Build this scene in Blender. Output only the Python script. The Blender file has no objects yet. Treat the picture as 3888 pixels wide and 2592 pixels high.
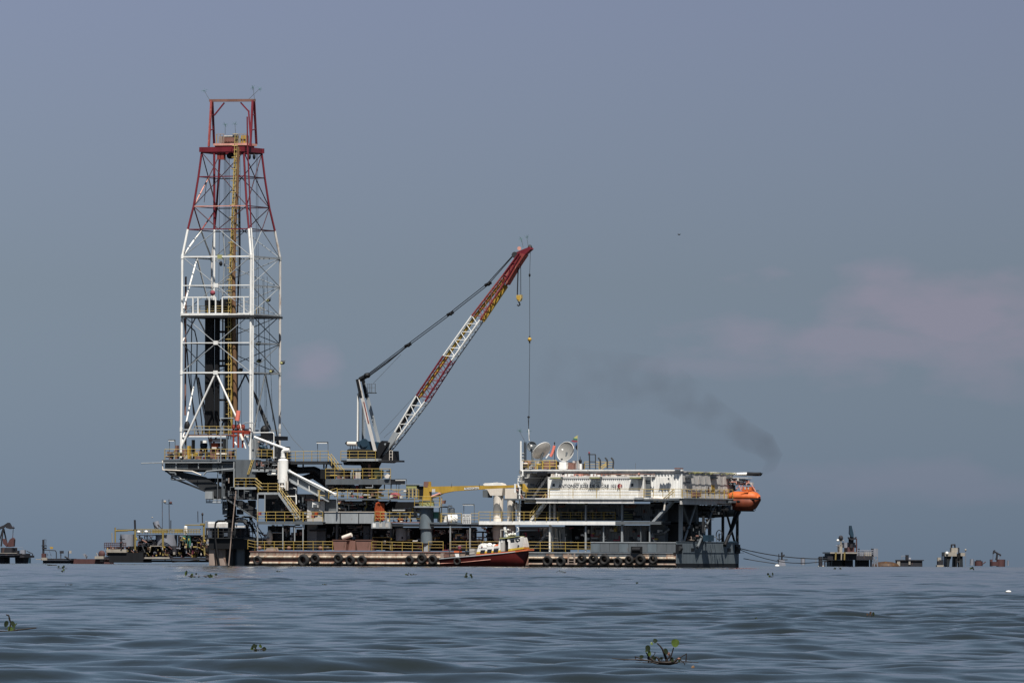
import bpy, math, random
import numpy as np
from mathutils import Vector, Matrix
random.seed(7); rng = np.random.default_rng(11)
S = bpy.context.scene
COL = S.collection
# ------------------------------------------------------------------ camera
FPX, CX, CY = 35000.0, 1944.0, 1296.0          # long lens, focal length in pixels of the 3888 px wide picture
EYE, RE = 0.6, 6.4e6                           # eye height over the water, earth radius
PITCH, ROLL = math.atan((2129-1296)/FPX), 0.0040
_f = Vector((0, math.cos(PITCH), math.sin(PITCH))); _r0 = Vector((1,0,0)); _u0 = Vector((0,-math.sin(PITCH), math.cos(PITCH)))
_r = (_r0*math.cos(ROLL)+_u0*math.sin(ROLL)); _u = (_u0*math.cos(ROLL)-_r0*math.sin(ROLL))
cam = bpy.data.cameras.new('camera'); co = bpy.data.objects.new('camera', cam); COL.objects.link(co)
cam.sensor_width = 36; cam.lens = 36*FPX/3888; cam.clip_start = 1; cam.clip_end = 30000
m = Matrix((_r, _u, -_f)).transposed().to_4x4(); m.translation = (0,0,EYE); co.matrix_world = m
S.camera = co
# ------------------------------------------------------------------ light
SUN_EL = math.radians(61)
w = bpy.data.worlds.new('World'); S.world = w; w.use_nodes = True
nt = w.node_tree; nt.nodes.clear(); N = nt.nodes.new; Lk = nt.links.new
out = N('ShaderNodeOutputWorld'); bg = N('ShaderNodeBackground'); sky = N('ShaderNodeTexSky')
sky.sky_type = 'NISHITA'; sky.sun_disc = False; sky.sun_elevation = SUN_EL; sky.sun_rotation = math.radians(180)
sky.air_density = 1.0; sky.dust_density = 0.6; sky.ozone_density = 2.0
bg.inputs['Strength'].default_value = 0.05
tc = N('ShaderNodeTexCoord')
tint = N('ShaderNodeMix'); tint.data_type='RGBA'; tint.blend_type='MULTIPLY'; tint.inputs[0].default_value = 1
tint.inputs[7].default_value = (0.60, 0.66, 0.84, 1)
hs = N('ShaderNodeHueSaturation'); hs.inputs['Saturation'].default_value = .72; Lk(sky.outputs[0], hs.inputs['Color']); Lk(hs.outputs[0], tint.inputs[6])
# thin pinkish cloud banks low over the horizon: soft masks broken up by noise
def vmath(op, a, b):
    n = N('ShaderNodeVectorMath'); n.operation = op
    for i, x in enumerate((a, b)):
        if isinstance(x, (tuple, Vector)): n.inputs[i].default_value = tuple(x)
        elif x is not None: Lk(x, n.inputs[i])
    return n
def smath(op, a, b=None, clamp=False):
    n = N('ShaderNodeMath'); n.operation = op; n.use_clamp = clamp
    for i, x in enumerate((a, b)):
        if isinstance(x, (int, float)): n.inputs[i].default_value = x
        elif x is not None: Lk(x, n.inputs[i])
    return n.outputs[0]
def sky_dir(x, y):
    return (_f*FPX + _r*(x-CX) + _u*(CY-y)).normalized()
warp = N('ShaderNodeTexNoise'); warp.inputs['Scale'].default_value = 110; warp.inputs['Detail'].default_value = 6
mp = N('ShaderNodeMapping'); mp.inputs['Scale'].default_value = (1,1,2.2); Lk(tc.outputs['Generated'], mp.inputs[0]); Lk(mp.outputs[0], warp.inputs[0])
total = None
for (x, y, rx, rz, amp) in ((3640,1190,.0170,.0046,1.0),(1190,1390,.0030,.0020,.75),(3300,1300,.0190,.0032,.8),(3800,1250,.012,.006,.7),(3500,1830,.016,.0022,.35),(2750,1390,.010,.0012,.4)):
    d = vmath('SUBTRACT', tc.outputs['Generated'], sky_dir(x, y))
    d = vmath('MULTIPLY', d.outputs[0], (1/rx, 0, 1/rz))
    ln = vmath('LENGTH', d.outputs[0], None).outputs['Value']
    a = smath('SUBTRACT', 1.30, ln); a = smath('ADD', a, smath('MULTIPLY', smath('SUBTRACT', warp.outputs[0], .5), 2.6))
    a = smath('MULTIPLY', smath('MULTIPLY', a, 1.05, True), amp)
    total = a if total is None else smath('MAXIMUM', total, a)
cl = N('ShaderNodeMix'); cl.data_type='RGBA'; cl.blend_type='MULTIPLY'
cl.inputs[7].default_value = (1.38, 1.10, 1.12, 1)
sep = N('ShaderNodeSeparateXYZ'); Lk(tc.outputs['Generated'], sep.inputs[0])
# the sky is tinted bluer than the model towards the horizon, and slightly brighter to the left
rmp = N('ShaderNodeValToRGB'); e = rmp.color_ramp.elements
e[0].position = .006; e[0].color = (.765,.945,1.17,1); e[1].position = .8; e[1].color = (.90,.98,.88,1)
k_ = rmp.color_ramp.elements.new(.15); k_.color = (.79,.855,.95,1); k_ = rmp.color_ramp.elements.new(.30); k_.color = (.95,.90,1.02,1); k_ = rmp.color_ramp.elements.new(.48); k_.color = (.97,.96,.93,1)  # upper stops lie out of view and take blue out of water reflections
Lk(smath('MULTIPLY', sep.outputs[2], 5.0), rmp.inputs[0])
side = smath('ADD', smath('MULTIPLY', smath('MAXIMUM', smath('MINIMUM', sep.outputs[0], .07), -.07), -1.25), 1.0)
m1 = N('ShaderNodeMix'); m1.data_type='RGBA'; m1.blend_type='MULTIPLY'; m1.inputs[0].default_value = 1; Lk(tint.outputs[2], m1.inputs[6]); Lk(rmp.outputs[0], m1.inputs[7])
m2 = N('ShaderNodeMix'); m2.data_type='RGBA'; m2.blend_type='MULTIPLY'; m2.inputs[0].default_value = 1; Lk(m1.outputs[2], m2.inputs[6]); Lk(side, m2.inputs[7])
Lk(smath('MULTIPLY', total, .95), cl.inputs[0]); Lk(m2.outputs[2], cl.inputs[6])
Lk(cl.outputs[2], bg.inputs[0]); Lk(bg.outputs[0], out.inputs[0])
sun = bpy.data.lights.new('sun','SUN'); sun.energy = 5.0; sun.angle = math.radians(.53); sun.color = (1,.955,.88)
so = bpy.data.objects.new('sun', sun); COL.objects.link(so)
so.rotation_euler = Vector((-.06,.485,-math.tan(SUN_EL)*.486)).to_track_quat('-Z','Y').to_euler()
S.view_settings.view_transform='Standard'; S.view_settings.look='None'; S.view_settings.exposure = 0.45; S.view_settings.gamma=1
S.view_settings.use_curve_mapping = False
S.cycles.max_bounces = 5; S.cycles.diffuse_bounces = 1; S.cycles.volume_bounces = 0
# ------------------------------------------------------------------ materials
def mat(name, col, rough=.55, metal=0, var=.25, rust=0, rcol=(.16,.06,.03), scale=1.2, streak=True, bump=0, spec=.3):
    m = bpy.data.materials.new(name); m.use_nodes = True; t = m.node_tree; b = t.nodes['Principled BSDF']
    n = t.nodes.new; l = t.links.new
    c = n('ShaderNodeTexCoord'); mp = n('ShaderNodeMapping'); mp.inputs['Scale'].default_value = (1,1,.22 if streak else 1)
    l(c.outputs['Object'], mp.inputs[0])
    nz = n('ShaderNodeTexNoise'); nz.inputs['Scale'].default_value = scale; nz.inputs['Detail'].default_value = 7; nz.inputs['Roughness'].default_value=.65
    l(mp.outputs[0], nz.inputs[0])
    r = n('ShaderNodeMapRange'); r.inputs[1].default_value=.3; r.inputs[2].default_value=.7; r.inputs[3].default_value=1-var; r.inputs[4].default_value=1+var*.5
    l(nz.outputs[0], r.inputs[0])
    mx = n('ShaderNodeMix'); mx.data_type='RGBA'; mx.blend_type='MULTIPLY'; mx.inputs[0].default_value=1; mx.inputs[6].default_value=(*col,1)
    l(r.outputs[0], mx.inputs[7]); last = mx.outputs[2]
    if rust:
        n2 = n('ShaderNodeTexNoise'); n2.inputs['Scale'].default_value = scale*2.1; n2.inputs['Detail'].default_value = 9; n2.inputs['Roughness'].default_value=.7
        l(mp.outputs[0], n2.inputs[0])
        r2 = n('ShaderNodeMapRange'); r2.inputs[1].default_value=.68-rust*.35; r2.inputs[2].default_value=.78-rust*.3; l(n2.outputs[0], r2.inputs[0])
        m2 = n('ShaderNodeMix'); m2.data_type='RGBA'; l(r2.outputs[0], m2.inputs[0]); l(last, m2.inputs[6]); m2.inputs[7].default_value=(*rcol,1); last = m2.outputs[2]
    l(last, b.inputs['Base Color']); b.inputs['Roughness'].default_value=rough; b.inputs['Metallic'].default_value=metal
    b.inputs['Specular IOR Level'].default_value = spec
    if bump:
        bp = n('ShaderNodeBump'); bp.inputs['Strength'].default_value=bump; bp.inputs['Distance'].default_value=.05; l(nz.outputs[0], bp.inputs['Height']); l(bp.outputs[0], b.inputs['Normal'])
    return m
WHITE = mat('white_paint',(.78,.77,.74),.5,var=.2,rust=.22,rcol=(.40,.30,.22))
SIDING= mat('offwhite_siding',(.56,.535,.51),.6,var=.3,rust=.32,rcol=(.30,.22,.17))
CREAM = mat('cream_duct_paint',(.66,.60,.53),.55,var=.15,rust=.1,rcol=(.4,.3,.22))
LGREY = mat('light_grey_paint',(.29,.31,.325),.55,rust=.22,rcol=(.17,.12,.09))
GREY  = mat('grey_paint',(.105,.118,.13),.6,rust=.25,rcol=(.10,.07,.05))  # GREY, DARK and BLACK toned down to deepen shade under decks
BGREY = mat('blue_grey_hull',(.125,.152,.172),.6,rust=.22,rcol=(.11,.065,.045))
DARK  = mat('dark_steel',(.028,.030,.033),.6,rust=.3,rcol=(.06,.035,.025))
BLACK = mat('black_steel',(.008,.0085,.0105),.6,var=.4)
BLUE  = mat('dark_blue_machinery',(.015,.037,.06),.5)
YPOST = mat('dull_yellow_paint',(.36,.25,.05),.6,rust=.3,rcol=(.18,.10,.05))
YEL   = mat('yellow_paint',(.45,.335,.125),.5,rust=.2,rcol=(.33,.18,.07))
YCR   = mat('ochre_crane_paint',(.42,.265,.045),.5,rust=.12,rcol=(.2,.1,.03))
DRED  = mat('dark_weathered_red',(.055,.018,.022),.6,rust=.2,rcol=(.12,.04,.03))
RED   = mat('red_paint',(.15,.017,.026),.5,rust=.12,rcol=(.1,.02,.02))
REDB  = mat('faded_red_paint',(.23,.045,.04),.55,rust=.35,rcol=(.40,.24,.18),scale=2.2)
SALM  = mat('bleached_red_paint',(.62,.30,.24),.6,rust=.3,rcol=(.65,.5,.42))
MANI  = mat('orange_red_pipework',(.24,.038,.022),.5,rust=.2,rcol=(.2,.06,.03))
ORNG  = mat('safety_orange',(.52,.115,.028),.55,var=.3,rust=.12,rcol=(.35,.1,.04))
LBH   = mat('lifeboat_hull_shaded_red',(.15,.034,.014),.6,var=.4,rust=.2,rcol=(.08,.03,.02))  # hull orange darkened; shade of the lower hull is put into it
ORND  = mat('orange_red_hull',(.30,.055,.016),.6,var=.35,rust=.15,rcol=(.15,.04,.02))
TAN   = mat('tan_rusty_hull',(.29,.225,.18),.6,var=.45,rust=.5,rcol=(.22,.12,.09))
TANL  = mat('pale_rubbing_band',(.50,.43,.34),.5,var=.45,rust=.6,rcol=(.25,.14,.09))
BROWN = mat('brown_rust_steel',(.20,.105,.085),.7,rust=.4,rcol=(.10,.055,.04))
TYRE  = mat('tyre_rubber',(.022,.021,.021),.8,bump=.4)
GLASS = mat('dark_window_glass',(.015,.018,.022),.12,var=.05,spec=.6)
CONC  = mat('pile_concrete',(.30,.235,.20),.8,rust=.3,rcol=(.14,.09,.07),bump=.4)
DGRAY = mat('dish_shaded_grey',(.27,.265,.25),.6,var=.1)  # darker dish grey; the shade on the big dish is put into it
SHADY = mat('shade_toned_siding',(.20,.205,.21),.65,rust=.3,rcol=(.10,.075,.06))  # siding copy toned down; under-deck shade is put into its colour
DISH  = mat('dish_grey',(.42,.40,.37),.5,var=.08)
GREEN = mat('green_tank',(.05,.16,.12),.5)
LEAF  = mat('hyacinth_leaf',(.075,.11,.022),.35,var=.8,streak=False,scale=30)
LEAFD = mat('dark_leaf',(.014,.022,.007),.5,var=.5,streak=False,scale=20)
STEM  = mat('dark_stem',(.014,.009,.007),.6,streak=False,scale=20)
PINK  = mat('pinkish_red_fabric',(.72,.20,.15),.7,var=.15)
BOATR = mat('maroon_boat_hull',(.085,.012,.011),.35,rust=.1,rcol=(.05,.01,.01))
BOATO = mat('boat_orange_stripe',(.55,.14,.06),.45)
BOATY = mat('boat_yellow_stripe',(.62,.40,.05),.45)
FARD  = mat('far_dark_steel',(.022,.022,.028),.7,rust=.3,rcol=(.09,.05,.04),scale=.8)
FARY  = mat('far_yellow_pipe',(.23,.175,.06),.6)
FARG  = mat('far_grey_tank',(.20,.21,.245),.6)
FARP  = mat('far_pale_steel',(.30,.27,.23),.7,rust=.3,rcol=(.2,.14,.1))
RUSTD = mat('dark_rust_float',(.05,.026,.014),.6,rust=.4,rcol=(.16,.08,.02))
FARR  = mat('far_brown_red',(.075,.035,.035),.7)
FYEL  = mat('flag_yellow',(.45,.42,.16),.8); FBLU = mat('flag_blue',(.05,.10,.22),.8); FRED = mat('flag_red',(.22,.05,.07),.8)
INK   = mat('lettering_black',(.03,.035,.05),.6,var=.2)
LITE  = mat('lamp_tube_white',(.85,.83,.78),.4,var=.05)
OLIVE = mat('olive_lamp_hood',(.33,.33,.14),.5)
# ------------------------------------------------------------------ frames, pixel rays, mesh builder
class Frame:
    def __init__(s, dist, yaw, x=0.0):
        s.yaw = math.radians(yaw); c, sn = math.cos(s.yaw), math.sin(s.yaw)
        s.U = Vector((c,-sn,0)); s.V = Vector((sn,c,0)); s.O = Vector((x,dist,-(dist*dist+x*x)/(2*RE)))
    def P(s, q, v):
        d = _f*FPX + _r*(q[0]-CX) + _u*(CY-q[1]); C = Vector((0,0,EYE))
        t = (v + (s.O-C).dot(s.V))/d.dot(s.V); X = C+d*t-s.O
        return Vector((X.dot(s.U), v, X.z))
    def world(s, p): return s.O + s.U*p[0] + s.V*p[1] + Vector((0,0,p[2]))
RIG = Frame(1167, 21.5); FR = RIG
def use(fr):
    global FR
    FR = fr
def zf(x0, y0, k): return lambda x, y: (x0+x/k, y0+y/k)
A=zf(500,300,2.0907); B=zf(500,1050,2.0907); Cz=zf(500,1600,2.6133); D=zf(950,1650,2.851); E=zf(1450,1700,3.1367)
Fz=zf(1950,1630,2.851); G=zf(2400,1700,3.1367); H=zf(1250,880,1.6165); I=zf(0,1850,4.48); J=zf(380,1850,3.7935)
K=zf(2800,1900,3.92); Lz=zf(3300,1950,4.0); Nz=zf(2650,1780,7.841); Oz=zf(1280,1420,4.125); Q=zf(860,1540,6.03); R_=zf(1650,1980,5.88); T_=zf(2250,2350,4.276)
def P(q, v): return FR.P(q, v)
class M:
    def __init__(s): s.v=[]; s.f=[]; s.sm=[]
    def add(s, vs, fs, smooth=False):
        k=len(s.v); s.v += [tuple(x) for x in vs]; s.f += [tuple(i+k for i in f) for f in fs]; s.sm += [smooth]*len(fs); return s
    def b3(s, lo, hi):
        x0,y0,z0=[min(a,b) for a,b in zip(lo,hi)]; x1,y1,z1=[max(a,b) for a,b in zip(lo,hi)]
        return s.add([(x0,y0,z0),(x1,y0,z0),(x1,y1,z0),(x0,y1,z0),(x0,y0,z1),(x1,y0,z1),(x1,y1,z1),(x0,y1,z1)],
            [(0,3,2,1),(4,5,6,7),(0,1,5,4),(1,2,6,5),(2,3,7,6),(3,0,4,7)])
    def box(s, a, b, v0, v1):
        p, q = P(a,v0), P(b,v0); return s.b3((p.x,v0,p.z),(q.x,v1,q.z))
    def bar3(s, p, q, w, h=None):
        p=Vector(p); q=Vector(q); h=h or w; d=(q-p)
        if d.length<1e-6: return s
        d.normalize(); ref = Vector((0,0,1)) if abs(d.z)<.9 else Vector((0,1,0))
        a=d.cross(ref).normalized()*(w/2); b=a.cross(d).normalized()*(h/2)
        vs=[e+x*a+y*b for e in (p,q) for x,y in ((-1,-1),(1,-1),(1,1),(-1,1))]
        return s.add(vs,[(3,2,1,0),(4,5,6,7),(0,1,5,4),(1,2,6,5),(2,3,7,6),(3,0,4,7)])
    def bar(s,a,va,b,vb,w,h=None): return s.bar3(P(a,va),P(b,vb),w,h)
    def tube3(s,p,q,r,r2=None,n=8,cap=True):
        p=Vector(p); q=Vector(q); r2=r if r2 is None else r2; d=(q-p)
        if d.length<1e-6: return s
        d.normalize(); ref = Vector((0,0,1)) if abs(d.z)<.9 else Vector((0,1,0))
        a=d.cross(ref).normalized(); b=a.cross(d).normalized()
        vs=[]; 
        for e,rr in ((p,r),(q,r2)):
            for i in range(n):
                t=2*math.pi*i/n; vs.append(e+(a*math.cos(t)+b*math.sin(t))*rr)
        k=len(s.v); s.add(vs,[(i,i+n,(i+1)%n+n,(i+1)%n) for i in range(n)],True)
        if cap: s.add(vs[:n],[tuple(range(n))]); s.add(vs[n:],[tuple(reversed(range(n)))])
        return s
    def tube(s,a,va,b,vb,r,r2=None,n=8): return s.tube3(P(a,va),P(b,vb),r,r2,n)
    def path3(s,ps,r,n=6):
        for p,q in zip(ps[:-1],ps[1:]): s.tube3(p,q,r,n=n)
        for p in ps[1:-1]: s.ball3(p,(r*1.02,)*3,n,3)
        return s
    def path(s,qs,v,r,n=6): return s.path3([P(q[:2], q[2] if len(q)>2 else v) for q in qs],r,n)
    def poly(s, qs, v0, v1):
        ps=[P(q,v0) for q in qs]; n=len(ps)
        ar=sum(ps[i].x*ps[(i+1)%n].z-ps[(i+1)%n].x*ps[i].z for i in range(n))
        if ar<0: ps.reverse()
        vs=[(p.x,v0,p.z) for p in ps]+[(p.x,v1,p.z) for p in ps]
        return s.add(vs,[tuple(range(n)),tuple(reversed(range(n,2*n)))]+[(i,i+n,(i+1)%n+n,(i+1)%n) for i in range(n)])
    def ball3(s,c,rad,n=10,k=6):
        c=Vector(c); vs=[]; fs=[]
        for j in range(k+1):
            ph=math.pi*j/k
            for i in range(n):
                t=2*math.pi*i/n; vs.append(c+Vector((rad[0]*math.sin(ph)*math.cos(t),rad[1]*math.sin(ph)*math.sin(t),rad[2]*math.cos(ph))))
        for j in range(k):
            for i in range(n): fs.append((j*n+i,(j+1)*n+i,(j+1)*n+(i+1)%n,j*n+(i+1)%n))
        return s.add(vs,fs,True)
    def ball(s,q,v,rad,n=10,k=6): return s.ball3(P(q,v),rad if isinstance(rad,tuple) else (rad,)*3,n,k)
    def lathe(s,c,prof,n=16):      # c local centre (u,v), prof [(r,z)...] from bottom up
        vs=[]
        for r,z in prof:
            for i in range(n):
                t=2*math.pi*i/n; vs.append((c[0]+r*math.cos(t),c[1]+r*math.sin(t),z))
        for j in range(len(prof)-1): s.add(vs[j*n:(j+2)*n],[(i,(i+1)%n,(i+1)%n+n,i+n) for i in range(n)],True)
        s.add(vs[:n],[tuple(reversed(range(n)))]); s.add(vs[-n:],[tuple(range(n))])
        return s
    def cyl(s,a,b,v,n=16,dome=0):  # upright cylinder filling the picture box a..b, centre at depth v
        p=P(a,v); q=P(b,v); r=abs(q.x-p.x)/2*math.cos(FR.yaw); z0,z1=sorted((p.z,q.z)); cx=(p.x+q.x)/2
        pr=[(r,z0),(r,z1-dome*r*.5)]
        if dome: pr += [(r*.8,z1-dome*r*.2),(r*.3,z1)]
        else: pr += [(r*.98,z1)]
        return s.lathe((cx,v),pr,n)
    def torus3(s,c,ax,R,r,n=16,k=8):
        c=Vector(c); ax=Vector(ax).normalized(); a=ax.orthogonal().normalized(); b=ax.cross(a); vs=[]; fs=[]
        for i in range(n):
            t=2*math.pi*i/n; d=a*math.cos(t)+b*math.sin(t)
            for j in range(k):
                p=2*math.pi*j/k; vs.append(c+d*(R+r*math.cos(p))+ax*(r*1.35*math.sin(p)))
        for i in range(n):
            for j in range(k): fs.append((i*k+j,((i+1)%n)*k+j,((i+1)%n)*k+(j+1)%k,i*k+(j+1)%k))
        return s.add(vs,fs,True)
    def corr(s,a,b,v,per=.3,dep=.09):  # corrugated sheet across the picture box, proud towards -v
        p=P(a,v); q=P(b,v); x0,x1=sorted((p.x,q.x)); z0,z1=sorted((p.z,q.z)); xs=[];x=x0;k=0
        n=max(2,round((x1-x0)/per)); per=(x1-x0)/n
        for i in range(n):
            for fx,dv in ((0,0),(.12,-dep),(.55,-dep),(.67,0)): xs.append((x0+(i+fx)*per,v+dv))
        xs.append((x1,v)); vs=[(x,y,z0) for x,y in xs]+[(x,y,z1) for x,y in xs]; n=len(xs)
        return s.add(vs,[(i,i+1,i+1+n,i+n) for i in range(n-1)])
    def mesh(s,name,base,mt):
        me=bpy.data.meshes.new(name); bx,by,bz=base
        me.from_pydata([(x-bx,y-by,z-bz) for x,y,z in s.v],[],s.f); me.polygons.foreach_set('use_smooth',s.sm)
        me.materials.append(mt); me.update(); return me
class Thing:
    def __init__(s,name,label,cat,base,group=None,rz=None):
        s.fr=FR; s.base=Vector(base); o=bpy.data.objects.new(name,None); COL.objects.link(o); o.empty_display_size=.5
        o.location=FR.world(s.base); o.rotation_euler=(0,0,-FR.yaw); s.o=o; o['label']=label; o['category']=cat
        if group: o['group']=group
    def part(s,name,mb,mt,parent=None,label=None,kind=None,at=None):
        me = mb if isinstance(mb,bpy.types.Mesh) else mb.mesh(name,s.base,mt)
        o=bpy.data.objects.new(name,me); COL.objects.link(o); o.parent=parent or s.o
        if at is not None: o.location=Vector(at)-s.base
        if label: o['label']=label
        if kind: o['kind']=kind
        return o
def solo(name,label,cat,mb,mt,group=None,kind=None):
    a=np.array(mb.v); base=Vector(((a[:,0].min()+a[:,0].max())/2,(a[:,1].min()+a[:,1].max())/2,a[:,2].min()))
    o=bpy.data.objects.new(name,mb.mesh(name,base,mt)); COL.objects.link(o); o.location=FR.world(base); o.rotation_euler=(0,0,-FR.yaw)
    o['label']=label
    if cat: o['category']=cat
    if group: o['group']=group
    if kind: o['kind']=kind
    return o
def text(th,s,a,b,v,mt,name='lettering',parent=None,bold=0.0,tilt=0):
    """flat lettering filling the picture box a..b on the plane v"""
    cu=bpy.data.curves.new(name,'FONT'); cu.body=s; cu.offset=bold; cu.size=1; t=bpy.data.objects.new('tmp',cu); COL.objects.link(t)
    bpy.context.view_layer.update(); me=bpy.data.meshes.new_from_object(t.evaluated_get(bpy.context.evaluated_depsgraph_get()))
    bpy.data.objects.remove(t)
    n=len(me.vertices); c=np.empty(n*3); me.vertices.foreach_get('co',c); c=c.reshape(-1,3)
    p=P(a,v); q=P(b,v); x0,x1=sorted((p.x,q.x)); z0,z1=sorted((p.z,q.z)); lo=c.min(0); hi=c.max(0)
    k=(c-lo)/np.maximum(hi-lo,1e-6)
    w=np.stack([x0+k[:,0]*(x1-x0), np.full(n,v), z0+k[:,1]*(z1-z0)+k[:,0]*tilt],1)-np.array(th.base)
    me.vertices.foreach_set('co',w.ravel()); me.materials.clear(); me.materials.append(mt); me.update()
    return th.part(name,me,mt,parent)
# ---- repeated kinds of thing
_post={}
def post_mesh(h,wd,mt):
    k=(round(h,2),wd,mt.name)
    if k not in _post:
        b=M().b3((-wd/2,-wd/2,0),(wd/2,wd/2,h)); _post[k]=b.mesh('post',(0,0,0),mt)
    return _post[k]
def railing(label,pts,h=1.08,mt=YEL,n=3,sp=1.5,group='railings round the decks of the rig',wd=.06,name='railing',toe=False):
    ps=[P(q[0],q[1]) for q in pts]; b=min(ps,key=lambda p:p.z); t=Thing(name,label,'railing',ps[0] if ps[0].z<=b.z+.01 else b,group)
    for k in range(n):
        z=h*(1-k/n); t.part('rail',M().path3([p+Vector((0,0,z)) for p in ps],wd*.55 if k==0 else wd*.42,n=5),mt)
    pm=post_mesh(h,wd,YPOST if mt is YEL else mt)
    for a,c in zip(ps[:-1],ps[1:]):
        m_=max(1,round((c-a).length/sp))
        for i in range(m_+ (1 if c is ps[-1] else 0)): t.part('post',pm,mt,at=a.lerp(c,i/m_))
    return t
def stairs(label,top,bot,v,w=.9,mt=LGREY,rmt=YEL,side=-1,rail=True):
    a,b=P(top,v),P(bot,v); t=Thing('stairs',label,'stairs',b,'stairs between the decks')
    for dv in (0,w): t.part('stringer',M().bar3(a+Vector((0,dv,0)),b+Vector((0,dv,0)),.06,.30),mt)
    n=max(3,round(abs(a.z-b.z)/.24)); tm=M().b3((-.12,.03,-.02),(.12,w-.03,.02)).mesh('tread',(0,0,0),mt)
    for i in range(1,n): t.part('tread',tm,mt,at=b.lerp(a,i/n))
    if rail:
        up=Vector((0,0,1.0))
        for dv in (0,w):
            d=Vector((0,dv,0)); mb=M()
            for f in (1,.55): mb.tube3(a+d+up*f,b+d+up*f,.04,n=5)
            for i in range(0,5): c=b.lerp(a,i/4)+d; mb.bar3(c,c+up,.07)
            t.part('handrail',mb,rmt)
    return t
def deck(label,a,b,v0,v1,mt,edge=.3,name='deck',cat='walkway'):
    p,q=P(a,v0),P(b,v0); z=max(p.z,q.z); x0,x1=sorted((p.x,q.x)); t=Thing(name,label,cat,(x0,v0,z-edge))
    t.part('deck_plate',M().b3((x0,v0+.08,z-.08),(x1,v1,z-.005)),mt)
    t.part('edge_beam',M().b3((x0,v0,z-edge),(x1,v0+.075,z)),mt)
    mb=M(); n=max(2,int((x1-x0)/1.6))
    for i in range(n+1):
        x=x0+.1+(x1-x0-.2)*i/n; mb.b3((x-.06,v0+.08,z-edge+.02),(x+.06,v1,z-.085))
    t.part('joists',mb,DARK,kind='stuff')
    return t
def lamp(label,tube_a,tube_b,foot,v,posts=2):
    p,q=P(tube_a,v),P(tube_b,v); f=P(foot,v); t=Thing('deck_lamp',label,'lamp',(f.x,v,f.z),'strip lamps over the decks')
    x0,x1=sorted((p.x,q.x)); z0,z1=sorted((p.z,q.z))
    t.part('lamp_tube',M().b3((x0,v-.12,z0+.03),(x1,v+.12,z1)),LITE); t.part('lamp_hood',M().b3((x0-.05,v-.16,z1+.003),(x1+.05,v+.16,z1+.06)),GREY)
    for x in ((x0,x1) if posts==2 else (x1,)): t.part('post',M().b3((x-.03,v+.2,f.z),(x+.03,v+.26,z1-.01)),GREY)
    return t
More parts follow.
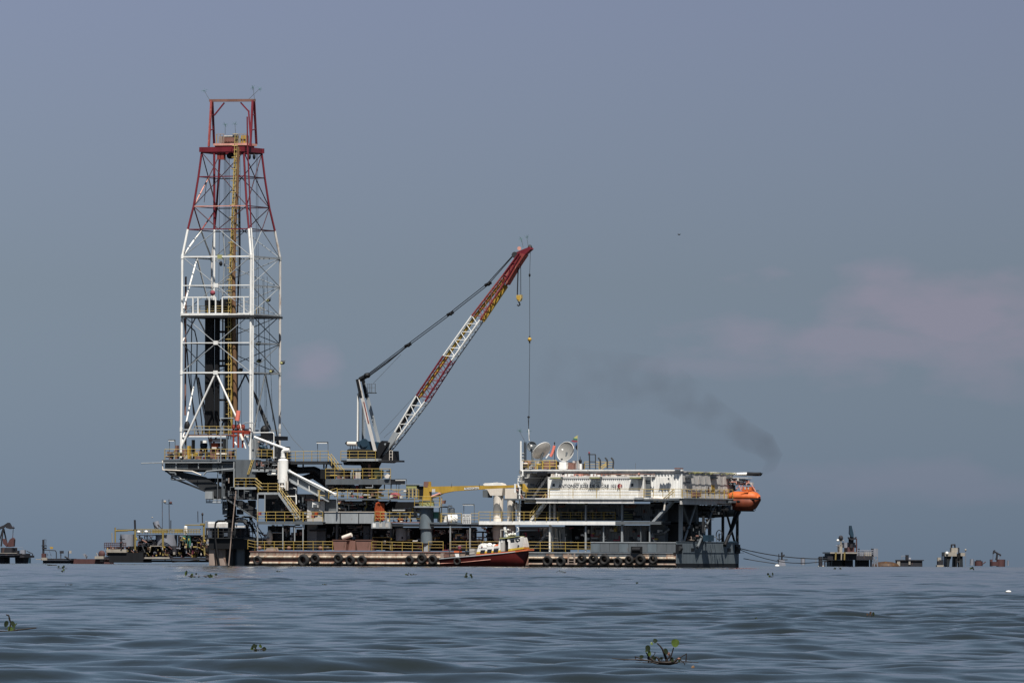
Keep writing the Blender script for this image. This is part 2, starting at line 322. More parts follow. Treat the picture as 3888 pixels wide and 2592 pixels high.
# ------------------------------------------------------------------ water: a curved sheet with real waves near the camera
def build_water():
    r=[4.0]
    while r[-1]<6500:
        x=r[-1]
        r.append(x+(.9 if x<30 else .075+max(0,x-60)*.0009 if x<150 else x*.0014 if x<1600 else x*.01))
    r=np.array(r)
    half=math.radians(4.6); th=np.concatenate([np.linspace(-math.pi,-.5,12,endpoint=False),np.linspace(-.5,-half,10,endpoint=False),np.linspace(-half,half,330),np.linspace(half,.5,11)[1:],np.linspace(.5,math.pi,13)[1:]])
    rr,tt=np.meshgrid(r,th,indexing='ij'); x=rr*np.sin(tt); y=rr*np.cos(tt); z=-(rr**2)/(2*RE)
    h=np.zeros_like(z); g=np.random.default_rng(5)
    dr=np.gradient(r)[:,None]
    global WAVES; WAVES=[]
    for i in range(60):
        lam=.36*(10**(g.random()*1.15)); ang=g.normal(-.15,.5)              # travel direction about the line of sight
        kx,ky=math.sin(ang)*2*math.pi/lam, math.cos(ang)*2*math.pi/lam
        amp=.0036*lam**.64*(.6+.8*g.random())
        fade=np.clip(1.6-2.2*dr/lam,0,1); fade[rr[:,0]<25]*=1
        # bend the crests so that they stay short and irregular
        a1,a2,a3=g.random()*9,g.random()*9,g.random()*7; WAVES.append((lam,kx,ky,amp,a1,a2,a3))
        wob=.9*np.sin(x*(.9/lam)+a1)+.8*np.sin(x*.23+y*.11/lam+a2)
        ph=kx*x+ky*y+wob+a3
        h+=amp*fade*(np.sin(ph)+.22*np.sin(2*ph+.6))
    patch=.75+.35*np.sin(x*.35+y*.021+1)*np.sin(y*.045+x*.1+.4)
    z=z+h*patch*1.0
    v=np.stack([x,y,z],-1).reshape(-1,3); nr,nc=rr.shape
    i=np.arange(nr-1)[:,None]*nc+np.arange(nc-1)[None,:]
    f=np.stack([i,i+nc,i+nc+1,i+1],-1).reshape(-1,4)
    me=bpy.data.meshes.new('water'); me.vertices.add(len(v)); me.vertices.foreach_set('co',v.ravel().astype(np.float32))
    me.loops.add(f.size); me.loops.foreach_set('vertex_index',f.ravel().astype(np.int32))
    me.polygons.add(len(f)); me.polygons.foreach_set('loop_start',np.arange(0,f.size,4,dtype=np.int32)); me.polygons.foreach_set('loop_total',np.full(len(f),4,dtype=np.int32))
    me.update(calc_edges=True); me.polygons.foreach_set('use_smooth',np.ones(len(f),dtype=bool))
    m=bpy.data.materials.new('lake_water'); m.use_nodes=True; t=m.node_tree; b=t.nodes['Principled BSDF']; n=t.nodes.new; l=t.links.new
    b.inputs['Base Color'].default_value=(.014,.018,.0165,1); b.inputs['Roughness'].default_value=.07; b.inputs['IOR'].default_value=1.33
    c=n('ShaderNodeTexCoord'); mp=n('ShaderNodeMapping'); mp.inputs['Scale'].default_value=(1,.55,1); l(c.outputs['Object'],mp.inputs[0])
    a=n('ShaderNodeTexNoise'); a.inputs['Scale'].default_value=2.2; a.inputs['Detail'].default_value=5; l(mp.outputs[0],a.inputs[0])
    bp=n('ShaderNodeBump'); bp.inputs['Strength'].default_value=.25; bp.inputs['Distance'].default_value=.045; l(a.outputs[0],bp.inputs['Height'])
    a2=n('ShaderNodeTexNoise'); a2.inputs['Scale'].default_value=9; a2.inputs['Detail'].default_value=4; l(mp.outputs[0],a2.inputs[0]); bq=n('ShaderNodeBump'); bq.inputs['Strength'].default_value=.3; bq.inputs['Distance'].default_value=.010
    l(a2.outputs[0],bq.inputs['Height']); l(bp.outputs[0],bq.inputs['Normal']); l(bq.outputs[0],b.inputs['Normal'])
    me.materials.append(m); o=bpy.data.objects.new('water',me); COL.objects.link(o); o['kind']='structure'; o['label']='calm grey blue lake with low rippling waves'
build_water()
def sea_z(x,y):
    h=np.zeros_like(x)
    for lam,kx,ky,amp,a1,a2,a3 in WAVES:
        ph=kx*x+ky*y+.9*np.sin(x*(.9/lam)+a1)+.8*np.sin(x*.23+y*.11/lam+a2)+a3; h+=amp*(np.sin(ph)+.22*np.sin(2*ph+.6))
    return -(x*x+y*y)/(2*RE)+h*(.75+.35*np.sin(x*.35+y*.021+1)*np.sin(y*.045+x*.1+.4))

# ================================================================== THE RIG BARGE
use(RIG)
def tilebox(a,b,v0,v1): return M().box(a,b,v0,v1)
uL=P((950,2100),0).x; uR=P((2569,2100),0).x; zt=P(D(400,1258),0).z; ztr=P(Fz(1200,1215),0).z; BW=22.6
uM=P((2010,2100),0).x
hb=Thing('drilling_barge','long flat barge carrying the derrick, pale rusty sides hung with tyres','barge',(0.5*(uL+uR),0,0))
hb.part('hull',M().b3((uL,0,-1.5),(uR-.01,BW,zt-.12)),TAN)
hb.part('deck_edge',M().b3((uL-.05,-.12,zt-.12),(uM,BW,zt)),BROWN)
hb.part('deck_edge',M().b3((uM,-.12,zt-.12),(uR-.35,BW,zt)),LGREY)
hb.part('boot_topping',M().b3((uL-.03,-.03,-1.4),(uR,BW+.03,P(D(0,1398),0).z)),BLACK)
z0,z1=P(D(0,1306),0).z,zt-.15
x=uL+.05; k=0
while x<uR-.5:
    wdt=1.16; mt=TAN if x<uM-1 else (GREY if random.random()<.5 else TAN)
    hb.part('side_plate',M().b3((x,-.05,z0),(min(x+wdt-.05,uR-.4),-.003,z1)),mt); x+=wdt; k+=1
for (xa,xb) in ((uL,P((1700,2110),0).x),(uM,P(G(528,1300),0).x)):
    for y,r in ((D(0,1320),.17),(D(0,1386),.15)):
        z=P(y,0).z; pr=M(); xx=xa
        while xx<xb-.2:
            e=min(xx+6.1,xb); hb.part('rubbing_band',M().tube3((xx,-.13,z),(e-.05,-.13,z),r,n=12),TANL if xa==uL or r>.16 else TAN); xx+=6.1
hb.part('recess_panel',M().b3((uM,-.06,P(D(0,1384),0).z+.12),(P(G(528,1300),0).x,-.003,P(D(0,1322),0).z-.16)),BLACK)  # black panel stands in for the shade and dirt of the recess
hb.part('recess_panel',M().b3((uL,-.06,P(D(0,1384),0).z+.12),(P((1700,2110),0).x,-.003,P(D(0,1322),0).z-.16)),BROWN)
# bow block: the grey raised end whose broad face looks to the right
bb=Thing('bow_block','raised blue grey barge end with square openings and mooring fairleads','barge end',(uR,0,-1))
zb=P(G(600,1118),0).z; ub=P(G(528,1240),0).x
bb.part('end_body',M().b3((ub,-.10,.5),(uR+.06,BW+.02,zb)),BGREY)
bb.part('end_bottom',M().b3((ub+.01,-.08,-1.4),(uR+.05,BW,.497)),BLACK)
bb.part('top_rail',M().b3((ub-.02,-.14,zb),(uR+.1,BW+.05,zb+.06)),BGREY)
def uend(px): # depth v of a picture column on the right-hand end face
    lo,hi=-2.,40.
    for _ in range(40):
        mid=(lo+hi)/2
        if P((px,2000),mid).x>uR: lo=mid
        else: hi=mid
    return lo
def endface(a,b,d,name,mt,th=None,parent=None):
    va,vb=uend(a[0]),uend(b[0]); za,zb_=P(a,va).z,P(b,va).z
    return (th or bb).part(name,M().b3((uR+.062,va,za),(uR+.062+d,vb,zb_)),mt,parent)
endface(G(697,1190),G(735,1232),.02,'opening',BLACK); endface(G(1130,1192),G(1170,1234),.02,'opening',BLACK)
endface(G(600,1240),G(1325,1247),.05,'belt',BGREY)
bb.part('mooring_recess',M().box(G(468,1147),G(545,1235),-.13,-.101),BLACK)
for v_,lab in ((0.6,'fairlead'),(uend(G(1300,0)[0]),'fairlead')):
    zc=P(G(1300,1200),v_).z
    f=bb.part('fairlead',M().b3((uR-.4,min(v_-.75,BW-1.5),zc-.6),(uR+.22,min(v_+.85,BW+.1),zc+.55)),BLACK)
    bb.part('sheave',M().tube3((uR+.25,min(v_,BW-.8)-.5,zc),(uR+.25,min(v_,BW-.8)+.3,zc),.3),DARK,f)
def cable(label,ps,r,mt=DARK,cat='cable',name='mooring_cable',group=None):
    return solo(name,label,cat,M().path3(ps,r,n=5),mt,group)
va=uend(G(1300,0)[0]); a0=Vector((uR+.4,min(va,BW-.6),P(G(1340,1195),va).z))
def sag(a,b,s,n=10): return [a.lerp(b,i/n)-Vector((0,0,s*4*(i/n)*(1-i/n))) for i in range(n+1)]
cable('upper mooring line running right from the bow block towards the far platform',sag(a0,P((3150,2120),40),.4),.06)
cable('mooring line just under the upper one, running right from the bow block fairlead',sag(a0-Vector((0,0,.15)),P((3140,2127),40),.9),.05)
v9=uend(G(1320,0)[0]); cable('lowest slack mooring line, leaving the bow block near the water',[Vector((uR+.1,v9,P(G(1325,1315),v9).z)),P(G(1500,1345),v9),P(K(600,940),v9)],.05)
# cream coaming wall on the fore deck
fd=Thing('deck_bulwark','long grey steel bulwark along the barge edge under the quarters, dented and scuffed','bulwark',P(Fz(1200,1330),0))
xa=P(Fz(840,1215),0).x; xb=ub-.02; n=9
for i in range(n):
    fd.part('bulwark_panel',M().b3((xa+(xb-xa)*i/n,-.16,zt+.01),(xa+(xb-xa)*(i+1)/n-.04,-.05,ztr-.12)),GREY if i%3 else BGREY)
fd.part('bulwark_cap',M().b3((xa,-.22,ztr-.12),(xb,.1,ztr)),LGREY)
an=Thing('anchor_roller','black roller and shackle gear hung on the grey bulwark','deck gear',P(Fz(1330,1330),-.3))
an.part('roller',M().tube(Fz(1290,1300),-.5,Fz(1375,1300),-.5,.32),BLACK); an.part('bracket',M().box(Fz(1270,1265),Fz(1385,1335),-.5,-.17),BLACK)
text(hb,'ANTONIO JOSE',Fz(1072,1352),Fz(1250,1337),-.07,INK,'hull_name',bold=.02)
text(hb,'103',Fz(1480,1352),Fz(1552,1335),-.07,INK,'hull_number',bold=.03)
# tyres hung over the side
ty=[(D(80,1360),22,'first tyre from the left end of the barge',.0),(D(578,1360),29,'largest tyre on the pale hull, left of the brown skips',.1),(D(703,1340),23,'tyre hung high just right of the largest tyre',-.05),
 (D(955,1340),23,'tyre hung high below the brown skips',0),(D(1083,1360),24,'middle tyre of the three below the brown skips',.05),(D(1210,1362),24,'right tyre of the three below the brown skips',0),
 (E(328,1338),22,'first of the three tyres left of the red boat',0),(E(478,1318),24,'tyre beside the foot of the grey crane column',0),(E(607,1332),23,'tyre nearest the stern of the red boat',0),
 (Fz(368,1422),24,'tyre just right of the red boat bow',0),(Fz(512,1428),23,'dark tyre under the yellow fore deck railing',0),(Fz(740,1400),22,'tyre right of the rusty ladder bracket',0),(Fz(865,1402),23,'tyre below the left end of the grey bulwark',0),
 (Fz(985,1408),25,'broad dark tyre below the grey bulwark',0),(Fz(1130,1432),22,'lowest tyre, touching the water below the bulwark',.1),(Fz(1252,1410),21,'grey rimmed tyre under the painted name',0),(Fz(1375,1410),25,'large grey rimmed tyre under the anchor roller',0),(Fz(1512,1406),21,'last tyre before the bow block, under the number 103',0)]
for q,r,lab,t in ty:
    c=P(q,-.62); R=r/30*.62; T=Thing('fender_tyre',lab,'tyre',c-Vector((0,0,R)),'tyres hung along the barge side')
    T.part('tread',M().torus3(c,(.15+t,1,.05),R,R*.42,20,8),TYRE); T.part('rope',M().tube3(c+Vector((0,.2,R*.9)),(c.x,-.08,zt-.05),.03),DARK)
lb=Thing('ladder_bracket','rusty tan ladder frame fixed to the hull below the fore deck railing','ladder',P(Fz(620,1450),-.3))
for x in (585,652): lb.part('rail',M().box(Fz(x,1340),Fz(x+12,1460),-.35,-.2),CONC)
rm=None
for y in (1360,1390,1420,1448): lb.part('rung',M().box(Fz(597,y),Fz(652,y+7),-.33,-.22),CONC)

# ================================================================== DERRICK
VD=6.4; WD=9.8
c21=math.cos(RIG.yaw)
def corner_at(level_y, xl, xr, fv=None):
    """near face left and right corners at a picture height"""
    return None
der=Thing('drilling_derrick','tall drilling derrick, white below and dark red above, with crown frame on top','derrick',P((820,1745),VD+WD/2))
# levels: (y picture of near-right corner, x left, x near) -> square cross-section around a fixed axis
lev=[(1700,687,950),(1630,687,950),(1550,687,950),(1414,687.5,950),(1301,688,950),(1193,688.5,950),(1083,689,950),(974,689,950),(869,709,941),(781,732,934),(668,753,930),(575,764,924)]
ring=[]
axis=None
for (y,xl,xn) in lev:
    a=P((xl,y),VD); b=P((xn,y),VD); W=(b.x-a.x)
    if axis is None: axis=((a.x+b.x)/2, VD+W/2)
    ring.append((y,W,P(((xl+xn)/2,y),VD).z))
CXD,CVD=axis
def rc(i,k):   # ring i, corner k: 0 left-near 1 right-near 2 right-far 3 left-far
    _,W,z=ring[i]; h=W/2; sx,sv=((-1,-1),(1,-1),(1,1),(-1,1))[k]
    return Vector((CXD+sx*h,CVD+sv*h,z))
L0=len(ring); KI=7; RI=8
for k in range(4):
    foot=rc(0,k).copy(); foot.z=P((820,1750),VD).z
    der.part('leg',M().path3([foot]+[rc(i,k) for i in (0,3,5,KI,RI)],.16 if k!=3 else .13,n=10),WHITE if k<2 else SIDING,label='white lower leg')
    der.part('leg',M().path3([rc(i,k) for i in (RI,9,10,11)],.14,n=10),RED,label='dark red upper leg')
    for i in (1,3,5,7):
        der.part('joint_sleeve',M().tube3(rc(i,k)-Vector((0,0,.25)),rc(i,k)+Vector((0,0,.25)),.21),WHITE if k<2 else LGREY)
def mid(i,k): return (rc(i,k)+rc(i,(k+1)%4))/2
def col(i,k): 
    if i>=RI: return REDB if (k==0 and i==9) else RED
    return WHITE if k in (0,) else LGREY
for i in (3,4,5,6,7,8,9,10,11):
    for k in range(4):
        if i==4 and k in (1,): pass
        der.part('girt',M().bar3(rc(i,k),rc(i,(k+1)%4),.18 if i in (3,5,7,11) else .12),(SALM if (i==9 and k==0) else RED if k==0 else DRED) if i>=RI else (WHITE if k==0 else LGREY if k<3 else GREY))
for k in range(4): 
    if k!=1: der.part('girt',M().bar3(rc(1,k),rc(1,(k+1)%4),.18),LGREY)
def brace(a,b,mt,r=.085): der.part('brace',M().tube3(a,b,r,n=6),mt)
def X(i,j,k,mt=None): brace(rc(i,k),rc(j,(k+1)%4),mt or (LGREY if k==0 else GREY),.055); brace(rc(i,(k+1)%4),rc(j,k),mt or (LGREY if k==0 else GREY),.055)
def V(i,j,k,mt=None,up=True,r=.1):   # up: node on the lower level i, legs at j ; else apex on j
    if up: brace(mid(i,k),rc(j,k),mt or col(i,k),r); brace(mid(i,k),rc(j,(k+1)%4),mt or col(i,k),r)
    else: brace(mid(j,k),rc(i,k),mt or col(i,k),r); brace(mid(j,k),rc(i,(k+1)%4),mt or col(i,k),r)
for k in range(4):
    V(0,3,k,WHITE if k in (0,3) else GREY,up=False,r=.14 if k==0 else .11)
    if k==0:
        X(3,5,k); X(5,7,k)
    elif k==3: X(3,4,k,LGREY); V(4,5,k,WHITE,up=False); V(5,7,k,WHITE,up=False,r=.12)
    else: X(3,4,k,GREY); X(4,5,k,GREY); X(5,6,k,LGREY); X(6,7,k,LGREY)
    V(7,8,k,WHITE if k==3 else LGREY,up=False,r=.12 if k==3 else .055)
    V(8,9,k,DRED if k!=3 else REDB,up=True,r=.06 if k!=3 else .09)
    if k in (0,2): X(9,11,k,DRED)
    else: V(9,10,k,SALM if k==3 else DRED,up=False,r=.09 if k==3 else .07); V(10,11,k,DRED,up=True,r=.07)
# node plates on the white face
for i in (3,4,6): 
    c=mid(i,0); der.part('node_plate',M().b3(c+Vector((-.3,-.17,-.25)),c+Vector((.3,-.12,.25))),WHITE)
# crown beams, crown platform and A frame
zc=ring[11][2]
for k in range(4): a,b=rc(11,k),rc(11,(k+1)%4); d=(b-a).normalized()*.5; up=Vector((0,0,.35)); der.part('crown_beam',M().bar3(a-d*.6+up,b+d*.6+up,.3,.62),RED)
vm=CVD
pf=der.part('crown_platform',M().box(A(648,512),A(918,526),vm-1.6,vm+1.6),SALM)
der.part('crown_beam',M().box(A(660,526),A(915,575),vm-1.2,vm+1.2),RED)
cb=der.part('crown_block',M().box(A(730,448),A(815,508),vm-.7,vm+.9),DARK)
der.part('white_strip',M().box(A(733,449),A(800,457),vm-.78,vm-.72),SIDING,cb)
for x in (742,762,782,802): der.part('sheave',M().tube3(P(A(x,482),vm-.9),P(A(x+3,482),vm-.75),.30,n=14),BROWN,cb)
der.part('machine_cover',M().box(A(690,455),A(718,508),vm-1.5,vm-.4),CONC); der.part('machine_cover',M().box(A(868,448),A(905,508),vm-1.2,vm-.2),YCR); der.part('machine_cover',M().box(A(845,470),A(862,508),vm-1.5,vm-.2),DGRAY)
for x_ in (672,700,728,848,880,905): der.part('crown_rail_post',M().box(A(x_,436),A(x_+4,510),vm-1.58,vm-1.5),CONC if x_%3 else YCR)
for x_,x2_ in ((672,730),(848,908)): der.part('crown_rail',M().box(A(x_,436),A(x2_,441),vm-1.6,vm-1.52),CONC)
der.part('winch',M().tube3(P(A(775,610),vm-.4),P(A(800,610),vm+.4),.4),DARK)
for x in (690,718): der.part('hanging_gear',M().box(A(x-12,575),A(x+12,640),vm-1,vm-.4),REDB)
for x in (935,972): der.part('sheave',M().ball(A(x,617),vm-2,(.2,.2,.38)),BLACK)
topL=[P(A(635,172),vm-1.9),P(A(635,172),vm+1.9)]
for (tx,bx,sv) in ((632,612,-1),(640,655,1),(960,942,-1),(972,990,1)):
    t_=P(A(tx,172),vm+sv*.4); b_=P(A(bx,537 if sv<0 else 520),vm+sv*2.2)
    der.part('frame_leg',M().bar3(b_,t_,.24),RED if tx!=632 else REDB)
der.part('frame_leg',M().bar3(P(A(948,537),vm-1.5),P(A(928,250),vm-.6),.16),RED)
for f in (.35,.68):
    for (bx,tx,bx2,tx2) in ((612,632,655,640),(942,960,990,972)):
        p=P(A(bx,537),vm-2.2).lerp(P(A(tx,172),vm-.4),f); q=P(A(bx2,520),vm+2.2).lerp(P(A(tx2,172),vm+.4),f); der.part('frame_tie',M().bar3(p,q,.12),RED)
der.part('frame_top_beam',M().bar(A(618,172),vm,A(980,170),vm,.34,.34),BROWN)
der.part('knee_brace',M().bar(A(735,190),vm,A(655,290),vm,.16),RED); der.part('knee_brace',M().bar(A(865,188),vm,A(932,262),vm,.16),RED)
# antennas with brush tips
def whip(a,b,lab,v):
    t=Thing('whip_antenna',lab,'antenna',P(a,v),'thin lightning whips'); pb=P(b,v); t.part('rod',M().tube3(P(a,v),pb,.035,.025,5),GREY)
    m=M()
    for i in range(16):
        d=Vector((random.gauss(0,1),random.gauss(0,1),random.gauss(.2,.8))).normalized()*.42; m.tube3(pb,pb+d,.012,.006,3,False)
    t.part('brush_tip',m,GREEN,kind='stuff')
whip(A(617,165),A(575,92),'leaning whip antenna on the left end of the crown frame',vm); whip(A(975,165),A(965,72),'whip antenna on the right end of the crown frame',vm); whip(A(925,165),A(1012,82),'outward leaning whip antenna at the right of the crown frame',vm)
whip(A(742,440),A(742,362),'short whip above the crown block',vm); whip(A(825,440),A(820,358),'second short whip, above the crown ladder head',vm)
whip(H(1190,95),H(1180,45),'short whip standing on the crane boom tip',4); whip(H(1222,90),H(1213,35),'taller whip at the very nose of the crane boom',4)
whip(Fz(125,135),Fz(65,18),'leaning whip antenna on the quarters mast',9); whip(Fz(173,120),Fz(168,20),'upright whip beside the leaning one on the quarters roof',9)
# standpipe, ladder, guide rails
der.part('standpipe',M().path([A(917,300),A(920,545),A(948,1178)],VD+.2,.10,8),RED); der.part('standpipe',M().path([A(948,1182),A(965,1410),B(962,700),B(958,1240)],VD+.2,.11,8),WHITE)
for i in range(16):
    y=980+i*44; der.part('pipe_tie',M().bar((950,y),VD,(961,y),VD+.2,.07),WHITE)
lad=Thing('derrick_ladder','long yellow caged ladder climbing the inside of the derrick beside a thick pipe','ladder',P(B(782,1290),VD+1.2))
for dx in (-9,9): lad.part('rail',M().path([A(830+dx,440),A(812+dx,900),A(786+dx,1500),B(776+dx,300),B(778+dx,1290)],VD+1.2,.055,5),YEL)
la=[P(A(830,440),VD+1.2),P(A(812,900),VD+1.2),P(A(786,1500),VD+1.2),P(B(776,300),VD+1.2),P(B(778,1290),VD+1.2)]
def along(ps,step):
    o=[]
    for a,b in zip(ps[:-1],ps[1:]):
        n=max(1,round((b-a).length/step)); o+= [a.lerp(b,i/n) for i in range(n)]
    return o
rg=M().b3((-.28,-.02,-.025),(.28,.02,.025)).mesh('rung',(0,0,0),YEL); hp=M().torus3((0,0,0),(0,0,1),.36,.03,10,4).mesh('cage_hoop',(0,0,0),YEL)
for c in along(la,.5): lad.part('rung',rg,YEL,at=c)
for c in along(la,1.6): lad.part('cage_hoop',hp,YEL,at=c-Vector((0,.36,0)))
MAST=mat('brown_yellow_mast',(.20,.12,.06),.6,var=.5,rust=.6,rcol=(.14,.07,.04)); der.part('riser_pipe',M().path([A(846,540),A(838,900),A(815,1200)],VD+1.6,.20,8),MAST); der.part('riser_pipe',M().path([A(815,1200),A(808,1500),B(812,300),B(822,1130)],VD+1.6,.27,10),MAST)
for dx_ in (-17,14): der.part('mast_rail',M().path([A(842+dx_,540),A(812+dx_,1200),A(802+dx_,1500),B(806+dx_,300),B(812+dx_,1200)],VD+1.9,.085,6),YPOST if dx_<0 else BLACK)
for y_ in range(560,1560,42): der.part('mast_tie',M().bar(A(822-(y_-560)*.03,y_),VD+1.75,A(862-(y_-560)*.03,y_+8),VD+1.75,.09),YPOST)
der.part('black_pipe',M().path([A(855,1000),A(855,1480),B(838,300),B(838,1100)],VD+1.8,.12,8),BLACK)
der.part('guide_rail',M().path([A(655,570),A(656,1190)],vm-1,.16,6),RED); der.part('guide_rail',M().path([A(656,1190),A(655,1568),B(652,190)],vm-1,.14,6),WHITE)
der.part('guide_rail',M().path([A(722,1200),A(742,1400),B(722,100),B(722,700)],vm,.09,6),LGREY)
for x0,x1_ in ((745,748),(755,757),(765,768),(776,778),(735,728),(850,838),(990,985),(1000,1010),(860,870),(700,690)):
    der.part('drill_line',M().tube(A(x0,600),vm+random.uniform(-1,2),B(x1_,random.choice((300,620,1200))),vm,.028,n=4),DARK)
for (x0,x1_) in ((1005,1020),(1040,1075),(1075,1120),(985,990),(1050,1060)):
    der.part('tugger_line',M().tube(B(x0,0),vm+2,B(x1_,1150),vm+3,.03,n=4),GREY)
der.part('tong_line',M().tube(A(598,790),vm,A(575,980),vm,.04,n=4),REDB)
for pts,r in (([B(430,0),B(428,300),B(425,1100)],.13),([B(415,330),B(440,600),B(455,800),B(480,980),B(520,1200),B(530,1250)],.09),([B(440,380),B(500,430),B(520,520),B(515,800),B(540,1000),B(565,1245)],.08),([B(480,230),B(470,800),B(490,1100)],.07),([B(530,800),B(590,1100),B(600,1200)],.1)):
    der.part('hose',M().path(pts,vm-1,r,6),BROWN if r==.13 else BLACK)
der.part('black_brace',M().tube(B(980,940),vm+2,B(1085,1220),vm+2,.2,n=6),DARK); der.part('hanging_block',M().ball(B(712,1470-1568+1568-1568+1568),vm,(.1,.1,.1)),BLACK)
der.part('hanging_block',M().ball(A(708,1465),vm-1,(.22,.22,.35)),BLACK); der.part('stage_winch',M().box(A(680,1395),A(712,1425),VD-.2,VD+.3),OLIVE)
der.part('counterweight',M().ball(B(440,1190),VD+1,(.4,.4,.75)),BLACK)
# racking (monkey) board
mb_=Thing('racking_board','white railed racking platform halfway up the derrick with black pipe fingers','platform',P(B(660,300),VD))
mb_.part('front_girder',M().box(B(392,290),B(770,306),VD-.45,VD-.2),WHITE); mb_.part('front_girder',M().box(B(840,288),B(935,302),VD-.45,VD-.2),WHITE)
mb_.part('floor',M().box(B(392,308),B(985,322),VD-.4,VD+8.5),DARK); mb_.part('floor_edge',M().box(B(985,306),B(1142,318),VD+9,VD+9.2),CREAM)
for x in (485,525,615,665,718,890): mb_.part('frame_post',M().box(B(x-4,165),B(x+4,305),VD-.4,VD-.28),WHITE)
mb_.part('top_rail',M().box(B(395,160),B(665,167),VD-.4,VD-.28),WHITE); mb_.part('top_rail',M().box(B(718,158),B(930,165),VD-.4,VD-.28),WHITE)
for (a,b) in (((580,185),(638,232)),((672,190),(690,290)),((700,180),(770,232))): mb_.part('finger_block',M().box(B(*a),B(*b),VD+2.5,VD+4.5),BLACK)
railing('yellow railing along the racking board high in the derrick',[(B(480,292),VD+.3),(B(785,292),VD+.3)],.95,sp=1.1)
railing('grey railing at the left corner of the racking board',[(B(398,292),VD+.2),(B(478,292),VD+.2)],.95,mt=GREY,sp=.8)
railing('pale railing on the right of the racking board behind the near leg',[(B(848,292),VD+.1),(B(930,292),VD+.1)],.95,mt=LGREY,sp=.9)
railing('thin yellow railing on the far right of the racking board',[(B(990,305),VD+8),(B(1050,305),VD+8)],.95,sp=1.)
solo('red_winch','small red winch above the racking board','winch',M().ball(B(643,130),VD+2,(.35,.35,.35)),FRED)
# pipe stands: two black racks
def stands(lab,a,b,v,nx,nv):
    m=M(); p,q=P(a,v),P(b,v)
    for i in range(nx):
        for j in range(nv):
            x=p.x+(q.x-p.x)*(i+.5)/nx; vv=v+j*.24+random.uniform(-.03,.03); m.tube3((x,vv,q.z),(x+random.uniform(-.02,.02),vv,p.z+random.uniform(-.2,.3)),.075,n=6)
    return solo('drill_pipe_rack',lab,'drill pipes',m,BLACK,'racks of standing drill pipe','stuff')
stands('black drill pipe standing left of centre inside the derrick',B(585,215),B(642,1245),VD+2.6,9,3); stands('black drill pipe standing just right of the pale guide rail',B(660,215),B(685,1245),VD+2.6,4,3)
stands('black drill pipe standing behind the yellow ladder',B(738,215),B(785,1245),VD+3.,7,4)
for y in (430,660,700,970,1130): der.part('pipe_guide',M().box(B(665,y),B(745,y+16),VD+3.2,VD+3.5),BLACK)
# flood lights on the derrick
for (q,lab) in ((B(1083,185),'upper flood lamp on the right face of the derrick'),(B(1010,668),'flood lamp inside the right face near the near leg'),(B(1195,682),'flood lamp sticking out right of the derrick'),(B(1110,748),'lowest flood lamp on the right derrick face'),(B(1005,530),'rusty box lamp on the near leg'),(B(862,740),'pale box lamp on the middle girt')):
    t=Thing('flood_lamp',lab,'lamp',P(q,vm+1),'flood lamps on the derrick'); c=P(q,vm+1); t.part('housing',M().ball3(c+Vector((0,.1,0)),(.34,.28,.26)),DARK); t.part('lens',M().ball3(c+Vector((-.08,-.1,-.08)),(.22,.18,.17)),OLIVE); t.part('arm',M().bar3(c,c+Vector((-.1,1.2,.3)),.08),GREY)
# ================================================================== DRILL FLOOR AND SUBSTRUCTURE (cantilevered over the water)
V0,V1=VD-2.2,VD+WD+2.5
df=Thing('drill_floor','dark steel drill floor and its cantilever beams overhanging the water at the left','drill floor',P(Cz(960,770),V0+2))
df.part('floor_edge',M().box(Cz(298,376),Cz(1030,388),V0-.02,V0+.1),GREY); df.part('floor_plate',M().box(Cz(300,390),Cz(1560,412),V0+.1,V1),DARK)
df.part('fascia',M().box(Cz(1030,378),Cz(1225,560),V0,V0+.3),GREY)
for i,(a,b) in enumerate((((330,412),(560,470)),((560,412),(800,480)),((800,412),(1030,490)))): df.part('floor_girder',M().box(Cz(*a),Cz(*b),V0+.4,V0+.9),GREY if i!=1 else DARK)
for v in (V0+.6,V0+5,V0+10,V1-1): df.part('floor_girder',M().box(Cz(330,412),Cz(1220,500),v+.5,v+.8),BLACK)
for dv in (0,9.5):
    df.part('haunch',M().poly([Cz(330,490),Cz(470,495),Cz(720,548),Cz(900,660),Cz(880,770),Cz(735,690),Cz(540,580),Cz(400,545)],V0+1+dv,V0+1.5+dv),DARK)
    df.part('lower_flange',M().bar(Cz(395,555),V0+.9+dv,Cz(735,690),V0+.9+dv,.5,.18),DARK)
    df.part('cantilever_beam',M().poly([Cz(735,680),Cz(1225,700),Cz(1225,775),Cz(735,770)],V0+1.2+dv,V0+1.7+dv),DARK)
    df.part('raking_beam',M().poly([Cz(960,775),Cz(1080,780),Cz(1245,880),Cz(1245,970)],V0+1.3+dv,V0+1.8+dv),DARK)
    df.part('raking_flange',M().bar(Cz(960,775),V0+1.2+dv,Cz(1248,972),V0+1.2+dv,.55,.16),GREY)
    df.part('gusset',M().poly([Cz(1150,780),Cz(1225,780),Cz(1225,850),Cz(1205,860),Cz(1160,830)],V0+2+dv,V0+2.3+dv),DARK)
for i,x in enumerate((900,960,1035,1100,1165,1225)): df.part('sub_column',M().box(Cz(x,412),Cz(x+22,775),V0+1+i%2*3,V0+1.4+i%2*3),DARK if i%2 else GREY)
df.part('engine_block',M().box(Cz(905,480),Cz(1225,760),V0+3.5,V1-4),BLACK); df.part('engine_block',M().box(Cz(740,560),Cz(850,600),V0+3.5,V0+6),BLACK)
df.part('engine_block',M().box(Cz(1225,412),Cz(1450,1130-400),V0+5,V1-3),BLACK)
df.part('underslung_cabinet',M().box(Cz(728,690),Cz(800,765),V0+.6,V0+3),LGREY)
for i,x in enumerate((745,775,800,830,860)): df.part('hanging_pipe',M().tube(Cz(x,560),V0+2,Cz(x+4,640),V0+2,.09),[DARK,LGREY,BLACK,GREY,DARK][i])
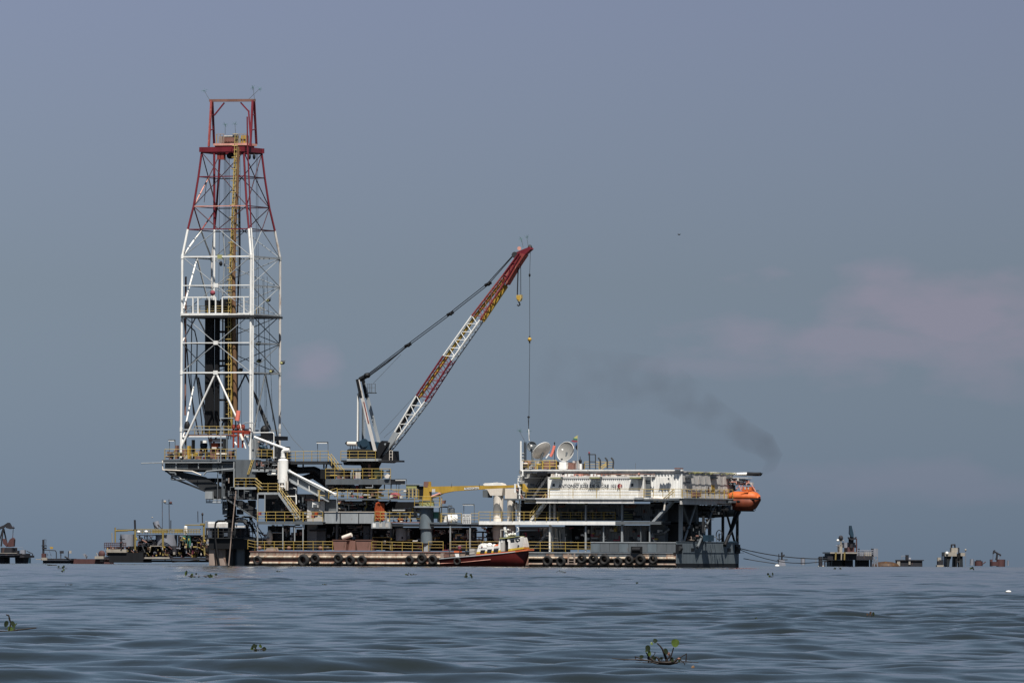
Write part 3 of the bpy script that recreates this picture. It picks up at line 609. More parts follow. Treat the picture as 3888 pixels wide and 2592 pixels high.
df.part('edge_pipe',M().path([Cz(440,412),Cz(440,475)],V0-.1,.07),LGREY); df.part('edge_pipe',M().path([Cz(662,415),Cz(662,465)],V0-.1,.07),LGREY)
df.part('edge_pipe',M().path([Cz(305,385),Cz(308,478),Cz(420,482),Cz(600,492),Cz(690,530)],V0-.1,.09),CREAM)
df.part('edge_pipe',M().path([Cz(715,528),Cz(745,492),Cz(1012,468),Cz(1015,398)],V0-.1,.09),LGREY); df.part('edge_pipe',M().path([Cz(1015,470),Cz(1014,650)],V0-.1,.09),LGREY)
df.part('drain_pipe',M().path([Cz(360,482),Cz(385,508),Cz(430,510),Cz(436,530)],V0,.14),GREY); df.part('drain_pipe',M().path([Cz(400,530),Cz(395,570),Cz(440,576),Cz(530,575)],V0+.3,.12),GREY); df.part('drain_pipe',M().path([Cz(400,530),Cz(470,548),Cz(490,570)],V0+.3,.09),LGREY)
for x in (855,898,1060,1120): df.part('dark_pipe',M().tube(Cz(x,420),V0+.3,Cz(x-4,760),V0+.3,.06),GREY)
fp=Thing('flare_pipe','long thin grey pipe jutting left from the drill floor and turning up beside the derrick','pipe',P(Cz(500,412),V0-.3)); fp.part('pipe',M().path([Cz(95,413),Cz(300,408),Cz(884,406),Cz(884,250),Cz(886,0),B(705,1125),B(810,1122)],V0-.3,.075),LGREY)
fp.part('pipe',M().path([Cz(858,405),Cz(858,340)],V0-.35,.06),LGREY)
railing('gilded yellow railing round the front of the drill floor',[(Cz(328,378),V0+.1),(Cz(1035,376),V0+.1)],1.35,sp=1.35); railing('yellow railing end on the left edge of the drill floor',[(Cz(330,378),V0+.2),(Cz(330,378),V0+3)],1.35,sp=1.3)
railing('yellow railing on the drill floor right of the near leg',[(Cz(1232,370),V0+3),(Cz(1400,372),V0+3)],1.2,sp=.9)
railing('yellow railing of the upper pipe platform inside the derrick foot',[(B(500,1262),VD+.5),(B(790,1262),VD+.5)],1.2,sp=.95)
ub_=Thing('pipe_deck','white edged intermediate platform with a tan floor strip, inside the derrick foot','platform',P(B(580,1265),VD+.3))
ub_.part('edge',M().box(B(415,1262),B(748,1272),VD+.2,VD+.4),WHITE); ub_.part('floor',M().box(B(415,1252),B(790,1261),VD+.2,VD+5),BROWN); ub_.part('red_hood',M().box(B(610,1285),B(710,1310),VD+.8,VD+2.5),BROWN); ub_.part('strip',M().box(B(640,1296),B(705,1304),VD+.6,VD+.7),WHITE); ub_.part('right_edge',M().box(B(900,1262),B(935,1275),VD+.2,VD+.4),WHITE)
for x in (420,748): ub_.part('post',M().box(B(x,1272),B(x+10,1440),VD+.3,VD+.5),GREY)
lamp('lamp on a bracket at the left edge of the drill floor',Cz(368,182),Cz(424,196),Cz(400,376),V0+.3); 
# drill floor machinery
mach=[('mud_bucket','dark blue drum behind the drill floor railing','drum',Cz(715,235),(.5,.5,.6),BLUE),('hydraulic_motor','blue motor on the drill floor right of the near leg','motor',Q(790,960),(.5,.5,.4),BLUE),('hydraulic_motor','second blue motor beside a yellow post right of the near leg','motor',Q(880,970),(.4,.4,.3),BLUE)]
for n_,l_,c_,q,r,mt in mach: t=Thing(n_,l_,c_,P(q,VD+2)-Vector((0,0,r[2]))); t.part('casing',M().ball(q,VD+2,r,12,8),mt); t.part('foot',M().b3(P(q,VD+2)-Vector((r[0]*.8,r[1]*.7,1.0)),P(q,VD+2)+Vector((r[0]*.8,r[1]*.7,-r[2]*.6))),DARK)
wk=Thing('draw_works','dark winch with an orange red cover behind the drill floor railing','winch',P(Cz(815,370),VD+1)); wk.part('drum',M().box(Cz(780,260),Cz(860,370),VD+1,VD+3),BROWN); wk.part('cover',M().box(Cz(790,210),Cz(855,250),VD+.8,VD+2.5),ORND); wk.part('cap',M().box(Cz(795,252),Cz(838,268),VD+.7,VD+1.5),CREAM)
for i,(x,y0,y1,wd_,mt) in enumerate(((440,235,370,16,BROWN),(560,240,370,20,YCR),(600,180,370,12,BLACK),(485,180,370,14,LGREY),(700,190,215,40,DARK),(740,300,372,30,DARK),(650,290,372,50,BROWN),(520,280,372,45,BROWN),(380,300,372,26,BROWN),(910,180,372,16,DARK),(980,290,372,40,BROWN),(600,340,360,12,WHITE))):
    solo('floor_tool',['rusty stub post at the left of the drill floor','ochre winch post on the drill floor','slim black tool standing on the drill floor','grey clamp around the left leg foot','black hanging tool under the pipe deck','dark cabinet behind the drill floor railing','brown slips box behind the drill floor railing','brown chain box near the ochre post','small brown box at the far left of the drill floor','dark column below the pipe deck','brown box at the right end of the front railing','small white can behind the railing'][i],'tool',M().box(Cz(x-wd_/2,y0),Cz(x+wd_/2,y1),VD+.2,VD+.9),mt)
solo('white_lamp_box','bright white square lamp on the drill floor','lamp',M().box(Cz(706,186),Cz(736,212),VD,VD+.4),LITE)
# standpipe manifold (orange red) and hanging red hose
mf=Thing('standpipe_manifold','orange red valve manifold with three handwheels at the foot of the derrick','valve manifold',P(Q(160,960),VD-.6))
for x in (160,270,378): 
    mf.part('riser',M().tube(Q(x,470),VD-.6,Q(x+ (0 if x<300 else -10),960),VD-.6,.13,n=8),MANI)
    for y in (470,505): mf.part('valve',M().ball(Q(x,y),VD-.6,(.28,.28,.16)),MANI)
    mf.part('handwheel',M().torus3(P(Q(x,445),VD-.6),(0,.3,1),.2,.04,12,5),MANI)
mf.part('header',M().tube(Q(120,600),VD-.6,Q(545,600),VD-.6,.16),MANI); mf.part('header',M().tube(Q(120,690),VD-.6,Q(210,690),VD-.6,.14),MANI); mf.part('valve',M().box(Q(395,570),Q(510,650),VD-.9,VD-.3),MANI)
mf.part('flange_stack',M().tube(Q(310,650),VD-.8,Q(372,790),VD-.8,.2),CREAM); mf.part('diagonal_pipe',M().tube(Q(395,840),VD-.9,Q(440,980),VD-.9,.1),WHITE); mf.part('diagonal_pipe',M().tube(Q(185,830),VD-.9,Q(225,900),VD-.9,.13),WHITE)
solo('kelly_hose','short fat pinkish red hose end hanging at the derrick foot','hose',M().path([Q(272,110),Q(262,220),Q(245,340)],VD-.8,.30,10),PINK)
solo('vent_loop','thin white pipe looping round the near derrick leg','pipe',M().path([Q(395,410),Q(430,388),Q(620,392),Q(645,430),Q(650,900),Q(640,1400)],VD-.5,.07),LGREY)
solo('tall_pipe_loop','thin white pipe frame right of the near leg, dropping beside the white tank','pipe',M().path([Q(610,615),Q(1060,612),Q(1085,640),Q(1082,1440)],VD-.8,.065),WHITE)
solo('leg_box','grey box column enclosing the foot of the near derrick leg','column',M().box(Q(556,760),Q(655,1200),VD+.3,VD+1.6),LGREY)
# machinery seen through the right side of the derrick foot
ml=Thing('mezzanine_machinery','black winch and deck on the right side of the derrick foot','winch',P(Q(900,740),VD+4)); ml.part('deck',M().box(Q(660,690),Q(1060,780),VD+2,VD+7),BLACK); ml.part('drum',M().ball(Q(875,560),VD+4,(.55,.7,.65)),BLACK); ml.part('frame',M().box(Q(780,620),Q(960,690),VD+3,VD+5),BLACK)
for x in (690,760,840,930,1010): ml.part('post',M().tube(Q(x,780),VD+3,Q(x-8,1020),VD+3,.06),DARK)
solo('dark_cabinet','black equipment house on the drill floor right of the near leg','cabinet',M().box(Q(670,1010),Q(1180,1200),VD+5,VD+9),BLACK); solo('floor_cabinet','dark green box behind yellow rails right of the near leg','cabinet',M().box(Q(870,1030),Q(960,1130),VD+3.5,VD+4.5),OLIVE)
solo('lower_bulkhead','dark bulkhead below the drill floor right of the near leg','bulkhead',M().box(Q(660,1290),Q(1110,1440),VD,VD+.5),BLACK); solo('side_tower','black access tower beside the white tank','access tower',M().box(Q(1095,930),Q(1180,1450),VD+2,VD+6),DARK)
solo('steep_ladder','narrow yellow ladder below the near derrick leg','ladder',M().tube(Q(620,1230),V0-.1,Q(510,1568),V0-.1,.07).tube(Q(580,1230),V0-.1,Q(480,1568),V0-.1,.07).tube(Q(600,1290),V0-.1,Q(560,1290),V0-.1,.05).tube(Q(575,1360),V0-.1,Q(540,1360),V0-.1,.05).tube(Q(550,1440),V0-.1,Q(520,1440),V0-.1,.05),YEL)
solo('cable_run','slack black cable from the derrick to the crane walkway','cable',M().path([B(1195,1160),B(1280,1290),B(1370,1385)],VD+2,.03,4),GREY,None)
# guy pipe to the white tank + degasser tank
vt=1.6
tk=Thing('white_separator_tank','tall white cylindrical tank with a swan neck pipe on top','tank',P(D(355,520),vt))
tk.part('shell',M().cyl(D(300,258),D(410,520),vt,28,dome=.6),WHITE); tk.part('swan_neck',M().path([D(355,262),D(353,200),D(360,178),D(380,168),D(424,166)],vt,.27,12),WHITE); tk.part('collar',M().tube(D(354,250),vt,D(354,238),vt,.36,n=12),WHITE)
tk.part('overflow_pipe',M().path([D(424,166),D(300,122),D(175,75),D(45,25)],vt+.5,.17,10),WHITE); tk.part('side_pipe',M().path([D(303,300),D(300,480)],vt-.5,.08),CREAM)
for x in (312,340,380,398): tk.part('leg',M().box(D(x,500),D(x+8,600),vt-.6,vt-.4),CREAM)
tk.part('drain_pipe',M().path([D(372,480),D(376,580)],vt-.8,.1),WHITE); tk.part('drain_pipe',M().path([D(330,560),D(376,563)],vt-.8,.09),WHITE); tk.part('skirt',M().cyl(D(312,520),D(398,555),vt,16),CREAM)
tk.part('outlet',M().ball(D(422,396),vt,(.28,.28,.28)),LGREY)
gp=Thing('sloping_pipe','long thin white pipe sloping down from the tank to the deck','pipe',P(D(930,650),vt-.2)); gp.part('pipe',M().path([D(428,396),D(560,465),D(930,648)],vt-.2,.14,8),WHITE); gp.part('end_flange',M().tube(D(910,652),vt-.2,D(948,650),vt-.2,.25),WHITE)
for i in range(3): solo('service_pipe',['upper horizontal silver pipe entering the tank','middle horizontal silver pipe entering the tank','cream lamp tube left of the tank'][i],'pipe',M().tube(D(20 if i<2 else 190,[382,395,424][i]),vt+1,D(300,[382,398,424][i]),vt+1,.1 if i<2 else .14),LGREY if i<2 else LITE)
# inclined girder (pipe slide) behind the tank
cg=Thing('inclined_girder','broad light grey plate girder sloping down right from the tank','girder',P(D(850,705),vt+1))
a_=[(420,400),(520,455),(640,520),(740,580),(860,650)]; b_=[(420,490),(520,540),(640,610),(740,660),(850,715)]
for i in range(4): cg.part('web_panel',M().poly([D(*a_[i]),D(a_[i+1][0]-5,a_[i+1][1]-3),D(b_[i+1][0]-5,b_[i+1][1]-2),D(*b_[i])],vt+1,vt+1.3),LGREY)
cg.part('lower_flange',M().bar(D(415,495),vt+.9,D(855,722),vt+.9,.5,.12),LGREY); cg.part('upper_flange',M().bar(D(415,392),vt+.9,D(865,645),vt+.9,.5,.12),LGREY)
for i in range(1,4): cg.part('stiffener',M().bar(D(*a_[i]),vt+.9,D(*b_[i]),vt+.9,.1,.2),WHITE)
solo('mud_hose','thick black hose sagging from the derrick towards the crane','hose',M().path([D(420,355),D(470,375),D(540,385),D(620,380),D(690,378),D(740,400),D(790,450),D(830,520)],VD,.45,10),BLACK)
solo('duct_run','thick dark pipe trunk sloping under the mud hose','pipe',M().path([D(560,480),D(680,440),D(800,520),D(900,600)],VD+1,.4,10),BLACK)
# stairs and walkways at the left front (stepped)
deck('upper grey walkway below the drill floor, at the left edge of the barge',Cz(1022,648),Cz(1235,660),.6,3,LGREY); deck('walkway in front of the white tank, one step below its neighbour',Cz(1250,700),Cz(1462,715),.5,3.5,LGREY)
railing('yellow railing on the topmost left walkway',[(Cz(1022,650),.6),(Cz(1245,650),.6)],1.15); railing('yellow railing in front of the white tank',[(Cz(1255,703),.5),(Cz(1450,703),.5)],1.15,sp=1.1)
solo('sloping_handrail','short sloping yellow handrail joining the two left walkways','railing',M().tube(Cz(1228,562),.5,Cz(1290,612),.5,.05).tube(Cz(1228,592),.5,Cz(1290,644),.5,.04).tube(Cz(1228,625),.5,Cz(1290,678),.5,.04),YEL)
stairs('yellow railed grey stairs going down right from the tank walkway',D(300,625),D(505,912),.3,1.0)
deck('long grey walkway at second level with stairs landing on it',D(78,938),D(785,955),.2,3.5,GREY,.35); railing('long yellow railing at second level left of the stairs',[(D(78,940),.2),(D(570,940),.2)],1.25,sp=1.25); railing('yellow railing at second level beneath the white sign box',[(D(575,940),.2),(D(785,940),.2)],1.25,sp=1.25)
for i,(x,y0,y1) in enumerate(((78,640,1150),(157,640,830),(352,955,1240),(570,955,1250),(480,975,1150),(78,955,1250))):
    solo('deck_post',['slender grey post from the top left walkway down to the deck','short grey post under the tank walkway','grey post under the long second level walkway','right hand grey post under the second level walkway','thin white post among dark machinery','leftmost lower post under the long walkway'][i],'post',M().box(D(x-4,y0),D(x+4,y1),.4,.55),LGREY)
railing('yellow railing along the barge edge at the left end',[(D(50,1252),.1),(D(893,1252),.1)],1.15,sp=1.35); railing('golden railing end at the far left corner of the barge',[(D(-25,1235),.2),(D(50,1250),.1)],1.15,sp=1.0)
# dark machinery spaces of the left half
dm=Thing('mud_pump_house','low dark machinery house on the left half of the barge deck','machinery house',P(D(700,1245),4))
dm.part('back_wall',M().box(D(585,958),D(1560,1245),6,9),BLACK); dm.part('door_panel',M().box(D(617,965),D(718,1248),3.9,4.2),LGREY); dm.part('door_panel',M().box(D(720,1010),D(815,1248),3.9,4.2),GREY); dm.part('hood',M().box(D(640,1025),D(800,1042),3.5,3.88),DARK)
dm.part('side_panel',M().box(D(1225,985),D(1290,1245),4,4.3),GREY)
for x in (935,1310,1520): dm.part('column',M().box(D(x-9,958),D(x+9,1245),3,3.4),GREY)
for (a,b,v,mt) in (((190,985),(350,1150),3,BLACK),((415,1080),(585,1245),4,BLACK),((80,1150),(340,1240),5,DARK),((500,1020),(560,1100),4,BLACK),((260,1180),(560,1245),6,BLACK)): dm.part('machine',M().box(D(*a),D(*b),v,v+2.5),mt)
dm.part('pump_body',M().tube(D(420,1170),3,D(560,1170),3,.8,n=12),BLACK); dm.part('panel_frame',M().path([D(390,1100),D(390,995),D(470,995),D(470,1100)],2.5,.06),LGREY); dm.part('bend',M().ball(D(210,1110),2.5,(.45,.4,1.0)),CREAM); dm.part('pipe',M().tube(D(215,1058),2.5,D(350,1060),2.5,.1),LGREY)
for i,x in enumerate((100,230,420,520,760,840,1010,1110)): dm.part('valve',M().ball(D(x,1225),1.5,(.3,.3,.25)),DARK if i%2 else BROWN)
# upper left machinery wall between stairs and mud tanks
uw=Thing('shaker_house','grey panelled shaker house behind the stairs','machinery house',P(D(500,900),4)); uw.part('wall',M().box(D(160,640),D(620,935),4.5,8),BLACK); uw.part('grey_panel',M().box(D(262,700),D(380,900),3.8,4.4),DARK); uw.part('cream_wall',M().box(D(617,710),D(805,830),3,6),SIDING); uw.part('cream_wall',M().box(D(617,832),D(790,935),3,6),DISH); uw.part('roof_edge',M().box(D(590,695),D(820,712),2.6,6),BROWN); uw.part('grey_wall',M().box(D(815,705),D(930,835),3,6),GREY)
uw.part('meter_box',M().box(D(672,725),D(735,785),2.4,2.9),WHITE); uw.part('meter_window',M().box(D(680,752),D(728,780),2.36,2.39),GREY); uw.part('pipe_frame',M().path([D(425,580),D(495,580),D(497,665),D(497,750)],2.5,.1),WHITE); uw.part('pipe_frame',M().path([D(350,665),D(497,665)],2.5,.08),WHITE)
for i in range(7): uw.part('duct',M().tube(D(500+i*14,640+i*8),3.5,D(545+i*8,800+i*5),3.5,.12),[BLACK,DARK,GREY][i%3])
for (x,y,mt) in ((710,850,ORND),(675,880,FRED),(625,890,CREAM),(95,850,FRED)): solo('fire_box',{710:'dark red round box at the second level railing',675:'red extinguisher left of the round box',625:'cream roll lying on the second level walkway',95:'small red box at the left end of the second level railing'}[x],'box',M().box(D(x-14,y-16),D(x+14,y+20),.6,1.0),mt)
# mud tanks (grey wall with three panels) and pumps above
mt_=Thing('mud_tank','long pale grey mud tank wall of three panels','tank',P(D(1050,955),1.2))
for a,b in ((805,972),(978,1170),(1176,1350)): mt_.part('tank_panel',M().box(D(a,838),D(b,958),1.2,4),LGREY)
mt_.part('rim',M().box(D(800,830),D(1352,837),1.1,4),CREAM)
for x in (974,1173): mt_.part('rib',M().box(D(x-3,838),D(x+3,958),1.1,1.19),DARK)
mp_=Thing('pump_gallery','cluttered dark gallery of pumps between the mud tank and the long walkway','machinery',P(D(1100,830),3)); mp_.part('dark_back',M().box(D(940,715),D(1500,832),5,8),BLACK)
for i in range(9):
    x=970+i*50; mp_.part('pump',M().box(D(x,785),D(x+38,825),2.5,3.4),[DARK,GREY,DARK,BLACK][i%4]); mp_.part('pipe',M().tube(D(x+10,730+(i*37)%25),2.6,D(x+48,745+(i*53)%30),2.6,.09),[LGREY,CREAM,GREY][i%3])
solo('pipe_manifold','thin white pipes over the pump gallery','pipe',M().path([D(955,735),D(1010,735),D(1020,760),D(1100,735),D(1210,735)],2.2,.08),LGREY)
deck('long light walkway at third level, running right from the tank pipe',D(945,688),(1590,1893),.4,3.2,GREY,.2); railing('long yellow railing at third level with a lamp over its right end',[(D(945,690),.4),((1590,1894),.4)],1.2,sp=1.35); railing('short yellow railing sloping up beside the inclined girder',[(D(850,690),.8),(D(940,660),.8)],1.0,sp=1.0)
solo('walkway_post','grey post from the sloping pipe end down to the mud tank','post',M().box(D(934,690),D(944,832),.6,.8),LGREY); solo('yellow_frame','yellow gate frame at the foot of the inclined girder','gate',M().path([D(745,720),D(745,605)],1,.1,4).path([D(730,605),D(762,605)],1,.06,4).path([D(738,650),D(810,660)],1,.05,4),YEL)
lamp('lamp over the third level walkway, left of the ochre crane',E(165,374),E(285,390),E(200,600),2); lamp('lamp under the third level walkway beside the red hoses',E(128,732),E(278,748),E(200,860),1)
for i,(x0,y0,x1_) in enumerate(((1335,705,1385),(1520,705,1470),)): solo('knee_brace',['left grey knee brace under the third level walkway','right grey knee brace under the third level walkway'][i],'brace',M().bar(D(x0,y0),1,D(x1_,755),1,.14),LGREY)
# red hoses
rh=Thing('red_cement_hoses','bundle of orange red hoses bent over the railing beside the mud tank','hose',P(D(1400,930),.6))
for i in range(5): rh.part('hose',M().path([D(1362+i*20,925),D(1360+i*20,800),D(1372+i*17,748),D(1400+i*8,735+i*3)],.6+i*.12,.2,8),ORND)
railing('small yellow cage in front of the red hoses',[(D(1350,938),.2),(D(1470,938),.2)],1.25,sp=1.0); sb=Thing('control_box','grey steel box with three small notices under the red hoses','cabinet',P(D(1410,1012),.3)); sb.part('casing',M().box(D(1312,940),D(1512,1012),.3,1.2),LGREY)
for x in (1342,1412,1480): sb.part('notice',M().box(D(x-16,955),D(x+16,1000),.28,.299),WHITE if x==1342 else DISH)
# brown skips
for i,(a,b) in enumerate(((890,1045),(1140,1312))):
    t=Thing('waste_skip',['left brown open skip on the barge edge','right brown open skip on the barge edge'][i],'skip',P(D((a+b)/2,1250),.3),'brown skips'); t.part('body',M().poly([D(a,1140),D(b,1140),D(b-12,1250),D(a+20,1250)],.3,2.3),BROWN); t.part('rim',M().box(D(a-3,1134),D(b+3,1141),.22,2.4),BROWN)
solo('skip_gap_box','brown box set back between the two open skips','skip',M().box(D(1048,1145),D(1137,1250),1.2,2.6),BROWN,'brown skips'); solo('chute','pale tan pipe lying across the skips','pipe',M().tube(D(1000,1115),1.6,D(1098,1080),1.6,.28),CREAM)  # plain brown box filling the gap between the skips
solo('rusty_bitt','tan lump of coiled rope and steel at the left end of the deck','deck gear',M().poly([D(160,1262),D(180,1222),D(260,1215),D(275,1262)],.1,1.2),CONC)
railing('yellow railing along the barge edge right of the skips',[(D(1316,1252),.1),(E(485,1235),.1)],1.15,sp=1.35); railing('short yellow railing between crane column and stern of the boat',[(E(555,1222),.1),(E(730,1222),.1)],1.15,sp=1.9); railing('yellow railing behind the red boat',[(E(812,1222),.1),(E(1395,1222),.1)],1.15,sp=2.3)
railing('golden upper rail in front of the dark silos',[(D(1325,1245),2),(D(1520,1245),2)],1.6,sp=2,n=1)
# silos
for i,(a,b) in enumerate(((1572,1700),)): solo('grey_silo','pale grey silo in the dark bay left of the crane column','silo',M().cyl(D(1575,1010),D(1705,1145),3.2,20),LGREY)
solo('silo_support','pale column beside the grey silo','column',M().box(E(305,955),E(325,1110),3,3.3),LGREY)
# E region machinery level
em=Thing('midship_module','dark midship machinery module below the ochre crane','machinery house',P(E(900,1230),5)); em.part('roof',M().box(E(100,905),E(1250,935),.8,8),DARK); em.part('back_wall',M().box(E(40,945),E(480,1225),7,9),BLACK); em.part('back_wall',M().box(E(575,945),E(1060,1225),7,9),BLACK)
for i,(a,b,mt) in enumerate((((790,980),(845,1010),SIDING),((850,1010),(930,1110),BLUE),((965,1040),(985,1090),BROWN),((600,1030),(660,1060),GREY),((700,1000),(740,1020),LGREY),((1140,1120),(1230,1190),CREAM),((600,1080),(680,1120),DARK))): em.part('machine',M().box(E(*a),E(*b),3+i*.2,4.5),mt)
for x in (812,1047): em.part('white_post',M().box(E(x-5,930),E(x+5,1225),.7,.9),LGREY)
for x in (1110,1200): em.part('window_frame',M().box(E(x-8,1000),E(x+8,1120),3,3.2),DARK)
em.part('window_frame',M().box(E(1060,990),E(1260,1008),3,3.2),DARK); em.part('window_frame',M().box(E(1060,1055),E(1260,1066),3,3.2),DARK); em.part('machine',M().box(E(1060,1110),E(1330,1225),4,7),DARK); em.part('machine',M().box(E(1250,940),E(1330,1110),5,7),DARK)
em.part('upper_machine',M().box(E(60,780),E(320,830),2,5),BGREY); em.part('red_motor',M().tube(E(200,850),1.6,E(255,850),1.6,.3),ORND); em.part('dark_machine',M().box(E(60,640),E(400,775),5,7),BLACK); em.part('floor_edge',M().box(E(60,880),E(490,892),.7,1),BROWN); em.part('floor_edge',M().box(E(570,885),E(1160,905),.7,1),GREY)
railing('yellow railing at second level left of the ochre crane',[(E(-30,882),.7),(E(460,882),.7)],1.25,sp=1.4); railing('yellow railing at second level between crane and notice board',[(E(700,888),.7),(E(950,888),.7)],1.15,sp=1.7); railing('yellow railing at second level right of the notice board',[(E(1060,888),.7),(E(1155,888),.7)],1.15,sp=1.3)
rt=Thing('red_reel','red hose reel on the third level walkway','reel',P(E(160,590),2)); rt.part('reel',M().ball(E(160,572),2,(.75,.6,.5),14,8),FRED)
bx=Thing('pipe_basket','olive framed basket of pipes left of the ochre crane','basket',P(E(350,590),1.5)); bx.part('top',M().box(E(290,440),E(412,480),1.4,2.4),OLIVE)
for i in range(6): bx.part('bar',M().box(E(293+i*22,482),E(303+i*22,590),1.4,1.6),YEL if i%2 else BLACK)
bx.part('shelf',M().box(E(225,430),E(490,436),1.3,2.6),LGREY); solo('hoop_handle','thin black hoop standing on the third level walkway','hoop',M().torus3(P(E(203,465),2),(1,.4,0),.3,.03,14,5),BLACK)
for i,x in enumerate((830,1160)): solo('hoop_handle',['thin hoop on top of the ochre boom near its middle','thin hoop on top of the ochre boom near the white hoods'][i],'hoop',M().torus3(P(E(x,430),1.1),(1,.4,0),.24,.02,14,5),GREY)
# white small tank & drum
wt=Thing('small_white_tank','small white tank with a bent pipe behind the second level railing','tank',P(E(830,830),3)); wt.part('shell',M().cyl(E(795,705),E(868,830),3,16,dome=1),WHITE); wt.part('pipe',M().path([E(795,790),E(788,700),E(800,690),E(835,692)],2.6,.11),WHITE)
solo('white_drum','fat white drum lying across the second level railing','drum',M().tube(E(780,850),1.0,E(893,850),1.6,.62,n=16),WHITE); solo('white_box','white cabinet left of the small tank','cabinet',M().box(E(660,795),E(770,880),2.5,3.6),WHITE); solo('green_box','dark green cabinet beside the crane column','cabinet',M().box(E(615,760),E(670,840),1.4,2.2),GREEN)
nb=Thing('notice_board','white PELIGRO notice board hung on the railing','sign',P(E(1008,902),.5)); nb.part('board',M().box(E(960,788),E(1058,902),.45,.55),WHITE)
text(nb,'PELIGRO',E(964,822),E(1054,796),.44,INK,'heading',bold=.02)
for y in (843,861,878,893):
    x=966
    while x<1046: e=min(x+random.randint(14,34),1052); nb.part('printed_word',M().box(E(x,y-9),E(e,y),.437,.449),GREY); x=e+5
lamp('lamp above the white notice board',E(968,672),E(1092,686),E(1010,890),.9)

# ---- small pipework, cabinets and valves crowding the bays of the rig
def clutter(label,a,b,v0,v1,n,seed,pal,box=.35):
    rr=random.Random(seed); t=Thing('pipework',label,'pipework',P((a[0]/2+b[0]/2,b[1]),v0),'crowded pipework in the deck bays')
    for i in range(n):
        x=rr.uniform(a[0],b[0]); y=rr.uniform(a[1],b[1]); v=rr.uniform(v0,v1); mt=rr.choice(pal)
        if rr.random()<box:
            w_=rr.uniform(3,12); h_=rr.uniform(4,14); y2=min(y+h_,b[1]); t.part('equipment_box',M().box((x,y),(min(x+w_,b[0]),y2),v,v+.4),mt)
        else:
            ps=[(x,y)]
            for k in range(rr.randint(1,3)):
                if rr.random()<.5: x=min(max(x+rr.uniform(-28,28),a[0]),b[0])
                else: y=min(max(y+rr.uniform(-20,20),a[1]),b[1])
                ps.append((x,y))
            t.part('pipe',M().path(ps,v,rr.choice((.045,.06,.08,.12)),5),mt)
    return t
DK=(DARK,BLACK,GREY,DARK,BROWN,LGREY,GREY,CONC); MX=(DARK,GREY,LGREY,BROWN,CREAM,DARK,YPOST,SIDING,FRED)
clutter('pipework in the lowest bay at the left end of the barge',D(90,970),D(575,1240),1.2,4,46,1,DK); clutter('pipework in the dark bay over the brown skips',D(820,968),D(1310,1130),3.2,5.5,40,2,DK)
clutter('pipework beside the grey silo',D(1330,1020),E(490,1215),1.6,4,34,3,MX); clutter('pipework in the dark bay behind the stern of the red boat',E(585,950),E(1050,1215),1.6,4.5,60,4,MX)
clutter('pumps and pipes crowding the gallery over the mud tank',D(945,712),D(1345,828),1.4,3.5,60,5,MX); clutter('pipework behind the stairs below the white tank',D(170,650),D(600,930),1.4,4,50,6,DK)
clutter('machinery on the second level left of the ochre crane',E(60,700),E(470,880),1.2,3,46,7,MX); clutter('machinery under the crane platform',D(840,510),D(1420,610),1.5,4,36,8,DK)
clutter('tools and hoses behind the drill floor railing',Cz(345,285),Cz(1030,372),V0+.6,VD+2,60,9,MX,.5); clutter('pipes hanging under the drill floor',Cz(870,420),Cz(1225,760),V0+.2,V0+1,46,10,DK,.25)
clutter('gear on the crane pedestal platform',D(770,385),D(1500,472),2.5,5,44,11,MX,.5); clutter('pipework under the pale ducts',E(1060,945),E(1330,1215),2.2,5,40,12,MX)
clutter('gear on the third level walkway',D(960,600),D(1690,685),1,3,36,13,MX,.5); clutter('pipes between the white tank and the derrick foot',Q(670,1210),Q(1180,1460),1,4,34,14,DK,.3)
clutter('winches inside the derrick foot',Q(660,780),Q(1180,1190),VD+1,VD+5,40,15,DK); clutter('pipework between the well platform and the barge',Cz(1040,800),Cz(1240,1150),4.5,7,26,16,(BLACK,DARK,BLACK,GREY),.2)
# ================================================================== BIG LATTICE CRANE
vc=4.0
ped=Thing('crane_pedestal','stout dark steel pedestal with railed platforms under the lattice boom crane','pedestal',P(D(1300,700),vc))
px=P(D(1300,600),vc).x
def zz(q,v=vc): return P(q,v).z
ped.part('column',M().lathe((px,vc),[(1.05,zz(D(0,960))),(1.05,zz(D(0,590))),(1.9,zz(D(0,500))),(1.9,zz(D(0,497)))],20),DARK)
ped.part('upper_column',M().lathe((px,vc),[(1.25,zz(D(0,500))),(1.15,zz(D(0,350))),(1.45,zz(D(0,300)))],20),BLACK); ped.part('red_stripe',M().box(D(1278,318),D(1300,450),vc-1.35,vc-1.2),BROWN)
deck('grey railed platform round the crane pedestal',D(815,478),D(1520,502),vc-2.5,vc+2.5,GREY,.7); railing('yellow railing of the crane pedestal platform',[(D(815,478),vc-2.5),(D(1520,478),vc-2.5)],1.3,sp=1.25); railing('far yellow railing of the crane pedestal platform',[(D(830,478),vc+2.5),(D(1505,478),vc+2.5)],1.3,sp=2.2)
pb=Thing('platform_gear','cluttered black and brown gear on the crane pedestal platform','machinery',P(D(1000,478),vc)); 
for a,b,mt in (((760,370),(860,475),BLACK),((865,380),(1030,440),DARK),((940,430),(1060,475),BROWN),((1120,385),(1200,470),GREY),((1215,370),(1240,470),YCR),((1340,380),(1380,470),OLIVE)): pb.part('crate',M().box(D(*a),D(*b),vc-1,vc+1),mt)
for x in (1085,1110,1140,1160,1180): pb.part('bottle',M().cyl(D(x,400),D(x+14,470),vc-1.6,10),LGREY if x%20 else CREAM)
solo('side_lamp','square cream lamp box at the right corner of the pedestal platform','lamp',M().poly([D(1452,450),D(1478,425),D(1512,440),D(1500,468),D(1468,470)],vc-2.8,vc-2.5),CREAM)
for i,x in enumerate((1450,1522)): solo('thin_post',['thin post under the right end of the pedestal platform','outermost thin post under the pedestal platform'][i],'post',M().box(D(x-3,500),D(x+3,600),vc-2,vc-1.8),GREY)
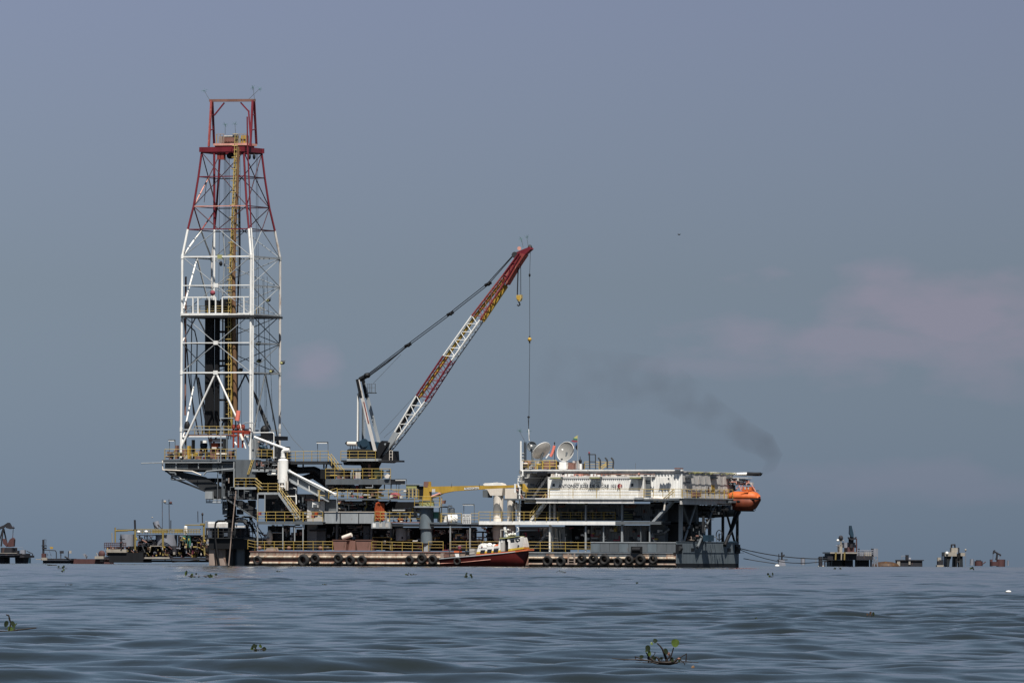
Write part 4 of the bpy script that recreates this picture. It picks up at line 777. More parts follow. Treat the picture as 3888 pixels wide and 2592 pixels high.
solo('platform_column','grey leg under the left of the pedestal platform','column',M().box(D(812,500),D(838,610),vc-2,vc-1.6),GREY); solo('platform_column','grey leg left of the pedestal cone','column',M().box(D(1185,500),D(1212,640),vc-2,vc-1.6),GREY); solo('red_pump','small red pump under the pedestal platform','pump',M().box(D(1118,590),D(1185,625),vc-1,vc).box(D(1142,545),D(1168,590),vc-1,vc),FRED)
solo('trunk_bend','black bundle of ducts under the pedestal platform','duct',M().poly([D(800,500),D(1000,520),D(1085,575),D(1085,590),D(880,610),D(820,560)],vc,vc+3),BLACK)
# high walkway from derrick to crane
deck('high grey walkway between derrick and crane',D(395,285),D(840,300),vc+1,vc+3,DARK,.4); railing('pale yellow railing of the high walkway between derrick and crane',[(D(400,288),vc+1),(D(845,280),vc+1)],1.25,sp=1.2); railing('black gear rail at the left end of the high walkway',[(D(380,300),vc+1.5),(D(440,300),vc+1.5)],1.3,mt=BLACK,sp=.4)
for i,x in enumerate((573,798,830)): solo('walkway_post',['black post under the middle of the high walkway','black post near the right end of the high walkway','black raking post at the stairs of the high walkway'][i],'post',M().bar(D(x,300),vc+1.5,D(x+(0 if i<2 else -20),365 if i<2 else 430),vc+1.5,.16),BLACK)
stairs('dark stairs with yellow rails from the high walkway down to the crane platform',D(845,288),D(990,475),vc+.5,.9,mt=BLACK)
lamp('lamp frame above the high walkway',D(722,80),D(835,96),D(740,285),vc+1.2)
solo('walkway_bracket','small black bracket at the head of the dark stairs','bracket',M().box(D(910,312),D(980,322),vc+.5,vc+1),BLACK)
# crane body
cr=Thing('lattice_boom_crane','big pedestal crane with a red and white lattice boom raised to the right','crane',P(Oz(520,1480),vc))
cr.part('deck_plate',M().box(Oz(150,1322),Oz(640,1360),vc-2.2,vc+2.2),LGREY); cr.part('deck_plate',M().box(Oz(62,1345),Oz(870,1372),vc-2,vc+2),DARK); cr.part('slew_ring',M().cyl(Oz(392,1375),Oz(662,1440),vc,24),BLACK); cr.part('slew_ring',M().cyl(Oz(420,1435),Oz(650,1480),vc,24),DARK)
cr.part('counterweight',M().poly([Oz(92,1375),Oz(275,1375),Oz(270,1422),Oz(105,1422)],vc-1.6,vc+1.6),BLACK); cr.part('engine_house',M().box(Oz(155,1188),Oz(560,1320),vc-1.7,vc+1.8),BLACK); cr.part('engine_roof',M().poly([Oz(155,1188),Oz(175,1172),Oz(330,1165),Oz(560,1188)],vc-1.6,vc+1.7),DARK)
cr.part('drum_housing',M().tube(Oz(425,1075),vc-1.2,Oz(425,1075),vc+1.2,.54,n=20),BLUE); cr.part('machinery_frame',M().poly([Oz(310,1060),Oz(370,1040),Oz(560,1060),Oz(600,1190),Oz(400,1190),Oz(330,1130)],vc-1,vc+1.2),BLUE); cr.part('muffler',M().tube(Oz(165,1090),vc-1,Oz(305,1092),vc-1,.28,n=14),CREAM); cr.part('exhaust_tip',M().tube(Oz(142,1068),vc-1,Oz(170,1092),vc-1,.22,n=12),BLACK)
for x in (203,240,278,318): cr.part('muffler_post',M().box(Oz(x-3,1105),Oz(x+3,1180),vc-1,vc-.9),DARK)
cr.part('name_plate',M().box(Oz(388,1122),Oz(415,1150),vc-1.03,vc-1.01),LGREY)
cr.part('cab',M().poly([Oz(655,1080),Oz(700,1040),Oz(800,1068),Oz(770,1130),Oz(700,1240),Oz(650,1330),Oz(620,1200)],vc-1.4,vc+.8),BLACK); cr.part('cab_window',M().poly([Oz(735,1085),Oz(768,1080),Oz(750,1120)],vc-1.43,vc-1.41),LGREY); cr.part('boom_foot',M().poly([Oz(620,1330),Oz(850,1200),Oz(860,1355),Oz(780,1390),Oz(640,1385)],vc-1,vc+1.5),BLACK)
for dv in (-1.3,1.3):
    cr.part('gantry_leg',M().bar(Oz(325 if dv<0 else 405,90),vc+dv,Oz(595 if dv<0 else 690,1205),vc+dv,.34,.3),SIDING if dv<0 else LGREY); cr.part('gantry_head',M().bar(Oz(318 if dv<0 else 402,80),vc+dv-.02,Oz(380 if dv<0 else 465,370),vc+dv-.02,.37,.33),BLACK)
cr.part('gantry_back_leg',M().tube(Oz(325,300),vc-1,Oz(318,1050),vc-1,.11),WHITE); cr.part('gantry_back_leg',M().tube(Oz(338,280),vc-.8,Oz(338,1060),vc-.8,.06),DARK)
cr.part('gantry_back_leg',M().tube(Oz(402,470),vc+1,Oz(398,1020),vc+1,.12),GREY)
for x in (415,435): cr.part('ladder_rail',M().tube(Oz(x,520),vc+.8,Oz(x,1020),vc+.8,.04),LGREY)
lm=M()
for y in range(530,1020,26): lm.bar(Oz(415,y),vc+.8,Oz(435,y),vc+.8,.05)
cr.part('ladder_rungs',lm,LGREY,kind='stuff')
cr.part('red_lettering_strip',M().bar(Oz(418,430),vc-1.5,Oz(492,765),vc-1.5,.12,.02),REDB)
cg_=cr.part('gantry_cage',M().box(Oz(470,285),Oz(545,298),vc-1,vc+.6),BLACK)
for x in (478,510,540,595): cr.part('cage_post',M().box(Oz(x-3,150),Oz(x+3,290),vc-1,vc-.92),GREY)
for y in (150,208,290): cr.part('cage_rail',M().box(Oz(460,y),Oz(597,y+5),vc-1,vc-.93),GREY)
cr.part('gantry_head_block',M().path([Oz(355,85),Oz(420,50),Oz(480,15)],vc,.3,8),BLACK); cr.part('gantry_head_block',M().ball(Oz(470,20),vc,(.45,.5,.35)),BLACK)
railing('yellow railing round the crane machinery deck',[(Oz(58,1350),vc-2),(Oz(600,1350),vc-2.2)],1.2,sp=1.1); railing('cream railing on the right of the crane cab',[(Oz(820,1345),vc-1),(Oz(866,1345),vc-1)],1.2,mt=CREAM,sp=.6,h=1.2) if False else railing('cream railing on the right of the crane cab',[(Oz(820,1345),vc-1),(Oz(866,1345),vc-1)],1.2,mt=CREAM,sp=.6)
# boom: four chord lattice
zbm=[(318,1388,.45),(395,1240,1.15),(535,1005,1.15),(700,760,1.15),(875,515,1.15),(1070,262,1.0),(1165,130,.55)]
low =[(318,1388),(425,1258),(588,1040),(751,788),(926,540),(1070,318),(1172,145)]
secs=[('white',WHITE),('white',WHITE),('red',RED),('white',WHITE),('red',REDB),('red',RED)]
U_=[P(H(a,b),vc-.55) for a,b,_ in zbm]; Lw=[P(H(a,b),vc-.55) for a,b in low]; dvv=Vector((0,1.5,0))
# keep the depth of the boom (upper chord to lower chord) sensible
for i,(nm,mt) in enumerate(secs):
    a,b=U_[i],U_[i+1]; c,d=Lw[i],Lw[i+1]
    for p,q in ((a,b),(c,d)):
        for dd in (Vector((0,0,0)),dvv): cr.part('boom_chord',M().tube3(p+dd,q+dd,.12 if dd.y==0 else .07,n=8),mt if dd.y==0 or mt is not WHITE else LGREY)
    n=max(2,int((b-a).length/1.25)); fm=[M(),M()]
    for k in range(n):
        p0,p1=a.lerp(b,k/n),a.lerp(b,(k+1)/n); q0,q1=c.lerp(d,k/n),c.lerp(d,(k+1)/n); hm=(q0+q1)/2
        for dd,m_ in ((Vector((0,0,0)),fm[0]),(dvv,fm[1])):
            m_.tube3(p0+dd,hm+dd,.05,n=5); m_.tube3(hm+dd,p1+dd,.05,n=5)
        m_=fm[1]; m_.tube3(p0,p1+dvv,.045,n=4); m_.tube3(q0,q1+dvv,.045,n=4); m_.tube3(p0,p0+dvv,.05,n=4); m_.tube3(q0,q0+dvv,.05,n=4)
    cr.part('boom_lacing',fm[0],mt,kind='stuff'); cr.part('boom_lacing',fm[1],mt if mt is not WHITE else LGREY,kind='stuff')
    # boom walkway under the upper chords
    up_off=(c-a)*.22
    if 1<=i<=4: cr.part('boom_walkway',M().bar3(a+up_off+Vector((0,.5,0)),b+up_off+Vector((0,.5,0)),.55,.28),[None,DARK,YCR,YCR,YCR][i],label='walkway strip inside the boom')
cr.part('boom_belt',M().bar3(P(H(940,545),vc+.3),P(H(1085,330),vc+.3),.3,.6),YCR)
cr.part('boom_end_plate',M().poly([H(318,1390),H(308,1378),H(395,1225),H(425,1235),H(400,1285)],vc-.75,vc-.62),LGREY)
cr.part('boom_head',M().poly([H(1068,262),H(1165,130),H(1200,140),H(1150,215),H(1085,325)],vc-.5,vc+.9),REDB); cr.part('boom_nose',M().poly([H(1140,150),H(1135,130),H(1228,92),H(1238,105),H(1195,145),H(1165,160)],vc-.3,vc+.7),RED); cr.part('boom_nose_tip',M().ball(H(1232,98),vc+.2,(.3,.3,.4)),DARK); cr.part('head_sheave',M().tube(H(1138,142),vc-.5,H(1138,142),vc+.9,.4,n=12),DARK); cr.part('head_sheave',M().tube(H(1166,102),vc-.1,H(1166,102),vc+.4,.25,n=12),SALM)
pend=[(215,890),(480,690),(740,497),(972,315),(1130,142)]
for off in (0,14):
    ps=[P(H(x,y+(off if 0<i<4 else off*.4)),vc+off*.06) for i,(x,y) in enumerate(pend)]
    for p,q in zip(ps[:-1],ps[1:]): cr.part('pendant_rope',M().tube3(p,q,.055,n=5),BLACK)
cr.part('pendant_rope',M().path([H(230,895),H(360,800),H(480,700)],vc+.4,.09,5),BLACK)
for (x,y) in pend[1:4]: cr.part('pendant_link',M().tube(H(x-16,y+14),vc+.4,H(x+22,y-4),vc+.4,.2,n=8),BLACK); cr.part('pendant_link',M().ball(H(x+6,y+6),vc+.4,.24),BLACK)
cr.part('pendant_link',M().tube(H(205,898),vc+.4,H(245,872),vc+.4,.24,n=8),BLACK)
for a,b in (((270,930),(440,752)),((310,1240),(530,1000)),((335,1262),(425,1182)),((555,965),(720,745))): cr.part('hoist_rope',M().tube(H(*a),vc+.3,H(*b),vc+.3,.022,n=4),GREY)
hk=Thing('hook_block','yellow hook block with a black hook hanging from the crane boom','hook',P(H(1162,455),vc))
for x0,x1_ in ((1158,1153),(1175,1176),(1163,1156)): hk.part('fall_rope',M().tube(H(x0,170 if x0>1160 else 200),vc+.1*(x0%3),H(x1_,390),vc+.1*(x0%3),.04,n=4),BLACK)
hk.part('block',M().poly([H(1148,388),H(1178,386),H(1178,408),H(1170,426),H(1156,426),H(1148,408)],vc-.2,vc+.3),YEL); hk.part('cheek',M().tube(H(1163,405),vc-.25,H(1163,405),vc+.35,.28,n=14),YCR)
hp_=[H(1162,428),H(1168,438),H(1171,447),H(1162,454),H(1154,448)]; hk.part('hook',M().path(hp_,vc,.085,6),BLACK)
wl=Thing('whip_line','long thin crane line with a yellow ball hanging above the quarters roof','crane line',P(H(1228,1280),vc))
wl.part('rope',M().path([H(1235,108),H(1230,270),H(1231,660),H(1226,1140),H(1224,1210)],vc,.03,5),DARK); wl.part('weight',M().ball(H(1230,266),vc,(.13,.13,.24)),BLACK); wl.part('ball',M().ball(H(1230,660),vc,(.27,.27,.27)),YCR); wl.part('ball_link',M().tube(H(1230,640),vc,H(1230,684),vc,.1),DARK)
wl.part('sling',M().path([H(1224,1128),H(1221,1140),H(1224,1210),H(1230,1275)],vc,.04,4),DARK); wl.part('shackle',M().ball(H(1224,1136),vc,(.2,.1,.12)),BLACK); wl.part('sling',M().path([H(1224,1210),H(1228,1280)],vc,.06,5),WHITE)
# ================================================================== OCHRE BOX BOOM CRANE
ve=1.4
oc=Thing('ochre_crane','ochre box boom crane lying level over the deck on a grey column','crane',P(E(525,1280),ve)); oc.part('column',M().path([E(530,1285),E(530,1215)],ve,.5,16),GREY); ux=P(E(532,900),ve).x
oc.part('column',M().lathe((ux,ve),[(.62,zz(E(0,1150),ve)),(.75,zz(E(0,1130),ve)),(.75,zz(E(0,975),ve)),(.95,zz(E(0,960),ve)),(.9,zz(E(0,700),ve)),(.9,zz(E(0,690),ve))],20),BGREY)
oc.part('column_foot',M().box(E(500,1150),E(548,1280),ve-.5,ve+.1),LGREY); oc.part('crane_base',M().lathe((ux,ve),[(1.0,zz(E(0,690),ve)),(1.0,zz(E(0,655),ve)),(.9,zz(E(0,650),ve)),(1.0,zz(E(0,630),ve))],20),OLIVE)
oc.part('turret',M().poly([E(487,625),E(575,625),E(560,560),E(552,400),E(500,400),E(492,560)],ve-.5,ve+.5),YCR,label='rust stained turret'); oc.part('turret_rust',M().poly([E(498,400),E(555,400),E(553,440),E(540,470),E(500,460)],ve-.52,ve-.505),BROWN)
oc.part('boom',M().poly([E(545,465),E(600,458),E(1205,447),E(1205,490),E(840,515),E(720,540),E(650,522),E(552,518)],ve-.35,ve+.35),YCR); oc.part('boom_extension',M().poly([E(1206,449),E(1665,440),E(1665,466),E(1206,489)],ve-.28,ve+.28),YCR); oc.part('boom_tip',M().poly([E(1640,425),E(1680,425),E(1725,490),E(1722,525),E(1690,520),E(1640,470)],ve-.3,ve+.3),YCR)
oc.part('lift_cylinder',M().tube(E(590,580),ve-.5,E(695,540),ve-.45,.13),SALM); oc.part('lift_cylinder',M().poly([E(560,590),E(600,572),E(660,555),E(730,535),E(660,575),E(580,600)],ve-.3,ve+.3),YCR); oc.part('white_label',M().box(E(597,488),E(634,525),ve-.38,ve-.355),SIDING)
oc.part('end_bracket',M().box(E(1576,425),E(1594,530),ve-.36,ve+.36),WHITE); oc.part('name_board',M().poly([E(982,470),E(1155,463),E(1155,488),E(982,496)],ve-.375,ve-.355),WHITE)
text(oc,'TECHNOCEANS',E(988,491),E(1150,470),ve-.385,INK,'lettering',bold=.02,tilt=.04); oc.part('machinery',M().box(E(425,455),E(490,600),ve+.2,ve+1.2),BLACK)
oc.part('hook_arm',M().path([E(1600,490),E(1640,540),E(1672,600),E(1690,640)],ve-.1,.16,6),BROWN); oc.part('hook_arm',M().path([E(1620,480),E(1680,580)],ve+.1,.08,6),BLACK); oc.part('hook_ball',M().ball(E(1680,640),ve-.1,(.3,.2,.3)),BLACK)
deck('small round platform about the ochre crane column',E(385,690),E(690,706),ve-1.3,ve+1.5,LGREY,.2); railing('yellow railing round the ochre crane platform',[(E(388,690),ve-1.3),(E(580,690),ve-1.3)],1.2,sp=1.2); railing('yellow railing on the right of the ochre crane platform',[(E(585,690),ve-1.2),(E(690,690),ve-1.2)],1.2,sp=1.1)
cl_=Thing('crane_ladder','yellow ladder from the ochre crane platform down to the second level','ladder',P(E(700,880),ve))
for x in (685,712): cl_.part('rail',M().tube(E(x,585),ve,E(x,885),ve,.06),YEL)
for y in range(600,880,22): cl_.part('rung',M().box(E(685,y),E(712,y+4),ve-.03,ve+.03),YEL)
solo('loudspeaker','brown box hung right of the ochre crane platform','box',M().poly([E(712,625),E(748,622),E(740,662),E(716,662)],ve-.3,ve+.2),BROWN)
# ================================================================== QUARTERS (right half)
zRoof0,zRoof1=P(Fz(800,470),1.5).z,P(Fz(800,434),1.5).z
uq0=P(Fz(75,500),1.5).x; uq1=P(G(600,280),1.5).x
hd=Thing('helideck','flat white edged helideck roof over the quarters, seen edge on','helideck',P(Fz(900,470),0)); hd.part('slab',M().b3((uq0,1.75,zRoof0+.1),(uq1,24.5,zRoof1-.16)),SIDING)
n=14
for i in range(n): hd.part('edge_panel',M().b3((uq0+(uq1-uq0)*i/n,1.5,zRoof0),(uq0+(uq1-uq0)*(i+1)/n-.04,1.74,zRoof1-.17)),SIDING)
hd.part('edge_lip',M().b3((uq0-.1,1.35,zRoof1-.16),(uq1+.04,1.8,zRoof1)),WHITE)
def wend(u0,px):
    lo,hi=-2.,45.
    for _ in range(40):
        mid_=(lo+hi)/2
        if P((px,1900),mid_).x>u0: lo=mid_
        else: hi=mid_
    return lo
v_end=wend(uq1,G(1500,0)[0])
for i in range(14):
    a_v=1.8+i*(v_end-1.8)/14; b_v=1.8+(i+1)*(v_end-1.8)/14-.06; nf=M().tube3((uq1+.55,a_v,zRoof1-.3),(uq1+.55,b_v,zRoof1-.3),.05,n=5).tube3((uq1+.3,a_v,zRoof1-.38),(uq1+.3,b_v,zRoof1-.38),.03,n=4).tube3((uq1+.02,a_v,zRoof1-.5),(uq1+.6,a_v,zRoof1-.25),.05,n=5)
    hd.part('net_frame',nf,OLIVE if i%3 else GREY)
for i in range(26): hd.part('soffit_beam',M().b3((uq0+.6+i*(uq1-uq0-1)/26,1.8,zRoof0-.12),(uq0+.8+i*(uq1-uq0-1)/26,6,zRoof0+.09)),GREY)
# main (accommodation) deck
zA0,zA1=P(Fz(600,790),-.8).z,P(Fz(600,742),-.8).z; uA0=P(Fz(245,760),-.8).x; uA1=P(G(470,620),0).x
ad=Thing('quarters_deck','white edged accommodation deck running the length of the quarters','deck',Vector(((uA0+uA1)/2,0,zA0)))
ad.part('deck_plate',M().b3((uA0-4.5,-.55,zA1-.25),(uq1+.3,23,zA1-.06)),GREY); n=9
for i in range(n): 
    xa,xb=uA0+(P(Fz(1305,0),-.8).x-uA0)*i/n,uA0+(P(Fz(1305,0),-.8).x-uA0)*(i+1)/n; ad.part('edge_beam',M().b3((xa,-.82,zA0),(xb-.04,-.6,zA1-.12)),SIDING); 
ad.part('edge_flange',M().b3((uA0-.1,-1.0,zA1-.12),(P(Fz(1305,0),-.8).x,-.5,zA1)),WHITE); ad.part('lower_flange',M().b3((uA0,-.92,zA0-.07),(P(Fz(1305,0),-.8).x,-.5,zA0-.003)),WHITE)
ad.part('edge_flange',M().box(Fz(1310,735),Fz(1465,748),-.3,.3),WHITE); ad.part('edge_beam',M().box(Fz(1310,750),Fz(1465,766),-.25,.2),SIDING)
ad.part('edge_flange',M().box(G(210,592),G(430,604),-.3,.3),SIDING); ad.part('edge_flange',M().box(G(445,588),G(595,598),-.35,.3),WHITE); ad.part('edge_beam',M().box(G(150,605),G(595,625),-.2,.2),LGREY)
zR=P(G(595,600),0).z; ad.part('side_beam',M().b3((uq1+.3,-.2,zR-.75),(uq1+.55,wend(uq1,G(1190,0)[0]),zR)),SIDING); ad.part('side_flange',M().b3((uq1+.3,-.2,zR),(uq1+.9,wend(uq1,G(1190,0)[0]),zR+.08)),LGREY)
# front container with the ship name
vco=.35; ct=Thing('name_container','white corrugated container lettered ANTONIO JOSE DE SUCRE 103','container',P(Fz(880,742),vco))
ct.part('body',M().box(Fz(372,520),Fz(1408,742),vco+.12,vco+2.9),SIDING); ct.part('corrugated_side',M().corr(Fz(487,524),Fz(1243,742),vco+.11,.277,.09),WHITE)
ct.part('flat_panel',M().box(Fz(388,530),Fz(487,742),vco+.04,vco+.118),WHITE); ct.part('flat_panel',M().box(Fz(1243,530),Fz(1350,742),vco+.04,vco+.118),WHITE)
ct.part('door',M().box(Fz(1352,535),Fz(1396,738),vco+.06,vco+.118),SIDING); ct.part('corner_post',M().box(Fz(370,516),Fz(387,744),vco-.02,vco+.11),WHITE); ct.part('corner_post',M().box(Fz(1397,516),Fz(1410,744),vco-.02,vco+.11),WHITE); ct.part('top_rail',M().box(Fz(370,514),Fz(1410,526),vco-.05,vco+.11),WHITE)
for x in (420,1271): ct.part('window',M().box(Fz(x,583),Fz(x+24,616),vco+.0,vco+.038),GLASS)
text(ct,'ANTONIO JOSE DE SUCRE 103',Fz(484,641),Fz(1112,592),vco-.012,INK,'ship_name',bold=.018)
for (s,x0,x1_,y0,y1) in ((None,652,715,586,574),(None,758,792,584,572),(None,835,848,584,574),(None,882,935,582,568),(None,950,966,584,570),(None,892,930,548,542)):
    ct.part('small_print',M().box(Fz(x0,y0),Fz(x1_,y1),vco+.0,vco+.012),DISH)
em_=ct.part('round_emblem',M().tube3(P(Fz(1150,612),vco-.012),P(Fz(1150,612),vco+.01),.32,n=20),RED)
ct.part('emblem_inlay',M().poly([Fz(1136,594),Fz(1165,594),Fz(1165,604),Fz(1152,630),Fz(1142,630),Fz(1154,603),Fz(1136,603)],vco-.03,vco-.014),SALM,em_)
for (a,b,lab) in (((398,518),(508,529),'olive lamp at the left end of the name container'),((820,516),(932,527),'olive lamp at the middle of the name container'),((1256,516),(1378,528),'olive lamp at the right end of the name container'),((690,800),(775,810),'yellow lamp under the quarters deck edge')):
    t=Thing('wall_lamp',lab,'lamp',P(Fz((a[0]+b[0])/2,b[1]),-.2),'hooded lamps along the quarters'); t.part('hood',M().box(Fz(*a),Fz(*b),-.35,.25 if a[1]<700 else -.1),OLIVE); t.part('bracket',M().box(Fz(b[0],a[1]-8),Fz(b[0]+12,b[1]),-.2,.4),GREY)
# clutter between roof and container
for i,(x0,x1_,mt) in enumerate(((405,440,CREAM),(448,518,WHITE),(552,650,WHITE),(652,750,SALM),(755,830,BROWN),(833,935,WHITE),(950,1000,SALM),(1040,1130,CREAM),(1150,1240,WHITE),(1330,1440,SIDING),(1495,1530,SIDING))):
    solo('roof_store',['cream box at the left end under the helideck','white box under the helideck above the left container window','broad white box under the helideck','pinkish box under the helideck','dark rusty box under the helideck','white box above the middle lamp','small pink box under the helideck','cream box under the helideck right of the pink one','white box above the red emblem','pale box above the container door','small pale box at the end of the pipe rack'][i],'box',M().box(Fz(x0,480),Fz(x1_,513),1.4,3),mt)
prk=Thing('hanging_rack','thin pipe rack with hangers under the edge of the helideck','pipe rack',P(Fz(1000,512),.8)); prk.part('pipe',M().tube(Fz(400,508),.8,Fz(1530,508),.8,.05),SIDING); prk.part('pipe',M().tube(Fz(900,484),.8,Fz(1530,486),.8,.05),BROWN)
for x in range(430,1530,78): prk.part('hanger',M().bar(Fz(x,474),.8,Fz(x-6,515),.8,.07),BROWN if x%4 else GREY)
# recessed left block
vl=6.0; lbk=Thing('left_quarters_block','beige grey steel block at the left end of the quarters behind the stairs','building',P(Fz(230,1215),vl))
lbk.part('upper_wall',M().box(Fz(70,478),Fz(372,738),vl,vl+8),DGRAY); lbk.part('roof_band',M().box(Fz(60,440),Fz(380,478),1.9,vl+6),SIDING); lbk.part('ac_unit',M().box(Fz(252,462),Fz(345,498),.6,1.3),BLACK); lbk.part('window_slot',M().box(Fz(180,585),Fz(222,608),vl-.04,vl-.005),GREY); lbk.part('white_trim',M().box(Fz(120,518),Fz(355,525),vl-.3,vl-.005),WHITE); lbk.part('deck_edge',M().box(Fz(115,742),Fz(300,795),1.0,vl+4),SIDING)
lbk.part('lower_wall',M().box(Fz(60,1050),Fz(385,1090),vl-.2,vl+8),DGRAY); lbk.part('lower_wall',M().box(Fz(60,1092),Fz(385,1330),vl+.5,vl+8),GREY); lbk.part('lower_slot',M().box(Fz(180,1148),Fz(222,1163),vl+.4,vl+.49),BLACK); lbk.part('dark_bay',M().box(Fz(75,798),Fz(390,985),vl,vl+6),BLACK); lbk.part('cream_panel',M().box(Fz(320,1050),Fz(385,1180),vl-1,vl-.5),SIDING)
stairs('dull stairs from the quarters deck up to the roof, behind the ochre boom tip',Fz(372,505),Fz(205,740),3.5,.9,mt=SIDING,rmt=DARK); stairs('bright white stairs with yellow rails down to the middle walkway',Fz(345,775),Fz(178,992),.1,1.0,mt=WHITE); stairs('shaded stairs at deck level left of the white column',Fz(385,1090),Fz(215,1300),3.8,.9,mt=LGREY,rail=False)
solo('dark_generator','dark blue and orange machine behind the ochre boom tip','machine',M().box(Fz(275,655),Fz(362,690),3,5),BLUE); solo('orange_machine','orange brown rail work under the blue machine','machine',M().box(Fz(275,695),Fz(362,738),2.6,4),BROWN)
railing('yellow railing from the stairs along the name container',[(Fz(135,742),-.85),(Fz(1408,742),-.85)],1.17,sp=3.3,mt=YEL); railing('yellow railing on the quarters deck before the corrugated wall',[(Fz(1412,742),-.25),(G(590,590),-.25)],1.1,sp=1.25)
# mast pipes at the left end
mp2=Thing('corner_mast','tall white pipe mast with bends at the left corner of the quarters','mast',P(Fz(60,1050),.3)); mp2.part('pipe',M().path([Fz(78,125),Fz(78,440),Fz(98,450),Fz(98,500),Fz(52,530),Fz(48,600),Fz(66,640),Fz(62,1040)],.3,.11,8),WHITE); mp2.part('pipe',M().path([Fz(92,340),Fz(92,440)],.3,.1,8),WHITE)
for y in (500,555,620,700,820,880): mp2.part('clamp',M().box(Fz(46,y),Fz(82,y+6),.15,.2),WHITE)
mp2.part('pipe',M().path([Fz(50,800),Fz(48,990)],.6,.14,8),SIDING)
# stiffened wall at upper right front and the receding right wall
vr=1.6; rwz0,rwz1=P(G(500,590),vr).z,P(G(500,300),vr).z; ur=P(G(592,450),vr).x
rw=Thing('right_quarters_block','white corrugated block at the right corner of the quarters, its long side wall facing right','building',P(G(400,590),vr)); rw.part('body',M().b3((P(G(-160,450),vr).x,vr+.1,rwz0),(ur-.05,20.2,rwz1)),SIDING)
rw.part('corrugated_wall',M().corr(G(215,308),G(590,590),vr+.09,.42,.10),WHITE); rw.part('dark_door_bay',M().box(G(140,315),G(212,590),vr-.4,vr-.02),GREY); rw.part('corner_post',M().b3((ur-.1,vr-.05,rwz0),(ur+.05,vr+.15,rwz1)),WHITE); rw.part('lamp',M().box(G(328,342),G(460,354),vr-.8,vr-.4),LITE); rw.part('lamp_arm',M().box(G(425,354),G(440,382),vr-.4,vr-.2),WHITE)
nn=16
for i in range(nn):
    a=vr+.2+i*(20.-vr)/nn; rw.part('side_panel',M().b3((ur-.045,a,rwz0),(ur+.03 if i%2 else ur+.01,a+(20.-vr)/nn-.05,rwz1)),SIDING)
def rside(a,b,d,nm,mt):
    va,vb=wend(ur,a[0]),wend(ur,b[0]); return rw.part(nm,M().b3((ur+.035,va,P(a,va).z),(ur+.035+d,vb,P(b,vb).z)),mt)
for a,b in (((625,330),(695,358)),((930,345),(985,368)),((1115,345),(1170,365))): rside(G(*a),G(*b),.35,'vent_hood',GREY)
rside(G(600,402),G(690,418),.02,'stencilled_words',GREY); rside(G(940,440),G(975,528),.06,'door',YCR); rside(G(900,462),G(912,545),.06,'window',GLASS); rside(G(700,530),G(790,582),.3,'rust_box',BROWN); rside(G(920,292),G(990,310),.5,'bracket',WHITE)
railing('yellow railing along the right side of the quarters deck',[((G(600,0)[0],G(600,597)[1]),-.2),(G(1200,600),wend(uq1+.8,G(1200,0)[0]))],1.1,sp=1.6)
# middle level
vm1=3.6; zM=P(Fz(800,990),0).z
md=deck('long white walkway at middle level under the quarters',E(1155,870),Fz(1100,1025),0,3.6,WHITE,.44); deck('duller continuation of the middle walkway to the right',Fz(1102,992),G(345,905),.02,3.6,GREY,.4)
railing('pale yellow railing of the middle walkway around the white ducts',[(E(1155,868),-.05),(Fz(480,990),-.05)],1.15,sp=1.5); railing('dim yellow railing of the middle walkway under the name container',[(Fz(495,985),1),(Fz(1100,985),1)],1.05,sp=1.5)
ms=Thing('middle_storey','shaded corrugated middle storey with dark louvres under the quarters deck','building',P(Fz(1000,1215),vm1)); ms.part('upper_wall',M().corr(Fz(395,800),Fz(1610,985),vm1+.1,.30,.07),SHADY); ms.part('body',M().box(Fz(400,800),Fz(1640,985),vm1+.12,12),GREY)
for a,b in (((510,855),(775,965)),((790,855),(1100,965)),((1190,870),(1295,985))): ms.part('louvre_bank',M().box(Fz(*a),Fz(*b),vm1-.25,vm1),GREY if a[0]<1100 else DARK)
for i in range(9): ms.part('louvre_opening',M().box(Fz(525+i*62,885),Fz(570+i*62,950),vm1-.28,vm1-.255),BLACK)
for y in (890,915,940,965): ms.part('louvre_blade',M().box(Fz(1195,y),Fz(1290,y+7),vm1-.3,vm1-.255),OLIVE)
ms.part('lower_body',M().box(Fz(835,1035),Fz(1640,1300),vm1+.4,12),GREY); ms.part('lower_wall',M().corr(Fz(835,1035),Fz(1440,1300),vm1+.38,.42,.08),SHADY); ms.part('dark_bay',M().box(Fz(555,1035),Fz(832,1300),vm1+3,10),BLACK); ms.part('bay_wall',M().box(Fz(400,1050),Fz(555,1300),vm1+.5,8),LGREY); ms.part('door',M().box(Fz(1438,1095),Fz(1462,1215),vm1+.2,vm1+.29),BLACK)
for (a,b,mt) in (((1040,1060),(1090,1100),DISH),((1050,1105),(1145,1118),GREY),((1340,1138),(1370,1160),FRED),((1340,1165),(1368,1200),WHITE),((1085,1040),(1125,1058),OLIVE),((890,1198),(920,1215),INK),((960,1150),(990,1170),WHITE)): ms.part('wall_item',M().box(Fz(*a),Fz(*b),vm1+.1,vm1+.28),mt)
for i,(x,y0,y1,wd_,mt) in enumerate(((390,795,1320,12,WHITE),(778,800,1320,12,LGREY),(1172,800,1330,15,LGREY),(972,1035,1215,7,LGREY),(1470,1035,1215,8,LGREY),(1375,1035,1215,7,GREY),(440,790,985,16,SIDING))):
    solo('quarters_column',['bright white column at the foot of the white stairs','grey column left of the dark bay','thick grey column in the middle of the quarters side','slim pole on the lower quarters wall','slim pole near the black door','slim dull pole beside the small red sign','short white column behind the white stairs'][i],'column',M().box(Fz(x-wd_/2,y0),Fz(x+wd_/2,y1),.45,.75),mt,'columns carrying the quarters')
solo('column_brace','short white brace at the head of the white column','brace',M().bar(Fz(395,800),.6,Fz(440,865),1.5,.15),LGREY)
